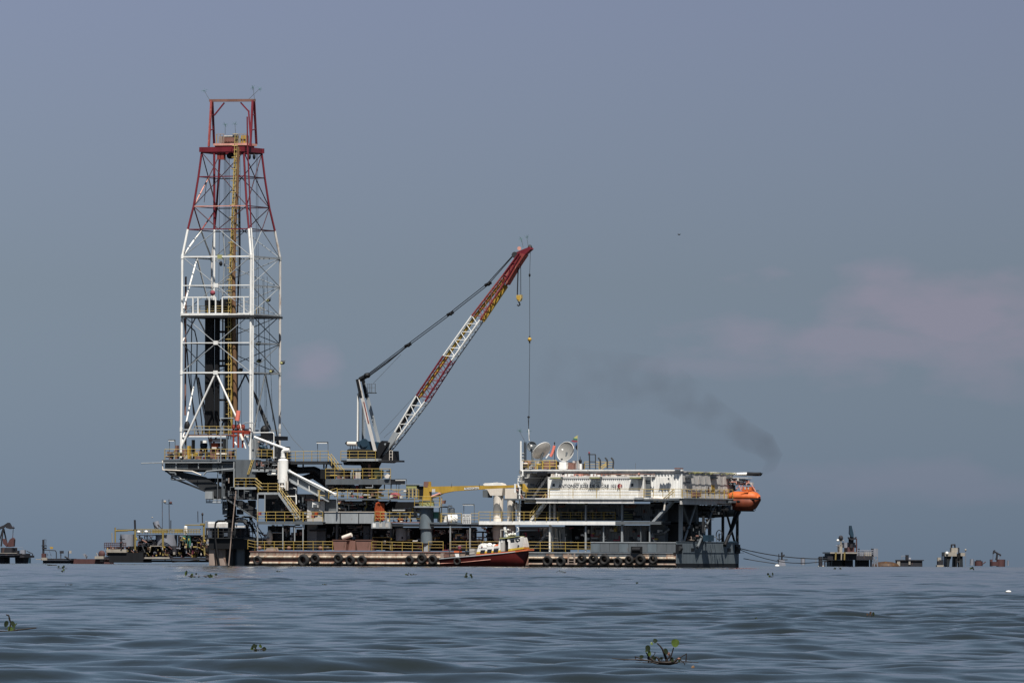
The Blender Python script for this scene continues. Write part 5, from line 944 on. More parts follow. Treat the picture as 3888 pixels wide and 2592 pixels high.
for i in range(7): solo('utility_pipe',['white pipe tangle behind the stairs, left one','white pipe tangle behind the stairs, second','grey pipe behind the white column','cream pipe behind the white column','short white pipe near the deck rail','dull pipe by the dark bay','thin white pipe over the deck rail'][i],'pipe',M().path([Fz(410+i*14,1040+i*8),Fz(405+i*16,1120),Fz(420+i*14,1180+(i*31)%60),Fz(425+i*15,1290)],2.5+.2*i,.07,5),[WHITE,SIDING,LGREY,CREAM,WHITE,GREY,WHITE][i])
railing('bright yellow railing on the fore deck right of the red boat',[(Fz(152,1318),-.02),(Fz(835,1325),-.02)],1.2,sp=1.65)
# right bay: columns, braces, big dark pipes, engines
zc0=zb+.07
bay=Thing('open_bay_frame','open steel frame of columns and crossed braces under the right end of the quarters','steel frame',P(G(800,1110),1))
def uv(px,py,u): return Vector((u,wend(u,px),P((px,py),wend(u,px)).z))
uR2=uR-.8
for i,(x,wd_,mt) in enumerate(((580,.42,LGREY),(762,.30,GREY),(925,.36,GREY),(1082,.30,DARK),(1254,.30,DARK))):
    v_=wend(uR2,G(x,0)[0]); bay.part('column',M().b3((uR2-wd_/2,v_-wd_/2,zb+.06),(uR2+wd_/2,v_+wd_/2,zR-.7)),mt)
for (a,b,mt) in (((592,660),(740,1108),GREY),((762,660),(620,1110),LGREY),((1095,670),(1222,1115),DARK),((1250,700),(1165,1000),DARK)):
    bay.part('brace',M().tube3(uv(*G(*a),uR2),uv(*G(*b),uR2),.15,n=8),mt)
bay.part('long_brace',M().tube3(uv(*G(995,650),uR+.3),uv(*G(778,1190),uR+.3),.17,n=8),GREY); bay.part('long_brace',M().tube3(uv(*G(1275,750),uR+.3),uv(*G(1105,1160),uR+.3),.24,n=8),BLACK)
ubk=uR2-4
for i,x in enumerate((840,)): bay.part('rear_column',M().box(G(832,810),G(852,1010),8,8.4),DARK)
ep=Thing('exhaust_duct','huge black horizontal exhaust trunk under the right end of the quarters','exhaust',P(G(900,800),6)); ep.part('trunk',M().path3([uv(*G(640,750),uR2-1.5),uv(*G(900,765),uR2-1.5),uv(*G(1235,745),uR2-1.5)],.75,14),BLACK); ep.part('beam',M().b3((uR2-3,2,zR-1.3),(uR2-.6,20,zR-.78)),BLACK)
for x in (660,730,790,860,1010,1045,1130): ep.part('hanger',M().tube3(uv(*G(x,655),uR2-1.2),uv(*G(x+5,740),uR2-1.2),.1,n=6),BLACK)
for x in (690,760,960): ep.part('cowl',M().ball3(uv(*G(x,790),uR2-1.6),(.6,.6,.5)),BLACK)
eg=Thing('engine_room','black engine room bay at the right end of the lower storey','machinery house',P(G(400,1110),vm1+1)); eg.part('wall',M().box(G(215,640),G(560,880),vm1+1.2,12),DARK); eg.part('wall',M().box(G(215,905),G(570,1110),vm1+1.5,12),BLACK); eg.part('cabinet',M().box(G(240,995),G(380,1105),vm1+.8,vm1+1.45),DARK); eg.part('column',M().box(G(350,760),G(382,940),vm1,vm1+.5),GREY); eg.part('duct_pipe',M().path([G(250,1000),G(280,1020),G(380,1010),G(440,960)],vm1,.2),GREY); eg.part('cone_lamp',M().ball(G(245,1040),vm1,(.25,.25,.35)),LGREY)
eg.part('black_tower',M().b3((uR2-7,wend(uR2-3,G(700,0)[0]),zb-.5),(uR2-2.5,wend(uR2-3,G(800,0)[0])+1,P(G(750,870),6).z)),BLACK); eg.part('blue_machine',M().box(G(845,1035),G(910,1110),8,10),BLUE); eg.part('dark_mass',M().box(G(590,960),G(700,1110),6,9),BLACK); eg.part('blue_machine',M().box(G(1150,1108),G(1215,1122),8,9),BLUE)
vv=Thing('valve_wheel','black valve handwheel on a stand on the end deck','valve',P(G(1037,1110),12)); vv.part('wheel',M().torus3(P(G(1038,1035),12),(.6,1,0),.62,.05,16,5),BLACK); vv.part('stem',M().tube(G(1037,1015),12,G(1037,1110),12,.08),BLACK); vv.part('spokes',M().bar(G(1018,1045),12,G(1058,1025),12,.05),BLACK)
solo('bent_handrail','bent thin grey handrail on the end deck','railing',M().path([G(940,1095),G(942,1060),G(980,1055),G(1008,1065),G(1008,1110)],11,.06,5),GREY); solo('antenna_rod','thin horizontal rod with clamps seen through the open bay','rod',M().tube(G(850,850),9,G(970,852),9,.04).ball(G(893,858),9,(.2,.2,.2)).tube(G(885,900),9,G(905,960),9,.12),BLACK)
stairs('long diagonal stairs right of the name container down to the middle walkway',G(470,635),G(240,885),.2,.9,mt=LGREY,rail=False); solo('sloping_rails','yellow sloping handrails before the white corrugated wall','railing',M().tube(G(500,490),-.3,G(375,600),-.3,.05).tube(G(500,520),-.3,G(400,605),-.3,.05).tube(G(440,500),-.2,G(440,600),-.2,.05).tube(G(500,490),-.3,G(500,590),-.3,.05),YEL)
solo('rope_heap','heap of white and tan ropes on the deck edge before the corrugated wall','ropes',M().ball(G(300,600),-.1,(.7,.3,.3)).ball(G(345,608),-.1,(.6,.3,.35)).ball(G(270,605),-.1,(.35,.3,.4)).tube(G(400,610),-.2,G(380,740),-.2,.12),CREAM)
# white twin ducts with hoods
dv_=3.4
for i,(x0,x1_,hx0,hx1,yt,yh,yb) in enumerate(((1327,1446,1200,1430,415,570,1080),(1492,1590,1465,1630,478,600,1050))):
    t=Thing('air_duct',['taller cream air duct with a swept hood facing left','shorter cream air duct with a box hood, beside the corner mast'][i],'duct',P(E((x0+x1_)/2,yb),dv_),'cream air ducts')
    cx=P(E((x0+x1_)/2,800),dv_).x; r=(P(E(x1_,800),dv_).x-P(E(x0,800),dv_).x)/2*c21
    z=lambda y: P(E(0,y),dv_).z
    t.part('pipe',M().lathe((cx,dv_),[(r*.35,z(yb+40)),(r*1.05,z(yb)),(r*1.15,z(970)),(r*1.15,z(935)),(r,z(930)),(r,z(yh-10))],20),CREAM)
    t.part('flange',M().lathe((cx,dv_),[(r*1.22,z(975)),(r*1.22,z(962))],20),SIDING)
    if i==0: t.part('hood',M().poly([E(1205,440),E(1220,418),E(1370,413),E(1415,425),E(1440,470),E(1428,565),E(1290,565),E(1255,498),E(1205,490)],dv_-.64,dv_+1.1),CREAM); t.part('hood_mouth',M().poly([E(1200,500),E(1258,500),E(1258,590),E(1200,585)],dv_-.6,dv_+1.0),GREY); t.part('hood_cap',M().poly([E(1205,425),E(1370,408),E(1420,420),E(1440,448),E(1215,450)],dv_-.70,dv_-.65),WHITE)
    else: t.part('hood',M().poly([E(1468,482),E(1600,480),E(1618,510),E(1618,600),E(1500,606),E(1465,600)],dv_-.6,dv_+1),CREAM)
    t.part('drip',M().tube3((cx+r*.7,dv_-r,z(900)),(cx+r*.7,dv_-r,z(640)),.035),WHITE)
solo('white_beacon','small white lamp on the second hood','lamp',M().ball(E(1600,690),2,(.25,.25,.5)),CREAM)
# roof equipment
tw=Thing('lattice_mast','slim dark lattice radio mast on the quarters roof','mast',P(Fz(125,430),9)); 
for dx in (-9,9): tw.part('chord',M().tube(Fz(125+dx,135),9,Fz(125+dx,430),9,.07),DARK)
lm=M()
for i,y in enumerate(range(145,425,20)): lm.bar(Fz(116,y),9,Fz(134,y+10),9,.05).bar(Fz(134,y+10),9,Fz(116,y+20),9,.05)
tw.part('lacing',lm,DARK,kind='stuff')
for y in (260,295,330,370): tw.part('small_horn',M().ball(Fz(104,y),9,(.2,.2,.16)),LGREY)
def dish(lab,q,rad,ax,foot,v,mt,depth=.28,strut=GREY):
    t=Thing('satellite_dish',lab,'satellite dish',P(foot,v),'satellite dishes on the quarters roof'); c=P(q,v); ax=Vector(ax).normalized(); a=ax.orthogonal().normalized(); b=ax.cross(a); m_=M(); n,kk=28,7; vs=[]
    for j in range(kk+1):
        rr=rad*j/kk
        for i in range(n): th=2*math.pi*i/n; vs.append(c+(a*math.cos(th)+b*math.sin(th))*rr+ax*(depth*rad*((j/kk)**2-1)))
    fs=[(j*n+i,j*n+(i+1)%n,(j+1)*n+(i+1)%n,(j+1)*n+i) for j in range(kk) for i in range(n)]; m_.add(vs,fs,True)
    k=len(vs); m_.add([p-ax*.04 for p in vs],[tuple(reversed(f)) for f in fs],True); t.part('reflector',m_,mt); t.part('rim',M().torus3(c,ax,rad,.035,28,6),WHITE if mt is not GREY else GREY)
    f=c+ax*rad*.55; t.part('feed_horn',M().ball3(f,(.16,.16,.16)),WHITE)
    for th in ((0.5,2.6,4.7) if mt is not DGRAY else ()): t.part('feed_strut',M().tube3(c+(a*math.cos(th)+b*math.sin(th))*rad*.95,f,.03,n=4),LGREY)
    t.part('mount',M().tube3(c-ax*depth*rad,P(foot,v),.16),strut); return t
dish('largest pale satellite dish facing the viewer',Fz(561,238),1.28,(-.25,-1,.28),Fz(560,425),6,DGRAY); dish('satellite dish tilted steeply to the right, seen from its side',Fz(302,228),1.32,(-.70,.36,.62),Fz(270,425),6,DISH); dish('faint grey mesh dish beside the lattice mast',Fz(197,182),.62,(.2,-1,.1),Fz(210,430),9,GREY)
solo('wind_sock','salmon pink furled windsock on a pole between the dishes','windsock',M().path([Fz(442,175),Fz(432,215),Fz(418,260),Fz(402,290)],5,.19,8),PINK); solo('windsock_pole','thin dark pole of the windsock','pole',M().tube(Fz(444,140),5,Fz(444,430),5,.05).ball(Fz(443,146),5,(.1,.1,.15)),DARK); solo('white_horn','white slanted horn between the two large dishes','antenna',M().tube(Fz(385,265),5,Fz(352,310),5,.1),WHITE)
fl=Thing('ragged_flag','ragged yellow, blue and dark red flag on a pole','flag',P(Fz(694,430),5)); fl.part('pole',M().tube(Fz(696,58),5,Fz(692,430),5,.045),LGREY)
def cloth(qs,mt,nm): fl.part(nm,M().poly([Fz(*q) for q in qs],4.97+random.random()*.05,5.04+random.random()*.1),mt)
cloth([(696,60),(696,100),(665,95),(650,90),(675,72)],FYEL,'yellow_stripe'); cloth([(650,90),(665,95),(696,101),(695,118),(640,112)],GREEN,'dark_stripe'); cloth([(640,113),(695,119),(694,135),(650,138),(622,125)],FRED,'red_stripe'); cloth([(694,136),(690,160),(668,185),(665,165),(675,148)],FBLU,'blue_rag'); cloth([(690,160),(688,225),(672,205),(668,186)],BLACK,'dark_rag')
rb=Thing('roof_boxes','white equipment boxes under the large dish','equipment box',P(Fz(560,430),5.5)); rb.part('box',M().box(Fz(495,350),Fz(570,430),5,7),WHITE); rb.part('box',M().box(Fz(640,338),Fz(685,425),5.8,7),SIDING); rb.part('machine',M().box(Fz(590,360),Fz(650,430),5,6),BROWN)
rh2=Thing('roof_winch','red and black winch gear at the left of the quarters roof','winch',P(Fz(170,430),6)); rh2.part('drum',M().ball(Fz(155,365),6,(.5,.5,.4)),BROWN); rh2.part('drum',M().ball(Fz(130,405),6,(.45,.45,.45)),BLACK); rh2.part('box',M().box(Fz(330,345),Fz(455,428),6.5,8),BROWN); rh2.part('box',M().box(Fz(235,345),Fz(300,425),7,8),DISH)
railing('yellow railing round the left of the quarters roof',[(Fz(82,432),4),(Fz(310,432),4)],1.1,sp=1.1); railing('orange tinged yellow railing below the tilted dish',[(Fz(318,430),3),(Fz(465,430),3)],1.1,sp=.9,wd=.1); railing('yellow railing behind the black cylinder on the roof',[(Fz(770,430),8),(Fz(1080,432),8)],.95,sp=1.6)
bc=Thing('roof_cylinder','white and black cylinder with a small cross antenna on the roof','cylinder',P(Fz(745,430),4)); bc.part('drum',M().cyl(Fz(722,368),Fz(768,430),4,14),DARK); bc.part('white_part',M().box(Fz(718,370),Fz(733,430),3.3,3.6),WHITE); bc.part('top',M().ball(Fz(722,345),4,(.22,.22,.32)),BLACK); bc.part('rod',M().tube(Fz(720,290),4,Fz(722,360),4,.04),BLACK)
gf=Thing('roof_gate_frame','dark gate frame with red tips on the roof','frame',P(Fz(852,430),4)); gf.part('frame',M().path([Fz(820,250),Fz(824,430)],4,.09,6).path([Fz(888,430),Fz(886,270),Fz(805,270)],4,.07,6).path([Fz(824,347),Fz(888,349)],4,.06,6),DARK); gf.part('beacon',M().ball(Fz(818,252),4,(.12,.12,.16)),FRED)
for i,x in enumerate((945,1020,1085)): t=Thing('gooseneck_vent',['left gooseneck pipe on the roof','middle gooseneck pipe on the roof','right gooseneck pipe on the roof'][i],'vent pipe',P(Fz(x-5,420),5),'gooseneck pipes on the roof'); t.part('pipe',M().path([Fz(x-6 if i<2 else x-10,420),Fz(x-4,360),Fz(x-8,330),Fz(x-28,305)],5,.11,8),DARK)
solo('rope_ramp','yellow ramp of pipes by the gooseneck vents','ramp',M().bar(Fz(925,425),5,Fz(1005,360),5,.12).bar(Fz(950,430),5,Fz(1030,370),5,.1).bar(Fz(940,400),5,Fz(1030,372),5,.1),YEL)
solo('roof_hatch','small brown hatch box on the helideck edge','hatch',M().box(G(503,236),G(570,250),1,2.2),BROWN)
solo('roof_whip','thin short whip antenna on the helideck edge','antenna',M().tube(G(40,180),3,G(40,250),3,.03),GREY)
# exhaust pipe + smoke
use_u=uR
xp=Thing('exhaust_pipe','silver exhaust pipe with a black mouth sticking out right of the quarters','exhaust',P(Nz(1100,150),20)); xv=20.
for a,b,mt in (((1045,160),(1110,142),WHITE),((1114,150),(1335,142),WHITE),((1340,142),(1470,140),WHITE)): xp.part('lagged_pipe',M().tube(Nz(*a),xv,Nz(*b),xv,.17,n=12),mt)
xp.part('tail_pipe',M().path([Nz(1470,140),Nz(1700,152),Nz(1870,150)],xv,.24,12),BLACK); xp.part('hanger',M().tube(Nz(1130,170),xv,Nz(1450,185),xv,.1),DARK); xp.part('mouth',M().poly([Nz(1820,128),Nz(1892,118),Nz(1850,186),Nz(1815,186)],xv-.25,xv+.25),BLACK)
# lifeboat and davit
lv=19.; lf=Thing('lifeboat','enclosed orange lifeboat with a darker red orange hull hanging from its davit','lifeboat',P(Nz(1400,1240),lv))
# hull lofted along u: length axis mostly across the picture
def loft(secs,n=14,close=True):
    m_=M(); vs=[]
    for (uc,vc_,zt_,zb2,hw,pw) in secs:
        for i in range(n):
            t=math.pi*i/(n-1); x=math.cos(t); y=math.sin(t)
            vs.append((uc,vc_+hw*math.copysign(abs(x)**pw,x),zt_-(zt_-zb2)*abs(y)**pw))
    k=len(secs); fs=[(j*n+i,j*n+i+1,(j+1)*n+i+1,(j+1)*n+i) for j in range(k-1) for i in range(n-1)]; fs+= [tuple(range(n)),tuple(reversed(range((k-1)*n,k*n)))]
    fs+=[(j*n,(j+1)*n,(j+1)*n+n-1,j*n+n-1) for j in range(k-1)]
    return m_.add(vs,fs,True)
def S_(x,yt,yb,hw,pw=.6): p=P(Nz(x,yt),lv); q=P(Nz(x,yb),lv); return (p.x,lv,p.z,q.z,hw,pw)
lf.part('hull',loft([S_(975,880,1010,.35),S_(1020,878,1120,.85),S_(1090,880,1210,1.15),S_(1200,888,1238,1.3),S_(1400,895,1242,1.35),S_(1600,900,1235,1.3),S_(1690,898,1170,1.2),S_(1760,890,1060,1.0),S_(1830,882,960,.6),S_(1858,878,900,.2)]),LBH)
def S2(x,yt,yb,hw,pw=.75): p=P(Nz(x,yt),lv); q=P(Nz(x,yb),lv); return (p.x,lv,q.z,p.z,hw,pw)
lf.part('canopy',loft([S2(905,845,870,.3),S2(930,760,868,.7),S2(1000,690,872,1.0),S2(1080,665,874,1.15),S2(1200,660,880,1.22),S2(1330,665,884,1.25),S2(1480,655,884,1.22),S2(1650,660,885,1.15),S2(1740,690,885,1.0),S2(1800,750,884,.8),S2(1830,820,882,.5)]),ORNG)
lf.part('gunwale',M().path([Nz(985,884),Nz(1200,892),Nz(1500,905),Nz(1700,900),Nz(1858,880)],lv-1.15,.1,6),BLACK); lf.part('wheelhouse',M().poly([Nz(1300,655),Nz(1345,525),Nz(1585,525),Nz(1590,655)],lv-.6,lv+.6),ORNG)
for a,b in (((1385,535),(1430,600)),((1480,535),(1520,600))): lf.part('window',M().box(Nz(*a),Nz(*b),lv-.63,lv-.605),DISH)
lf.part('side_fold',M().path([Nz(1215,850),Nz(1290,760),Nz(1400,700),Nz(1500,690)],lv-1.0,.15,8),ORNG); lf.part('hatch',M().ball(Nz(930,800),lv-.5,(.3,.3,.3)),ORNG); lf.part('keel_ring',M().torus3(P(Nz(1665,1200),lv),(0,1,0),.2,.04,12,5),BLACK); lf.part('keel',M().bar(Nz(1100,1240),lv,Nz(1660,1245),lv,.15),DARK); lf.part('rail',M().bar(Nz(1600,640),lv,Nz(1810,640),lv,.08),DARK); lf.part('hull_mark',M().ball(Nz(1210,965),lv-1.3,(.3,.05,.18)),BLACK)
da=Thing('lifeboat_davit','white and grey davit frame holding the orange lifeboat','davit',P(Nz(1000,850),lv+1))
da.part('arm',M().poly([Nz(830,480),Nz(1080,480),Nz(1080,600),Nz(1130,610),Nz(1100,640),Nz(790,640)],lv+1,lv+1.4),DARK); da.part('arm',M().poly([Nz(690,520),Nz(825,512),Nz(795,600),Nz(650,580)],lv+.6,lv+.9),WHITE); da.part('top_beam',M().box(Nz(765,385),Nz(1015,460),lv+.5,lv+.9),LGREY); da.part('canopy_beam',M().box(Nz(1000,250),Nz(1500,268),lv-.5,lv+1),SIDING)
for a,b,mt in (((1110,270),(1180,390),WHITE),((1190,290),(1300,375),WHITE),((1305,310),(1440,380),LGREY),((1390,395),(1610,470),SIDING),((1100,400),(1380,470),SALM),((1050,280),(1100,390),DARK)): da.part('gear_box',M().box(Nz(*a),Nz(*b),lv,lv+.6),mt)
for a,b in (((1040,400),(1080,860)),((1230,480),(1290,650)),((1330,480),(1280,620)),((1130,600),(1230,500)),((1600,470),(1720,660))): da.part('fall',M().bar(Nz(*a),lv-.2,Nz(*b),lv-.2,.16 if a[0]<1100 else .09),BLACK if a[0]<1100 else SALM)
lr=Thing('life_raft_drum','white ribbed life raft drum lying by the lifeboat','life raft',P(Nz(620,880),lv-2)); 
for i in range(5): lr.part('drum_section',M().tube(Nz(472+i*62,775),lv-2,Nz(530+i*62,778),lv-2,.36,n=16),WHITE)
lr.part('cradle',M().box(Nz(540,885),Nz(700,930),lv-2.2,lv-1.8),GREY); solo('lifeboat_deck','dark edged boarding deck below the life raft drum','deck',M().box(Nz(440,935),Nz(1000,1000),lv-3,lv+1),GREY)
railing('yellow railing between life raft drum and lifeboat',[(Nz(790,870),lv-3),(Nz(900,860),lv-3)],1.1,sp=.8)
# smoke
def smoke():
    path=[((2893,1797),.35),((2925,1770),1.0),((2935,1735),1.5),((2905,1690),1.9),((2820,1650),2.2),((2720,1590),2.6),((2620,1520),3.2),((2500,1455),3.8),((2350,1440),4.2),((2200,1440),4.6),((2060,1395),4.8)]
    ps=[P(q,xv+.2) for q,_ in path]; m_=M(); vs=[];n=14
    for i,(p,(q,r)) in enumerate(zip(ps,path)):
        r=r*.72; d=(ps[min(i+1,len(ps)-1)]-ps[max(i-1,0)]).normalized(); b=Vector((0,1,0)); a=d.cross(b).normalized()
        for j in range(n): t=2*math.pi*j/n; vs.append(p+a*math.cos(t)*r*1.25+b*math.sin(t)*r)
    k=len(ps); m_.add(vs,[(j*n+i,j*n+(i+1)%n,(j+1)*n+(i+1)%n,(j+1)*n+i) for j in range(k-1) for i in range(n)]+[tuple(reversed(range(n))),tuple(range((k-1)*n,k*n))],True)
    m=bpy.data.materials.new('dark_exhaust_smoke'); m.use_nodes=True; t=m.node_tree; t.nodes.clear(); o=t.nodes.new('ShaderNodeOutputMaterial'); v=t.nodes.new('ShaderNodeVolumePrincipled'); v.inputs['Color'].default_value=(.12,.10,.11,1); v.inputs['Anisotropy'].default_value=.2
    c=t.nodes.new('ShaderNodeTexCoord'); nz=t.nodes.new('ShaderNodeTexNoise'); nz.inputs['Scale'].default_value=.30; nz.inputs['Detail'].default_value=4; t.links.new(c.outputs['Object'],nz.inputs[0])
    r=t.nodes.new('ShaderNodeMapRange'); r.inputs[1].default_value=.38; r.inputs[2].default_value=.72; r.inputs[3].default_value=0; r.inputs[4].default_value=.20; t.links.new(nz.outputs[0],r.inputs[0])
    # thins out along the drift (towards -x of the plume)
    sx=t.nodes.new('ShaderNodeSeparateXYZ'); t.links.new(c.outputs['Object'],sx.inputs[0]); r3=t.nodes.new('ShaderNodeMapRange'); r3.inputs[1].default_value=-13; r3.inputs[2].default_value=15; r3.inputs[3].default_value=.07; r3.inputs[4].default_value=.42; t.links.new(sx.outputs[0],r3.inputs[0])
    mu=t.nodes.new('ShaderNodeMath'); mu.operation='MULTIPLY'; t.links.new(r.outputs[0],mu.inputs[0]); t.links.new(r3.outputs[0],mu.inputs[1]); r4=t.nodes.new('ShaderNodeMapRange'); r4.inputs[1].default_value=9.5; r4.inputs[2].default_value=15; r4.inputs[3].default_value=0; r4.inputs[4].default_value=.06; t.links.new(sx.outputs[0],r4.inputs[0])
    m3=t.nodes.new('ShaderNodeMath'); m3.operation='ADD'; t.links.new(mu.outputs[0],m3.inputs[0]); t.links.new(r4.outputs[0],m3.inputs[1]); t.links.new(m3.outputs[0],v.inputs['Density']); t.links.new(v.outputs[0],o.inputs['Volume'])
    so_=solo('smoke','faint dark smoke drifting up left from the exhaust pipe mouth',None,m_,m,kind='stuff')
    import bmesh; bm=bmesh.new(); bm.from_mesh(so_.data); bmesh.ops.remove_doubles(bm,verts=bm.verts,dist=1e-4); bmesh.ops.recalc_face_normals(bm,faces=bm.faces); bm.to_mesh(so_.data); bm.free()
smoke()

clutter('pipes and cables on the shaded middle storey wall',Fz(400,810),Fz(1600,980),2.6,3.2,46,21,DK,.5); clutter('gear along the lower storey wall behind the bulwark',Fz(560,1050),Fz(1600,1300),2.2,3.6,60,22,MX,.5)
clutter('pipes below the cream air ducts and stairs',Fz(80,1060),Fz(550,1310),2.6,5,50,23,MX,.3); clutter('engines in the open bay at the right end',G(560,880),G(820,1105),5,9,46,24,DK,.4)
clutter('gear behind the roof railing of the quarters',Fz(95,360),Fz(700,430),5,7.5,46,25,MX,.6); clutter('boxes stowed under the helideck edge',Fz(420,482),Fz(1480,512),1.0,1.35,40,26,(WHITE,SIDING,BROWN,SALM,CREAM,GREY),.7)
clutter('davit winches and brackets above the lifeboat',Nz(780,270),Nz(1600,480),18.2,19.2,36,27,(LGREY,GREY,SIDING,SALM,DARK),.5); clutter('exhaust lagging and pipes under the right end of the quarters',G(610,655),G(1180,790),10,14,40,28,(BLACK,DARK,BLACK,GREY),.3)
# ================================================================== RED CREW BOAT
bv=-3.2
bt=Thing('crew_boat','small maroon hulled crew boat with a white and yellow wheelhouse moored against the barge','boat',P(R_(1150,1010),bv))
def hull(secs,mt,nm,z_split=None):
    m_=M(); vs=[]
    for (x,hw,yg,yc,yk) in secs:
        p=P(R_(x,900),bv).x; zg,zc_,zk=[P(R_(x,y),bv).z for y in (yg,yc,yk)]
        prof=[(-hw,zg),(-hw*.93,(zg+zc_)/2),(-hw*.82,zc_),(0,zk),(hw*.82,zc_),(hw*.93,(zg+zc_)/2),(hw,zg)]
        vs+=[(p,bv+a,b) for a,b in prof]
    n=7; k=len(secs); m_.add(vs,[(j*n+i,j*n+i+1,(j+1)*n+i+1,(j+1)*n+i) for j in range(k-1) for i in range(n-1)],True)
    m_.f+=[tuple(reversed(range(n))),tuple(range((k-1)*n,k*n))]; m_.sm+=[False,False]
    m_.add([v for j in range(k) for v in (vs[j*n],vs[j*n+6])],[(2*j,2*j+2,2*j+3,2*j+1) for j in range(k-1)]); return bt.part(nm,m_,mt)
hull([(195,1.35,830,960,1060),(500,1.5,802,965,1070),(930,1.55,768,965,1080),(1300,1.55,735,955,1080),(1600,1.4,705,930,1075),(1850,.95,672,900,1070),(2000,.5,653,880,1060),(2095,.05,640,700,780)],BOATR,'hull')
g=[(195,830,1.36),(500,802,1.51),(930,768,1.56),(1300,735,1.56),(1600,705,1.41),(1850,672,.96),(2000,653,.51),(2095,640,.06)]
bt.part('gunwale',M().path3([P(R_(x,y),bv)+Vector((0,-w_,0)) for x,y,w_ in g],.07,6),LGREY); bt.part('gunwale',M().path3([P(R_(x,y),bv)+Vector((0,w_,0)) for x,y,w_ in g],.07,6),BOATO)
bt.part('rub_strake',M().path3([P(R_(x,y),bv)+Vector((0,-w_,0)) for x,y,w_ in ((210,930,1.2),(600,910,1.33),(1000,875,1.43),(1350,842,1.5))],.045,5),SALM)
bt.part('bottom_paint',M().poly([R_(900,1012),R_(1500,975),R_(1990,890),R_(1985,1060),R_(900,1060)],bv-.2,bv+.2),BLACK)
# cabin: orange coaming, yellow band, white top
def cab(qs,hw,mt,nm,par=None): return bt.part(nm,M().poly([R_(*q) for q in qs],bv-hw,bv+hw),mt,par)
cab([(915,765),(930,715),(1470,675),(1690,658),(2090,605),(2094,640),(1500,712)],.98,BOATO,'coaming'); cab([(930,714),(942,672),(1470,630),(1470,674)],1.0,BOATY,'yellow_band'); cb2=cab([(943,670),(985,520),(1050,500),(1060,555),(1130,560),(1420,540),(1450,380),(1470,378),(1470,630)],.96,WHITE,'cabin')
cab([(985,520),(1060,478),(1130,490),(1160,560),(1040,560)],.6,WHITE,'cabin_roof_box')
for a,b in (((1015,630),(1130,695)),((1165,612),(1280,685)),((1310,598),(1430,672))): cab([(a[0]+14,a[1]),(b[0],a[1]-5),(b[0]-14,b[1]),(a[0],b[1]+3)],1.03,GLASS,'window',cb2)
wh=cab([(1645,380),(1690,378),(1940,345),(1975,480),(1990,560),(1645,605)],.95,SIDING,'wheelhouse'); cab([(1645,378),(1665,378),(1690,600),(1645,606)],1.0,WHITE,'wheelhouse_edge',wh); cab([(1645,606),(1990,562),(1985,600),(1645,655)],.97,BOATY,'yellow_band')
for qs in ([(1690,400),(1780,388),(1785,450),(1700,460)],[(1800,390),(1900,372),(1910,425),(1812,440)]): cab(qs,.98,GLASS,'window',wh)
cab([(1470,378),(1645,366),(1645,655),(1580,668),(1470,672)],.7,BLACK,'door_bay'); cab([(1480,400),(1568,390),(1560,655),(1480,660)],.96,DISH,'door'); cab([(1492,385),(1512,385),(1512,470),(1492,470)],1.0,WHITE,'post'); cab([(1625,385),(1645,383),(1645,440),(1625,440)],1.0,WHITE,'post')
bt.part('roof',M().poly([R_(1448,360),R_(1850,318),R_(1880,325),R_(1650,362),R_(1448,382)],bv-1.1,bv+1.1),OLIVE)
bt.part('radar_frame',M().path([R_(1480,345),R_(1478,180),R_(1700,180)],bv-.3,.05,6),SIDING); bt.part('mast',M().bar(R_(1560,120),bv,R_(1625,330),bv,.22),WHITE); bt.part('mast',M().path([R_(1840,120),R_(1875,140),R_(1878,200),R_(1835,230)],bv,.05,6),WHITE); bt.part('mast',M().tube(R_(1565,150),bv,R_(1572,330),bv,.06),WHITE)
for x,y,r in ((1640,175,.12),(1665,290,.18),(1700,275,.14),(1745,275,.14),(1795,275,.17),(1750,230,.08)): bt.part('search_light',M().ball(R_(x,y),bv-.2,(r,r*.8,r)),WHITE)
bt.part('bow_lamp_bar',M().path([R_(1800,352),R_(1860,385),R_(1955,378),R_(1920,345)],bv-.8,.05,6),WHITE); bt.part('bow_lamp_bar',M().tube(R_(1920,342),bv-.6,R_(1990,340),bv-.6,.04),WHITE); bt.part('bow_lamp',M().ball(R_(1858,412),bv-1,(.13,.1,.07)),WHITE)
for x,y,w_,h_ in ((1230,520,.6,.4),(1340,530,.4,.28)): bt.part('canvas_bundle',M().ball(R_(x,y),bv-.2,(w_*.6,.5,h_*.7)),WHITE)
bt.part('orange_float',M().tube(R_(1300,540),bv-.5,R_(1430,520),bv-.5,.12),BOATO)
bt.part('rail',M().path([R_(290,640),R_(620,610),R_(900,585)],bv-1.3,.035,5),DARK); bt.part('rail',M().path([R_(195,735),R_(560,690),R_(900,660)],bv-1.35,.035,5),DARK)
for x in (330,560,690,770): bt.part('rail_post',M().tube(R_(x,640-(x-290)*.1),bv-1.3,R_(x,815-(x-290)*.07),bv-1.4,.04,n=5),DARK)
bt.part('engine_box',M().box(R_(780,600),R_(890,770),bv-.9,bv+.8),DISH); bt.part('dark_box',M().box(R_(690,660),R_(760,740),bv-.9,bv+.4),BLACK); bt.part('white_board',M().poly([R_(450,712),R_(540,710),R_(550,790),R_(478,800)],bv-1.45,bv-1.38),WHITE)
bt.part('red_drum',M().tube(R_(555,535),bv,R_(558,605),bv,.2,n=12),FRED); bt.part('white_drum_top',M().tube(R_(555,528),bv,R_(555,537),bv,.2,n=12),WHITE); bt.part('orange_gear',M().box(R_(430,645),R_(545,685),bv-.5,bv+.5),BOATO)
bt.part('crest',M().tube3(P(R_(1058,560),bv-1.0),P(R_(1058,560),bv-.95),.1,n=8),RED); bt.part('crest',M().tube3(P(R_(1872,535),bv-1.01),P(R_(1872,535),bv-.94),.13,n=8),INK)
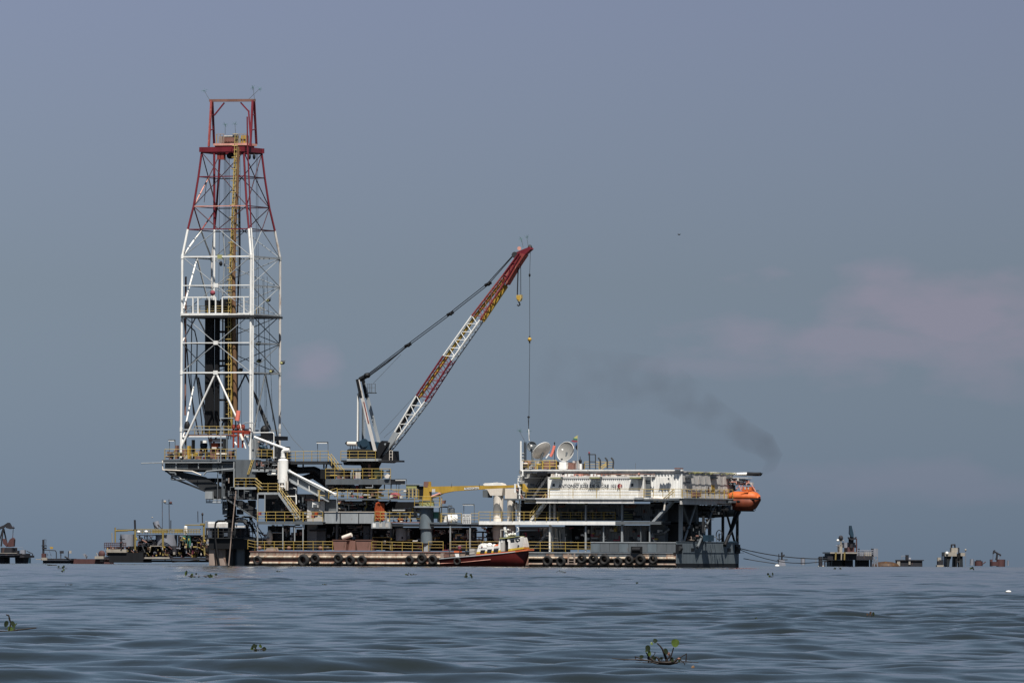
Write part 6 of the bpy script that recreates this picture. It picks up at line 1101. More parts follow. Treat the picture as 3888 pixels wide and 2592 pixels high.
bt.part('small_writing',M().box(R_(985,588),R_(1170,596),bv-.97,bv-.962),INK); bt.part('small_writing',M().box(R_(1330,570),R_(1450,586),bv-.97,bv-.962),DISH)
for dv in (0,): bt.part('tyre_fender',M().torus3(P(R_(505,880),bv-1.65),(0,1,0),.38,.14,16,6),TYRE)
ot=Thing('stern_bitt','rusty grey bitt with hanging rag at the barge edge behind the boat stern','deck gear',P(E(715,1370),-.5)); ot.part('bitt',M().box(E(700,1250),E(735,1325),-.6,-.2),CONC); ot.part('rag',M().box(E(695,1325),E(720,1368),-.55,-.45),DISH); ot.part('bitt',M().box(E(738,1255),E(800,1300),-.5,-.1),BROWN)
# ================================================================== WELL JACKET under the cantilever
wv=5.
wj=Thing('well_jacket','well platform on tan and dark concrete piles below the drill floor','well platform',P(Cz(960,1420),wv)); zb1=-2.
def pile(a,b,y0,v,mt,th):
    p,q=P(Cz(a,y0),v),P(Cz(b,y0),v); return th.part('pile',M().b3((p.x,v,-2.5),(q.x,v+(q.x-p.x),p.z)),mt)
for a,b,v,mt in ((768,828,wv,CONC),(862,930,wv+.3,CONC),(945,1005,wv+.6,DARK),(1045,1120,wv+.4,GREY),(1125,1172,wv+1,DARK),(800,860,wv+7,DARK),(900,960,wv+7,DARK),(1000,1045,wv+6,BGREY)): pile(a,b,1240,v,mt,wj)
wj.part('deck_beam',M().box(Cz(765,1158),Cz(1180,1262),wv-.3,wv+9),BLACK); wj.part('grating',M().box(Cz(735,1150),Cz(1180,1160),wv-.6,wv+9),DARK); wj.part('light_panel',M().poly([Cz(875,1262),Cz(930,1262),Cz(930,1400)],wv+.25,wv+.29),TAN)
railing('black railing of the well platform, left of the riser',[(Cz(742,1152),wv-.5),(Cz(1020,1152),wv-.5)],1.25,mt=DARK,sp=.8); railing('black railing of the well platform, right of the riser',[(Cz(1030,1155),wv-.3),(Cz(1200,1160),wv-.3)],1.25,mt=DARK,sp=.9)
rs=Thing('riser_stack','black blowout preventer stack and riser between drill floor and well platform','riser',P(Cz(990,1160),wv+2)); rx=P(Cz(990,900),wv+2).x
zq=lambda y:P(Cz(990,y),wv+2).z
rs.part('riser',M().lathe((rx,wv+2),[(.48,zq(1158)),(.46,zq(1000)),(.8,zq(985)),(.8,zq(975)),(.55,zq(950)),(1.0,zq(942)),(1.0,zq(932)),(.6,zq(925)),(.65,zq(780)),(.5,zq(640)),(.5,zq(500))],18),BLACK)
for a,b,mt in (((900,835),(948,920),GREY),((1042,870),(1070,920),BLACK),((900,790),(945,835),DARK),((940,960),(1040,1000),BLACK)): rs.part('valve_block',M().box(Cz(*a),Cz(*b),wv+1.2,wv+2.5),mt)
rs.part('ladder_cage',M().path([Cz(905,765),Cz(902,870),Cz(948,870),Cz(945,770)],wv+1,.07,5),LGREY); rs.part('ladder_cage',M().path([Cz(925,770),Cz(925,870)],wv+1,.05,5),LGREY)
for y in (800,835): rs.part('ladder_cage',M().path([Cz(903,y),Cz(948,y)],wv+1,.05,5),LGREY)
rs.part('flow_line',M().path([Cz(930,985),Cz(860,985),Cz(835,1000),Cz(828,1040),Cz(830,1160),Cz(845,1280),Cz(868,1425)],wv-.8,.13,8),BLACK); rs.part('flow_line',M().path([Cz(1040,985),Cz(1110,990),Cz(1140,1020),Cz(1150,1100),Cz(1155,1160)],wv+.5,.17,8),BLACK); rs.part('flow_line',M().path([Cz(1110,990),Cz(1165,1000),Cz(1195,1040),Cz(1220,1110)],wv+1,.13,8),BLACK); rs.part('flow_line',M().tube(Cz(925,972),wv+1.5,Cz(1100,975),wv+1.5,.16),BLACK)
rs.part('pale_conductor',M().path([Cz(1035,690),Cz(1020,820),Cz(985,1180),Cz(962,1430)],wv-1.,.075,8),CONC)
bk=Thing('under_deck_basket','grey railed basket hanging below the cantilever beam','platform',P(Cz(820,800),V0+1)); bk.part('floor_rail',M().path([Cz(738,800),Cz(895,804)],V0+1,.08,5),LGREY)
for y in (768,785): bk.part('rail',M().path([Cz(738,y),Cz(888,y+2)],V0+1,.05,5),LGREY)
for x in (740,775,810,850,888): bk.part('post',M().tube(Cz(x,768),V0+1,Cz(x,802),V0+1,.04,n=5),LGREY)
tr=Thing('tripod_frame','thin dark tripod frame with sloping pipes at the left end of the barge','frame',P(Cz(1200,1160),wv)); 
for a,b in (((1180,955),(1130,1150)),((1180,955),(1240,1160)),((1185,960),(1290,1150)),((1150,1020),(1330,1140)),((1170,960),(1200,1110)),((1100,1080),(1250,1090)),((1130,1130),(1390,1190)),((1240,1030),(1350,1180))): tr.part('strut',M().tube(Cz(*a),wv,Cz(*b),wv+.5,.07,n=6),BLACK)
tr.part('head',M().ball(Cz(1182,958),wv,(.25,.2,.2)),BLACK); tr.part('gangway',M().bar(Cz(1120,1150),wv-1,Cz(1400,1200),wv-1,.6,.35),DARK)
solo('slack_mooring_rope','slack thin rope from the well piles to the left','rope',M().path([J(1560,1022),J(1200,1060),J(1040,1075)],wv,.05,4),DARK)
# ================================================================== FAR PLATFORMS
def farthing(n_,l_,c_,parts,base,v=0,group=None):
    t=Thing(n_,l_,c_,P(base,v),group)
    for p in parts:
        k=p[0]; mt=p[-1]
        if k=='b': _,nm,a,b,d0,d1,_m=p; t.part(nm,M().box(a,b,d0,d1),mt)
        elif k=='t': _,nm,qs,v_,r,_m=p; t.part(nm,M().path(qs,v_,r*(.62 if r<.5 else .9),6),mt)
        elif k=='c': _,nm,a,b,v_,_m=p; t.part(nm,M().cyl(a,b,v_,18,dome=1),mt)
        elif k=='p': _,nm,qs,d0,d1,_m=p; t.part(nm,M().poly(qs,d0,d1),mt)
        elif k=='o': _,nm,q,v_,r,_m=p; t.part(nm,M().ball(q,v_,r,10,6),mt)
    return t
W1=Frame(1750,12,-80); use(W1)
# left: pumping unit
farthing('pump_jack','black nodding pump jack on a dark platform at the left edge of the picture','pump jack',[
 ('p','beam',[I(-60,690),I(60,640),I(130,595),I(158,600),I(150,630),I(60,680),I(-60,730)],0,.8,FARD),('p','horse_head',[I(95,625),I(150,600),I(190,668),I(232,680),I(225,695),I(165,705),I(100,685)],-.1,.9,FARD),('t','bridle',[I(228,655),I(215,860)],.4,.09,FARR),
 ('t','samson_post',[I(55,690),I(20,1000)],0,.25,FARD),('t','samson_post',[I(60,690),I(120,960)],1,.25,FARD),('t','samson_post',[I(50,700),I(-10,900)],.5,.2,FARD),('p','crank',[I(45,870),I(75,870),I(135,970),I(110,1010),I(50,950)],-.3,.2,FARR),
 ('p','counterweight',[I(135,940),I(165,880),I(215,850),I(240,880),I(232,1000),I(130,1010)],-.2,.8,FARR),('b','skid',I(10,1020),I(200,1110),-1,3,FARD),('b','deck',I(-60,1118),I(330,1150),-2,6,FARD),('b','understructure',I(-60,1150),I(410,1190),-1.5,6,FARD),
 ('p','leg_cluster',[I(250,1150),I(410,1150),I(380,1290),I(260,1290)],0,4,FARD),('p','leg_cluster',[I(-60,1150),I(75,1190),I(75,1290),I(-60,1290)],0,4,FARD),('b','cabinet',I(345,1060),I(418,1130),0,1,FARG),('b','cabinet',I(270,1070),I(310,1120),0,1,FARD),
 ('t','rail',[I(210,1022),I(385,1018),I(388,1115)],0,.06,FARG),('b','walkway_edge',I(-60,1108),I(290,1118),-2.1,-2.,FARP)],I(150,1270))
W2=Frame(2500,5,-120); use(W2)
farthing('caisson','blurred bluish caisson with a tilted lamp arm behind the pump jack','caisson',[('c','caisson',I(440,1140),I(525,1290),0,BLUE),('t','lamp_arm',[I(455,1078),I(555,1125),I(552,1155)],0,.2,FARD),('t','side_rail',[I(530,1180),I(510,1270)],0,.15,FARG)],I(485,1280))
use(W1)
farthing('wellhead_jetty','low black jetty with a well tree, small masts and sign boards at the far left','jetty',[
 ('b','deck',I(700,1205),I(1210,1240),-1,3,FARD),('b','pile_row',I(730,1240),I(1200,1290),0,2,FARD),('b','arm',I(610,1213),I(700,1224),0,1,FARP),('b','tan_box',I(705,1190),I(800,1235),-1.3,-1,FARP),
 ('t','well_tree',[I(738,885),I(738,1200)],0,.35,FARD),('b','tree_valve',I(705,980),I(785,997),-.3,.3,FARD),('b','tree_valve',I(715,1015),I(780,1045),-.3,.3,FARD),('b','tree_valve',I(705,1120),I(770,1190),-.3,.5,FARR),('t','hand_wheel',[I(745,880),I(785,885),I(775,985)],0,.06,FARD),
 ('t','pipe',[I(760,1060),I(940,1070),I(958,1100),I(958,1205)],0,.14,FARD),('p','sign_board',[I(845,1005),I(905,1012),I(900,1040),I(860,1045)],0,.1,YCR),('t','lamp_mast',[I(1035,1080),I(1035,1205)],0,.14,FARD),('b','mast_box',I(1015,1075),I(1070,1120),-.3,.3,FARD),('t','lamp_mast',[I(1165,1080),I(1162,1205)],0,.14,FARD),('b','sign_board',I(1178,1072),I(1215,1118),0,.1,FARP),
 ('t','ladder',[I(800,1090),I(820,1200)],.5,.08,FARG),('t','brace',[I(1100,1170),I(1210,1235)],-1,.25,FARD),('t','rail',[I(840,1080),I(890,1210)],.5,.07,FARG)],I(950,1270))
farthing('reddish_pontoon','low dark red pontoon joining the far left jetty to the tank platform','pontoon',[('b','hull',I(1210,1212),I(1870,1300),1,4,FARR),('p','bow_gear',[I(1405,1130),I(1440,1120),I(1480,1160),I(1475,1200),I(1450,1200)],1,1.4,FARG),('t','hose',[I(1460,1135),I(1470,1205)],1,.12,FARD),('b','tan_gear',I(1610,1165),I(1760,1212),0,1.4,FARP),('o','coil',I(1730,1130),1,(.7,.4,.7),FARR),('t','derrick_arm',[I(1640,1110),I(1670,1180)],.8,.12,FARP)],I(1500,1270))
W3=Frame(1650,10,-70); use(W3)
tp=farthing('tank_platform','long low platform crowded with pale tanks, yellow frames and pipes left of the barge','tank platform',[
 ('b','deck',J(60,1000),J(1580,1040),-2,10,FARD),('b','hull',J(0,1040),J(1580,1075),-1,8,BLACK),('b','understructure',J(130,935),J(620,1080),-2.2,5,BLACK),('b','tan_block',J(90,888),J(380,935),-2.5,3,FARP),
 ('t','frame',[J(218,575),J(218,790)],-1,.22,FARY),('t','frame',[J(218,620),J(500,610)],-1,.2,FARY),('t','frame',[J(218,632),J(400,625)],-1,.12,FARY),('t','mast',[J(500,465),J(505,600)],-2,.3,FARD),('t','mast',[J(505,600),J(505,900)],-2,.28,FARY),('b','walkway',J(240,600),J(500,622),-1,1,FARD),
 ('b','pipe_rack',J(530,745),J(800,760),1,4,FARD),('b','pipe_rack',J(530,680),J(800,692),1,4,FARD),('b','pipe_rack',J(540,800),J(800,840),1,4,FARD),('b','pipe_rack',J(1110,680),J(1500,690),2,5,FARD),('b','pipe_rack',J(1320,750),J(1500,765),2,4,FARD),('b','low_mass',J(400,840),J(1560,1000),4,9,BLACK),
 ('t','valve_tree',[J(300,700),J(305,880)],-2.6,.25,FARD),('b','valve',J(278,735),J(350,748),-2.8,-2.4,FARD),('b','valve',J(285,780),J(320,800),-2.8,-2.4,FARR),
 ('b','yellow_beam',J(750,610),J(960,655),0,1,FARY),('t','column',[J(905,620),J(905,980)],-1,.3,FARY),('b','yellow_cage',J(1075,605),J(1175,650),1,2,FARY),('t','gantry',[J(1225,540),J(1500,540)],-1,.17,FARY),('t','column',[J(1495,520),J(1495,760),J(1505,960)],-1,.3,FARY),('b','gantry_head',J(1440,515),J(1500,540),-1.3,-.6,FARY),
 ('b','white_slab',J(720,835),J(890,846),-1,1,FARP),('b','red_post',J(1315,905),J(1345,955),-1,-.4,FRED),('b','orange_machine',J(830,925),J(890,965),0,1,ORND),('b','tan_strip',J(640,1000),J(1000,1025),-2.2,-2,FARP),('t','yellow_pipe',[J(170,650),J(175,790)],-.5,.16,FARP)],J(800,1075))
for i,(a,b,v_,mt,lab) in enumerate(((J(290,672),J(490,845),-.5,FARG,'left pale tank'),(J(800,678),J(1110,845),2.4,FARG,'right broad tank'),(J(1000,840),J(1130,950),0,FARD,''),(J(1252,690),J(1312,860),0,GREEN,'green column tank'),(J(1180,690),J(1235,830),2,GREEN,''))):
    tp.part('tank',M().cyl(a,b,v_,20),mt,label=lab or None)
tp.part('small_dome_tank',M().cyl(J(1208,552),J(1258,680),0,14,dome=1),WHITE)
tp.part('dark_mass',M().box(J(1120,690),J(1520,1000),5,9),FARD); tp.part('dark_mass',M().box(J(560,765),J(800,800),4,8),FARD)
for i in range(60):
    x=(520+(i*37)%260) if i%2 else (1130+(i*41)%390); y=random.choice((700,720,770,790,860,880,910,940)); tp.part('pipe',M().path([J(x,y),J(x+random.randint(-5,50),y+random.randint(-10,10)),J(x+random.randint(0,50),y+random.randint(40,90))],-.5+random.random()*3,random.choice((.05,.07,.1)),5),random.choice((FARY,FARD,FARP,FARD,FARR,FARG)))
rr=random.Random(77); PAL=(FARD,FARD,FARY,FARP,FARR,BROWN,BLACK,FARG,RUSTD,YPOST)
for i in range(230):
    x=rr.uniform(70,1530); y=rr.uniform(845 if x<520 or 780<x<1130 else 700,1010); w_=rr.uniform(8,45); h_=rr.uniform(8,45)
    if rr.random()<.55: tp.part('machine',M().box(J(x,y),J(x+w_,min(y+h_,1015)),-1.5+rr.random()*3,2),rr.choice(PAL))
    else: tp.part('pipe',M().tube(J(x,y),-1.6+rr.random()*2,J(x+rr.choice((0,0,w_*2)),y+rr.choice((h_,h_*2,0))),-1.6,rr.choice((.08,.12,.16)),n=5),rr.choice(PAL))
rl=M()
for i in range(24): rl.tube(J(530+i*39,600),-.8,J(530+i*39,668),-.8,.05,n=4)
for y in (600,622,645): rl.tube(J(530,y),-.8,J(1450,y+2),-.8,.06,n=4)
tp.part('railings',rl,FARY,kind='stuff')
rl=M()
for i in range(12): rl.tube(J(62+i*28,795),-2.4,J(62+i*28,888),-2.4,.06,n=4)
for y in (797,825,855): rl.tube(J(62,y),-2.4,J(375,y),-2.4,.06,n=4)
tp.part('railings',rl,FARR,kind='stuff')
for q in ((555,640),(663,636)): tp.part('flood_lamp',M().ball(J(*q),-1,(.35,.3,.25)),WHITE)
farthing('lamp_mast','tall thin mast with two globe lamps on a crossbar above the tank platform','mast',[('t','pole',[J(992,170),J(998,620)],1,.1,FARD),('t','crossbar',[J(935,232),J(1048,238)],1,.07,FARD),('o','globe_lamp',J(932,205),1,(.28,.25,.28),FARP),('o','globe_lamp',J(1018,220),1,(.25,.25,.28),FARR)],J(998,620))
farthing('thin_mast','thin plain mast left of the lamp mast on the tank platform','mast',[('t','pole',[J(895,170),J(897,610)],1,.08,FARD),('t','spur',[J(868,205),J(895,212)],1,.05,FARG)],J(897,610))
farthing('short_rod','thin rod mast standing right of the yellow gantry on the tank platform','mast',[('t','pole',[J(1407,340),J(1410,500)],1,.11,FARD)],J(1410,520)); farthing('dark_finial','short dark finial on the gantry head','mast',[('t','pole',[J(1472,370),J(1475,510)],1,.16,FARD),('o','knob',J(1474,385),1,(.2,.2,.3),FARD)],J(1475,515)); farthing('short_rod','stubby mast at the foot of the lamp mast','mast',[('t','pole',[J(1019,470),J(1018,620)],1,.13,FARD)],J(1018,620))
farthing('tilted_cylinder','grey white cylinder on slanting struts above the tank platform','cylinder',[('t','cylinder',[J(800,490),J(828,585)],1,.62,FARG),('t','strut',[J(775,535),J(840,600)],.5,.13,FARD),('t','strut',[J(830,530),J(895,600)],.5,.13,FARD),('o','lamp',J(752,430),1,(.15,.15,.12),FARP)],J(830,600))
cbv=farthing('white_cabin_barge','white cabin with a long white roof and dark railings behind the well platform','cabin',[('b','roof',J(1555,490),J(1855,520),6,14,WHITE),('b','roof_front',J(1555,520),J(1855,575),5.9,6.1,SIDING),('b','wall',J(1520,580),J(2080,725),9,14,FARD),('b','white_panel',J(1545,620),J(1605,725),7,7.3,WHITE),('b','white_panel',J(1785,650),J(1835,700),7,7.3,WHITE),('b','deck',J(1500,725),J(2150,745),5,14,FARD),('b','base',J(1520,745),J(2150,1050),7,14,BLACK),('b','roof_right',J(1900,548),J(2080,575),6,10,SIDING),('b','tan_block',J(1520,745),J(1600,830),5,6.5,FARP),('t','yellow_post',[J(1698,560),J(1700,725)],5.5,.12,FARY),('t','ladder_hoop',[J(1515,560),J(1520,490),J(1545,490),J(1545,560)],6,.1,FARP)],J(1800,1060))
# right side
W4=Frame(2300,-8,150); use(W4)
kp=farthing('far_drilling_platform','distant drilling platform with a small dark derrick, right of the barge','drilling platform',[
 ('b','deck',K(1380,765),K(1780,785),-3,8,FARP),('b','deck_mass',K(1400,785),K(1780,880),-2,8,FARD),('b','left_box',K(1342,825),K(1420,885),-3,4,FARD),('b','leg_mass',K(1410,880),K(1560,985),-1,7,BLACK),('b','leg_mass',K(1600,880),K(1720,985),0,6,FARD),('b','right_deck',K(1780,820),K(2015,880),-1,7,FARD),('b','leg_mass',K(1800,880),K(1960,990),1,6,FARD),('b','leg_mass',K(1985,880),K(2010,985),0,1,FARG),
 ('p','derrick',[K(1675,370),K(1700,370),K(1730,500),K(1730,540),K(1700,540),K(1670,490)],-1,.5,BLUE),('t','mast_foot',[K(1700,540),K(1695,700)],0,.6,FARD),('p','yoke',[K(1655,540),K(1690,560),K(1750,555),K(1775,535),K(1765,575),K(1700,585),K(1660,565)],-1,.5,FARD),('t','leg',[K(1660,560),K(1660,620)],0,.2,FARD),('t','leg',[K(1772,560),K(1775,770)],0,.25,FARR),('t','guy',[K(1690,500),K(1660,600)],0,.12,FARD),
 ('b','machinery',K(1590,620),K(1770,700),1,5,FARG),('b','machinery',K(1640,690),K(1740,765),0,5,FARR),('b','machinery',K(1520,650),K(1560,765),-1,2,FARP),('b','machinery',K(1780,760),K(1880,820),0,4,FARG),('b','machinery',K(1890,755),K(2000,820),0,4,FARP),('b','white_block',K(2030,710),K(2092,830),0,4,FARG),('t','leg',[K(2030,830),K(2035,985)],0,.25,FARG),('t','leg',[K(2085,830),K(2085,985)],0,.25,FARG),('t','brace',[K(2035,850),K(2085,980)],0,.15,FARG),('t','brace',[K(2085,850),K(2035,980)],0,.15,FARG),
 ('t','yellow_pipe',[K(1465,765),K(1460,880)],-3.2,.35,FARY),('t','yellow_pipe',[K(1595,765),K(1592,880)],-3.2,.35,FARY),('t','pale_pipe',[K(1550,765),K(1545,880)],-3.2,.3,FARP),('t','crane_mast',[K(1540,545),K(1540,660)],-1,.3,FARP),('t','crane_boom',[K(1465,668),K(1520,672)],-1,.2,FARG),('o','white_ball',K(1495,590),-1,(.35,.3,.3),WHITE),('t','cable',[K(1495,598),K(1540,580),K(1590,598)],-1,.16,FARP),('o','top_gear',K(1538,555),-1,(.6,.5,.7),FARD),('t','pipe',[K(1300,985),K(1300,905),K(1385,900),K(1385,985)],-2,.28,FARD),('t','antenna',[K(1745,420),K(1750,560)],0,.07,FARG),('t','stack',[K(1808,710),K(1810,820)],0,.3,FARD)],K(1700,985))
rl=M()
for i in range(9): rl.tube(K(1785+i*30,740),-1,K(1785+i*30,820),-1,.07,n=4)
for y in (740,765,790): rl.tube(K(1785,y),-1,K(2025,y),-1,.08,n=4)
kp.part('railings',rl,FARG,kind='stuff')
farthing('mooring_buoy_frame','small dark framed well buoy with crossed arms, under the mooring lines','well buoy',[('p','body',[K(620,880),K(700,885),K(722,970),K(612,970)],-.5,1,FARG),('t','post',[K(660,765),K(660,900)],0,.35,FARD),('t','arm',[K(590,880),K(745,876)],0,.2,FARD),('t','post',[K(615,790),K(620,900)],0,.18,FARD),('t','arm',[K(660,840),K(700,800)],0,.3,FARD),('o','white_float',K(592,970),-1,(.6,.5,.4),WHITE)],K(660,970))
farthing('thin_well','thin dark well stub between the buoy frame and the far platform','well',[('t','post',[K(975,850),K(975,955)],0,.6,FARG),('t','arm',[K(940,850),K(995,850)],0,.14,FARD),('t','rail',[K(945,860),K(945,955)],0,.12,FARG)],K(975,955))
farthing('dark_well','dark well stub just left of the far platform','well',[('t','post',[K(1236,830),K(1236,975)],0,.55,FARD),('t','arm',[K(1195,850),K(1245,850)],0,.16,FARD),('t','base',[K(1200,975),K(1290,975)],0,.3,FARP),('t','rail',[K(1170,870),K(1165,940)],0,.15,FARG)],K(1236,980))
W5=Frame(2450,4,170); use(W5)
farthing('half_sunk_float','brown and gold half sunk dome float right of the far platform','float',[('o','dome',K(2203,985),0,(4.0,2.5,1.5),RUSTD),('o','gold_patch',K(2230,962),-1.55,(.8,.6,.45),YCR),('o','gold_patch',K(2165,955),-1.5,(.5,.5,.4),YCR)],K(2203,985))
farthing('flat_box_platform','flat dark box platform with a small frame on top','platform',[('b','body',Lz(400,700),Lz(800,800),0,6,FARD),('b','rim',Lz(395,695),Lz(822,712),-.3,6.2,FARD),('b','pale_panel',Lz(425,712),Lz(470,790),-.2,-.02,FARP),('b','pale_panel',Lz(600,705),Lz(628,770),-.2,-.02,FARP),('t','post',[Lz(575,622),Lz(575,700)],0,.5,FARD),('t','frame',[Lz(495,700),Lz(495,640),Lz(575,640)],0,.16,FARG),('o','gear',Lz(618,690),0,(.4,.3,.5),FARG),('t','rod',[Lz(625,510),Lz(612,660)],0,.05,FARG)],Lz(600,790))
W6=Frame(2600,-6,190); use(W6)
farthing('far_well_platform','distant cream platform on three dark legs with a gantry on top','platform',[('b','deck',Lz(1150,580),Lz(1330,642),-2,4,FARP),('p','leg',[Lz(1180,642),Lz(1250,642),Lz(1225,720),Lz(1215,805),Lz(1180,805)],0,3,FARP),('b','leg_shadow',Lz(1180,645),Lz(1245,680),-.3,-.02,FARD),('p','leg',[Lz(1320,605),Lz(1385,605),Lz(1345,700),Lz(1335,805),Lz(1282,805),Lz(1288,650)],0,3,BLACK),('p','leg',[Lz(1370,640),Lz(1420,640),Lz(1425,805),Lz(1370,805)],0,3,FARP),('b','leg_shadow',Lz(1370,642),Lz(1420,685),-.3,-.02,FARD),('b','right_deck',Lz(1390,590),Lz(1455,640),-2,3,FARP),
 ('t','gantry',[Lz(1250,560),Lz(1250,468),Lz(1300,465),Lz(1305,520)],0,.35,FARD),('b','gantry_head',Lz(1255,462),Lz(1308,478),-.5,.5,FARD),('b','machinery',Lz(1250,515),Lz(1345,582),-1,2,FARP),('t','pipe',[Lz(1345,515),Lz(1362,520),Lz(1360,600)],0,.3,FARD),('t','mast',[Lz(1465,540),Lz(1465,800)],0,.14,FARG),('t','brace',[Lz(1330,730),Lz(1370,730)],0,.3,FARD),('o','white_lamp',Lz(1183,597),-2,(.45,.4,.5),WHITE),('o','lamp',Lz(1465,548),0,(.3,.3,.35),FARP),('b','left_column',Lz(1145,642),Lz(1175,800),1,3,FARG)],Lz(1300,800))
farthing('cluttered_barge','pale cluttered small barge left of the cream platform','barge',[('b','hull',Lz(1030,775),Lz(1135,805),0,2,FARP),('p','machine',[Lz(1045,720),Lz(1060,700),Lz(1125,700),Lz(1125,775),Lz(1045,775)],0,2,FARD),('b','top',Lz(1040,660),Lz(1090,715),0,1,FARP),('t','mast',[Lz(1108,622),Lz(1110,700)],0,.25,FARD)],Lz(1080,800))
farthing('small_well','small grey well stub right of the cream platform','well',[('t','post',[Lz(1560,685),Lz(1558,780)],0,.6,FARG),('t','arm',[Lz(1530,765),Lz(1560,770)],0,.35,FARG)],Lz(1558,780)); farthing('stubby_well','stubby dark well drum between the small well and the distant pump jack','well',[('t','drum',[Lz(1662,715),Lz(1662,790)],0,1.3,FARR),('t','neck',[Lz(1662,700),Lz(1662,730)],0,.8,FARD)],Lz(1662,795))
farthing('far_pump_jack','distant pump jack with its head tipped left, at the right edge of the picture','pump jack',[('t','walking_beam',[Lz(1900,570),Lz(2000,625)],0,.4,FARD),('p','horse_head',[Lz(1880,600),Lz(1890,555),Lz(1915,545),Lz(1912,590),Lz(1888,610)],-.3,.5,FARD),('t','samson_post',[Lz(1945,600),Lz(1935,700)],0,.45,FARD),('t','samson_post',[Lz(1945,600),Lz(1925,700)],1,.3,FARD),('p','tail',[Lz(1980,610),Lz(2005,615),Lz(2005,640),Lz(1985,640)],-.2,.4,FARD),('t','bridle',[Lz(1882,600),Lz(1880,700)],0,.08,FARR),('t','drum',[Lz(1910,725),Lz(1910,790)],0,1.6,FARR),('t','drum',[Lz(2000,690),Lz(1998,800)],0,1.4,FARR),('b','skid',Lz(1840,690),Lz(1875,795),0,1,FARR),('t','pipe',[Lz(1960,690),Lz(1985,640)],0,.2,FARG)],Lz(1930,795)); farthing('last_well','thin well stub right of the distant pump jack','well',[('t','post',[Lz(2110,705),Lz(2110,785)],0,.4,FARG)],Lz(2110,790)); farthing('low_bar','low slanting bar in the water left of the distant pump jack','wreck',[('t','bar',[Lz(1710,770),Lz(1770,725)],0,.25,FARR)],Lz(1740,790))
# ================================================================== FLOATING PLANTS AND DEBRIS
def ground(q):
    """the point of the wavy water surface seen at picture point q"""
    d=(_f*FPX+_r*(q[0]-CX)+_u*(CY-q[1])).normalized(); k=math.hypot(d.x,d.y)
    t=np.arange(25,1150,.04); x=d.x*t; y=d.y*t; z=EYE+d.z*t; hit=np.nonzero(z<=sea_z(x,y))[0]
    i=hit[0] if len(hit) else len(t)-1
    return Vector((x[i],y[i],z[i]))
class Local(Frame):
    def __init__(s,q):
        s.yaw=0; s.U=Vector((1,0,0)); s.V=Vector((0,1,0)); s.O=ground(q); s.O.y-=.004*s.O.y+.25
def leaf(m_,c,w_,h_,nrm,up):
    nrm=Vector(nrm).normalized(); up=Vector(up).normalized(); sd=up.cross(nrm).normalized(); vs=[c-up*h_*.5]; n=10
    for i in range(n):
        t=math.pi*2*i/n; vs.append(c+sd*w_*.5*math.sin(t)*(1-.15*math.cos(t))-up*h_*.5*math.cos(t)+nrm*.12*w_*math.sin(t)**2)
    vs.append(c+nrm*-.06*w_); k=len(vs)-1; m_.add(vs,[(k,1+i,1+(i+1)%n) for i in range(n)],True); return m_
use(Local(T_(1230,690)))
hy=Thing('water_hyacinth','clump of water hyacinth with round green leaves and dark trailing stems floating in the foreground','plant',P(T_(1230,690),0))
for i,(c,w_,h_,nr,upv,mt) in enumerate((((1340,385),135,140,(.2,-1,.3),(0,0,1),LEAF),((1018,350),85,75,(-.3,-1,.5),(.4,0,.6),LEAFD),((960,395),80,40,(-.2,-.7,.8),(.9,0,.3),LEAF),((898,470),85,110,(-.1,-1,.2),(-.1,0,1),LEAFD),((918,545),60,110,(.3,-1,.2),(.1,0,-1),LEAF),((868,515),28,40,(0,-1,.3),(0,0,1),LEAF),((1190,520),70,110,(.3,-1,.1),(-.35,0,1),LEAFD),((1235,560),50,60,(0,-1,.3),(0,0,1),BROWN),((795,605),70,60,(0,-1,.4),(0,0,1),LEAFD),((1120,630),50,45,(0,-1,.4),(.3,0,1),LEAF),((980,615),60,55,(0,-1,.4),(0,0,1),LEAFD))):
    cpt=P(T_(*c),random.uniform(-.04,.04)); pxm=P(T_(100,500),0); k=abs(P(T_(200,500),0).x-P(T_(100,500),0).x)/100; hy.part('leaf',leaf(M(),cpt,w_*k,h_*k,nr,upv),mt)
def st(pts,r0,r1,mt=STEM,th=hy,nm='stem',Z=T_,v=0):
    m_=M(); ps=[P(Z(*p),v) for p in pts]; n=len(ps)-1
    for i in range(n): m_.tube3(ps[i],ps[i+1],r0+(r1-r0)*i/n,r0+(r1-r0)*(i+1)/n,6)
    th.part(nm,m_,mt)
kk=abs(P(T_(200,500),0).x-P(T_(100,500),0).x)/100
for pts,r0,r1 in (([(1215,690),(1180,600),(1140,490),(1095,430),(1045,385)],30,8),([(1255,690),(1270,600),(1295,530),(1315,455)],16,6),([(980,665),(920,620),(885,560),(865,535)],28,6),([(1100,700),(1060,630),(1020,600)],26,8),([(310,632),(500,650),(750,655),(960,672),(1150,710)],9,22),([(700,650),(690,600),(740,620),(850,665)],8,10),([(1200,700),(1320,690),(1380,640),(1400,625)],34,14),([(1390,640),(1520,560)],9,7),([(1525,550),(1515,690)],9,8),([(1320,690),(1500,680),(1720,702)],10,4),([(1180,690),(1250,600),(1240,560)],20,10),([(940,690),(1060,720),(1250,730),(1380,700)],18,18),([(500,660),(650,655),(800,668)],7,7),([(1420,650),(1480,700),(1500,740)],9,4),([(930,650),(1010,560),(1015,530)],9,4)):
    st(pts,r0*kk*.8,r1*kk*.7+.0016)
hy.part('bud',M().ball(T_(1400,640),-.02,(.009,.008,.007)),BROWN); rr=random.Random(4)
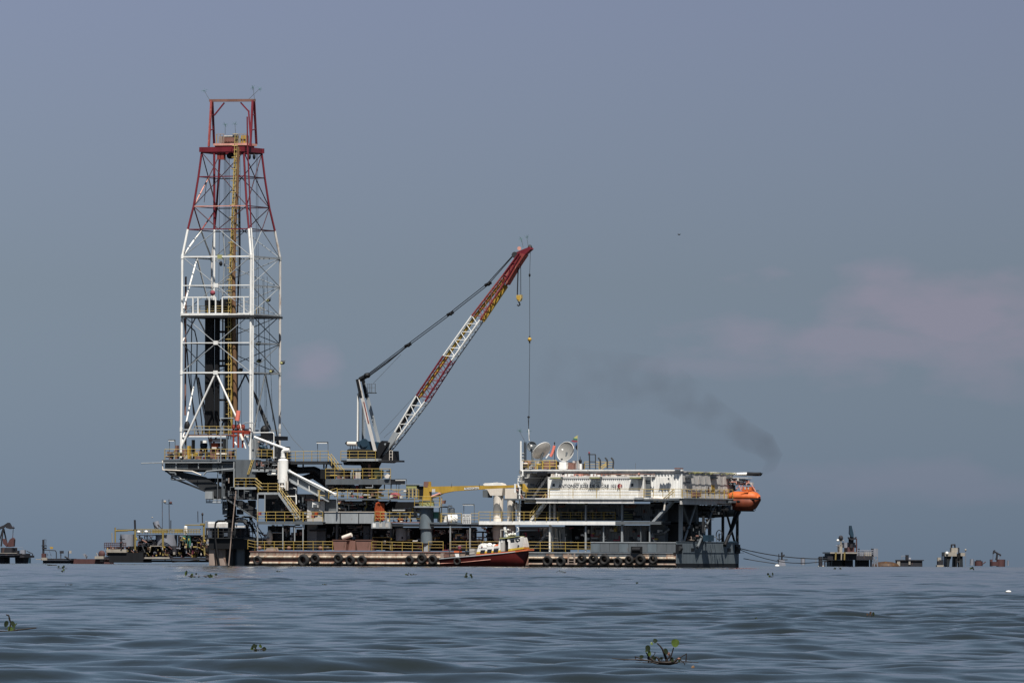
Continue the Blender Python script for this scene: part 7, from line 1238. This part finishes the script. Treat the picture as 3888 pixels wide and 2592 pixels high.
for i in range(16):
    x=rr.uniform(880,1420); a=rr.uniform(-.7,.7); L=rr.uniform(40,150)*(1-abs(x-1180)/500); st([(x,700),(x+a*L*.4,700-L*.6),(x+a*L,700-L)],rr.uniform(9,16)*kk*.6,4*kk*.6)
    if i%2: hy.part('leaf',leaf(M(),P(T_(x+a*L,700-L),rr.uniform(-.03,.03)),rr.uniform(30,60)*kk,rr.uniform(35,75)*kk,(rr.uniform(-.6,.6),-1,rr.uniform(0,.6)),(rr.uniform(-.6,.6),0,1)),LEAFD if i%4 else LEAF)
for i in range(9):
    x=rr.uniform(760,1500); st([(x,700+rr.uniform(-8,8)),(x+rr.uniform(-170,170),704+rr.uniform(-10,10))],10*kk*.6,5*kk*.6)
hy.part('dead_leaf',leaf(M(),P(T_(1630,775),-.1),70*kk,60*kk,(0,-.6,.8),(1,0,.2)),RUSTD); hy.part('root_mass',M().ball(T_(1200,702),.01,(.055,.03,.009)),STEM)
def clump(n_,lab,q,wpx,hpx,mts=(LEAFD,LEAF),nl=7,lay=6,seed=0,extra=None):
    wpx*=1.25; hpx*=1.4; use(Local((q[0],q[1]))); rr=random.Random(seed); t=Thing(n_,lab,'plant',P(q,0),'small weed clumps adrift on the lake'); k=abs(P((q[0]+10,q[1]),0).x-P(q,0).x)/10
    m1=M()
    for i in range(lay):
        a=P(q,0)+Vector((rr.uniform(-.5,.5)*wpx*k,rr.uniform(-.2,.2)*wpx*k,.01)); b=a+Vector((rr.uniform(-.35,.35)*wpx*k,0,rr.uniform(0,.25)*hpx*k)); m1.tube3(a,b,.075*wpx*k*rr.uniform(.4,1),.02*wpx*k,6)
    t.part('stems',m1,STEM,kind='stuff')
    for i in range(nl):
        c=P(q,0)+Vector((rr.uniform(-.45,.45)*wpx*k,rr.uniform(-.1,.1)*wpx*k,rr.uniform(.15,.8)*hpx*k)); t.part('leaf',leaf(M(),c,hpx*k*rr.uniform(.3,.6),hpx*k*rr.uniform(.4,.8),(rr.uniform(-.5,.5),-1,rr.uniform(-.2,.7)),(rr.uniform(-.6,.6),0,1)),mts[i%3%2])
    return t
t=clump('water_weed','upright dark weed sprout with a long stem at the left edge of the picture',(35,2393),30,26,nl=3,lay=3,seed=3); 
Wf=zf(0,2100,1.809)
for pts,r in (([(60,535),(75,480),(60,425),(42,420)],.006),([(-10,532),(60,535),(120,525),(250,510)],.006),([(85,540),(105,490),(115,480)],.005)): t.part('stem',M().path3([P(Wf(*p),0) for p in pts],r,5),STEM if r>.0055 else LEAF)
t.part('leaf',leaf(M(),P(Wf(65,450),0),.016,.045,(.2,-1,.2),(-.2,0,1)),LEAFD)
clump('water_weed','small dark weed tuft low in the foreground, left of centre',(980,2472),42,20,nl=7,seed=5); clump('water_weed','flat brown weed tuft alone at the right of the lake',(3300,2340),34,14,(RUSTD,LEAFD),nl=4,seed=6)
clump('water_weed','long drifting string of dark weed below the well piles, its left bit',(707,2187),8,16,nl=3,seed=7); clump('water_weed','middle bit of the weed string below the well piles',(745,2190),48,12,nl=5,seed=8); clump('water_weed','darkest right hand bit of the weed string below the well piles',(800,2190),36,12,nl=6,seed=9)
for i,(x,y,w_,h_,lab) in enumerate(((1555,2182,38,8,'flat weed raft left of the boat, under the ochre crane'),(1780,2192,26,14,'weed sprig with one upright leaf below the crew boat'),(2130,2172,30,6,'thin weed strip just below the barge under the name container'),(235,2158,24,10,'yellowish weed tuft near the far left jetty'),(240,2170,14,8,'tiny weed tuft right below the yellowish one'),(195,2145,40,5,'thin line of weed under the far left jetty'),(2925,2190,22,12,'thin sprig of weed right of the barge'),(260,2221,24,4,'small dark driftwood sliver at the left'),(2870,2348,6,5,'tiny yellow green speck right of centre'),(1235,2220,22,5,'small dark twig below the tyres'),(1060,2170,20,5,'tiny weed bits below the largest tyre'),(3180,2160,24,7,'weed bit below the distant drilling platform'),(3690,2162,12,10,'weed sprig near the right edge of the lake'),(2420,2215,8,6,'tiny dark speck below the bulwark'))):
    clump('water_weed',lab,(x,y),w_,h_,nl=4,lay=4,seed=20+i)
use(Local((3829,2248))); c=P((3829,2248),0); kq=abs(P((3839,2248),0).x-c.x)/10
fo=Thing('white_float','small white oval float drifting at the right edge of the lake','float',c); fo.part('float',M().ball3(c+Vector((0,0,3*kq)),(11*kq,8*kq,5*kq),14,8),WHITE); fo.part('float_line',M().tube3(c+Vector((0,0,2*kq)),c+Vector((-.2,0,-.05)),.01),DARK)
use(Frame(900,0)); q=(2578,891); bd=Thing('bird','tiny dark bird flying high in the sky','bird',P(q,0)); cc=P(q,0); bd.part('body',M().ball3(cc,(.13,.05,.05)),DARK); bd.part('wing',M().bar3(cc,cc+Vector((-.1,.1,.1)),.09,.015),DARK); bd.part('wing',M().bar3(cc,cc+Vector((.14,-.1,.07)),.09,.015),DARK)
use(RIG)
for o in bpy.data.objects:
    l=o.get('label')
    if l and not 4<=len(l.replace(',','').split())<=16: print('LABEL LENGTH',len(l.split()),o.name,l)
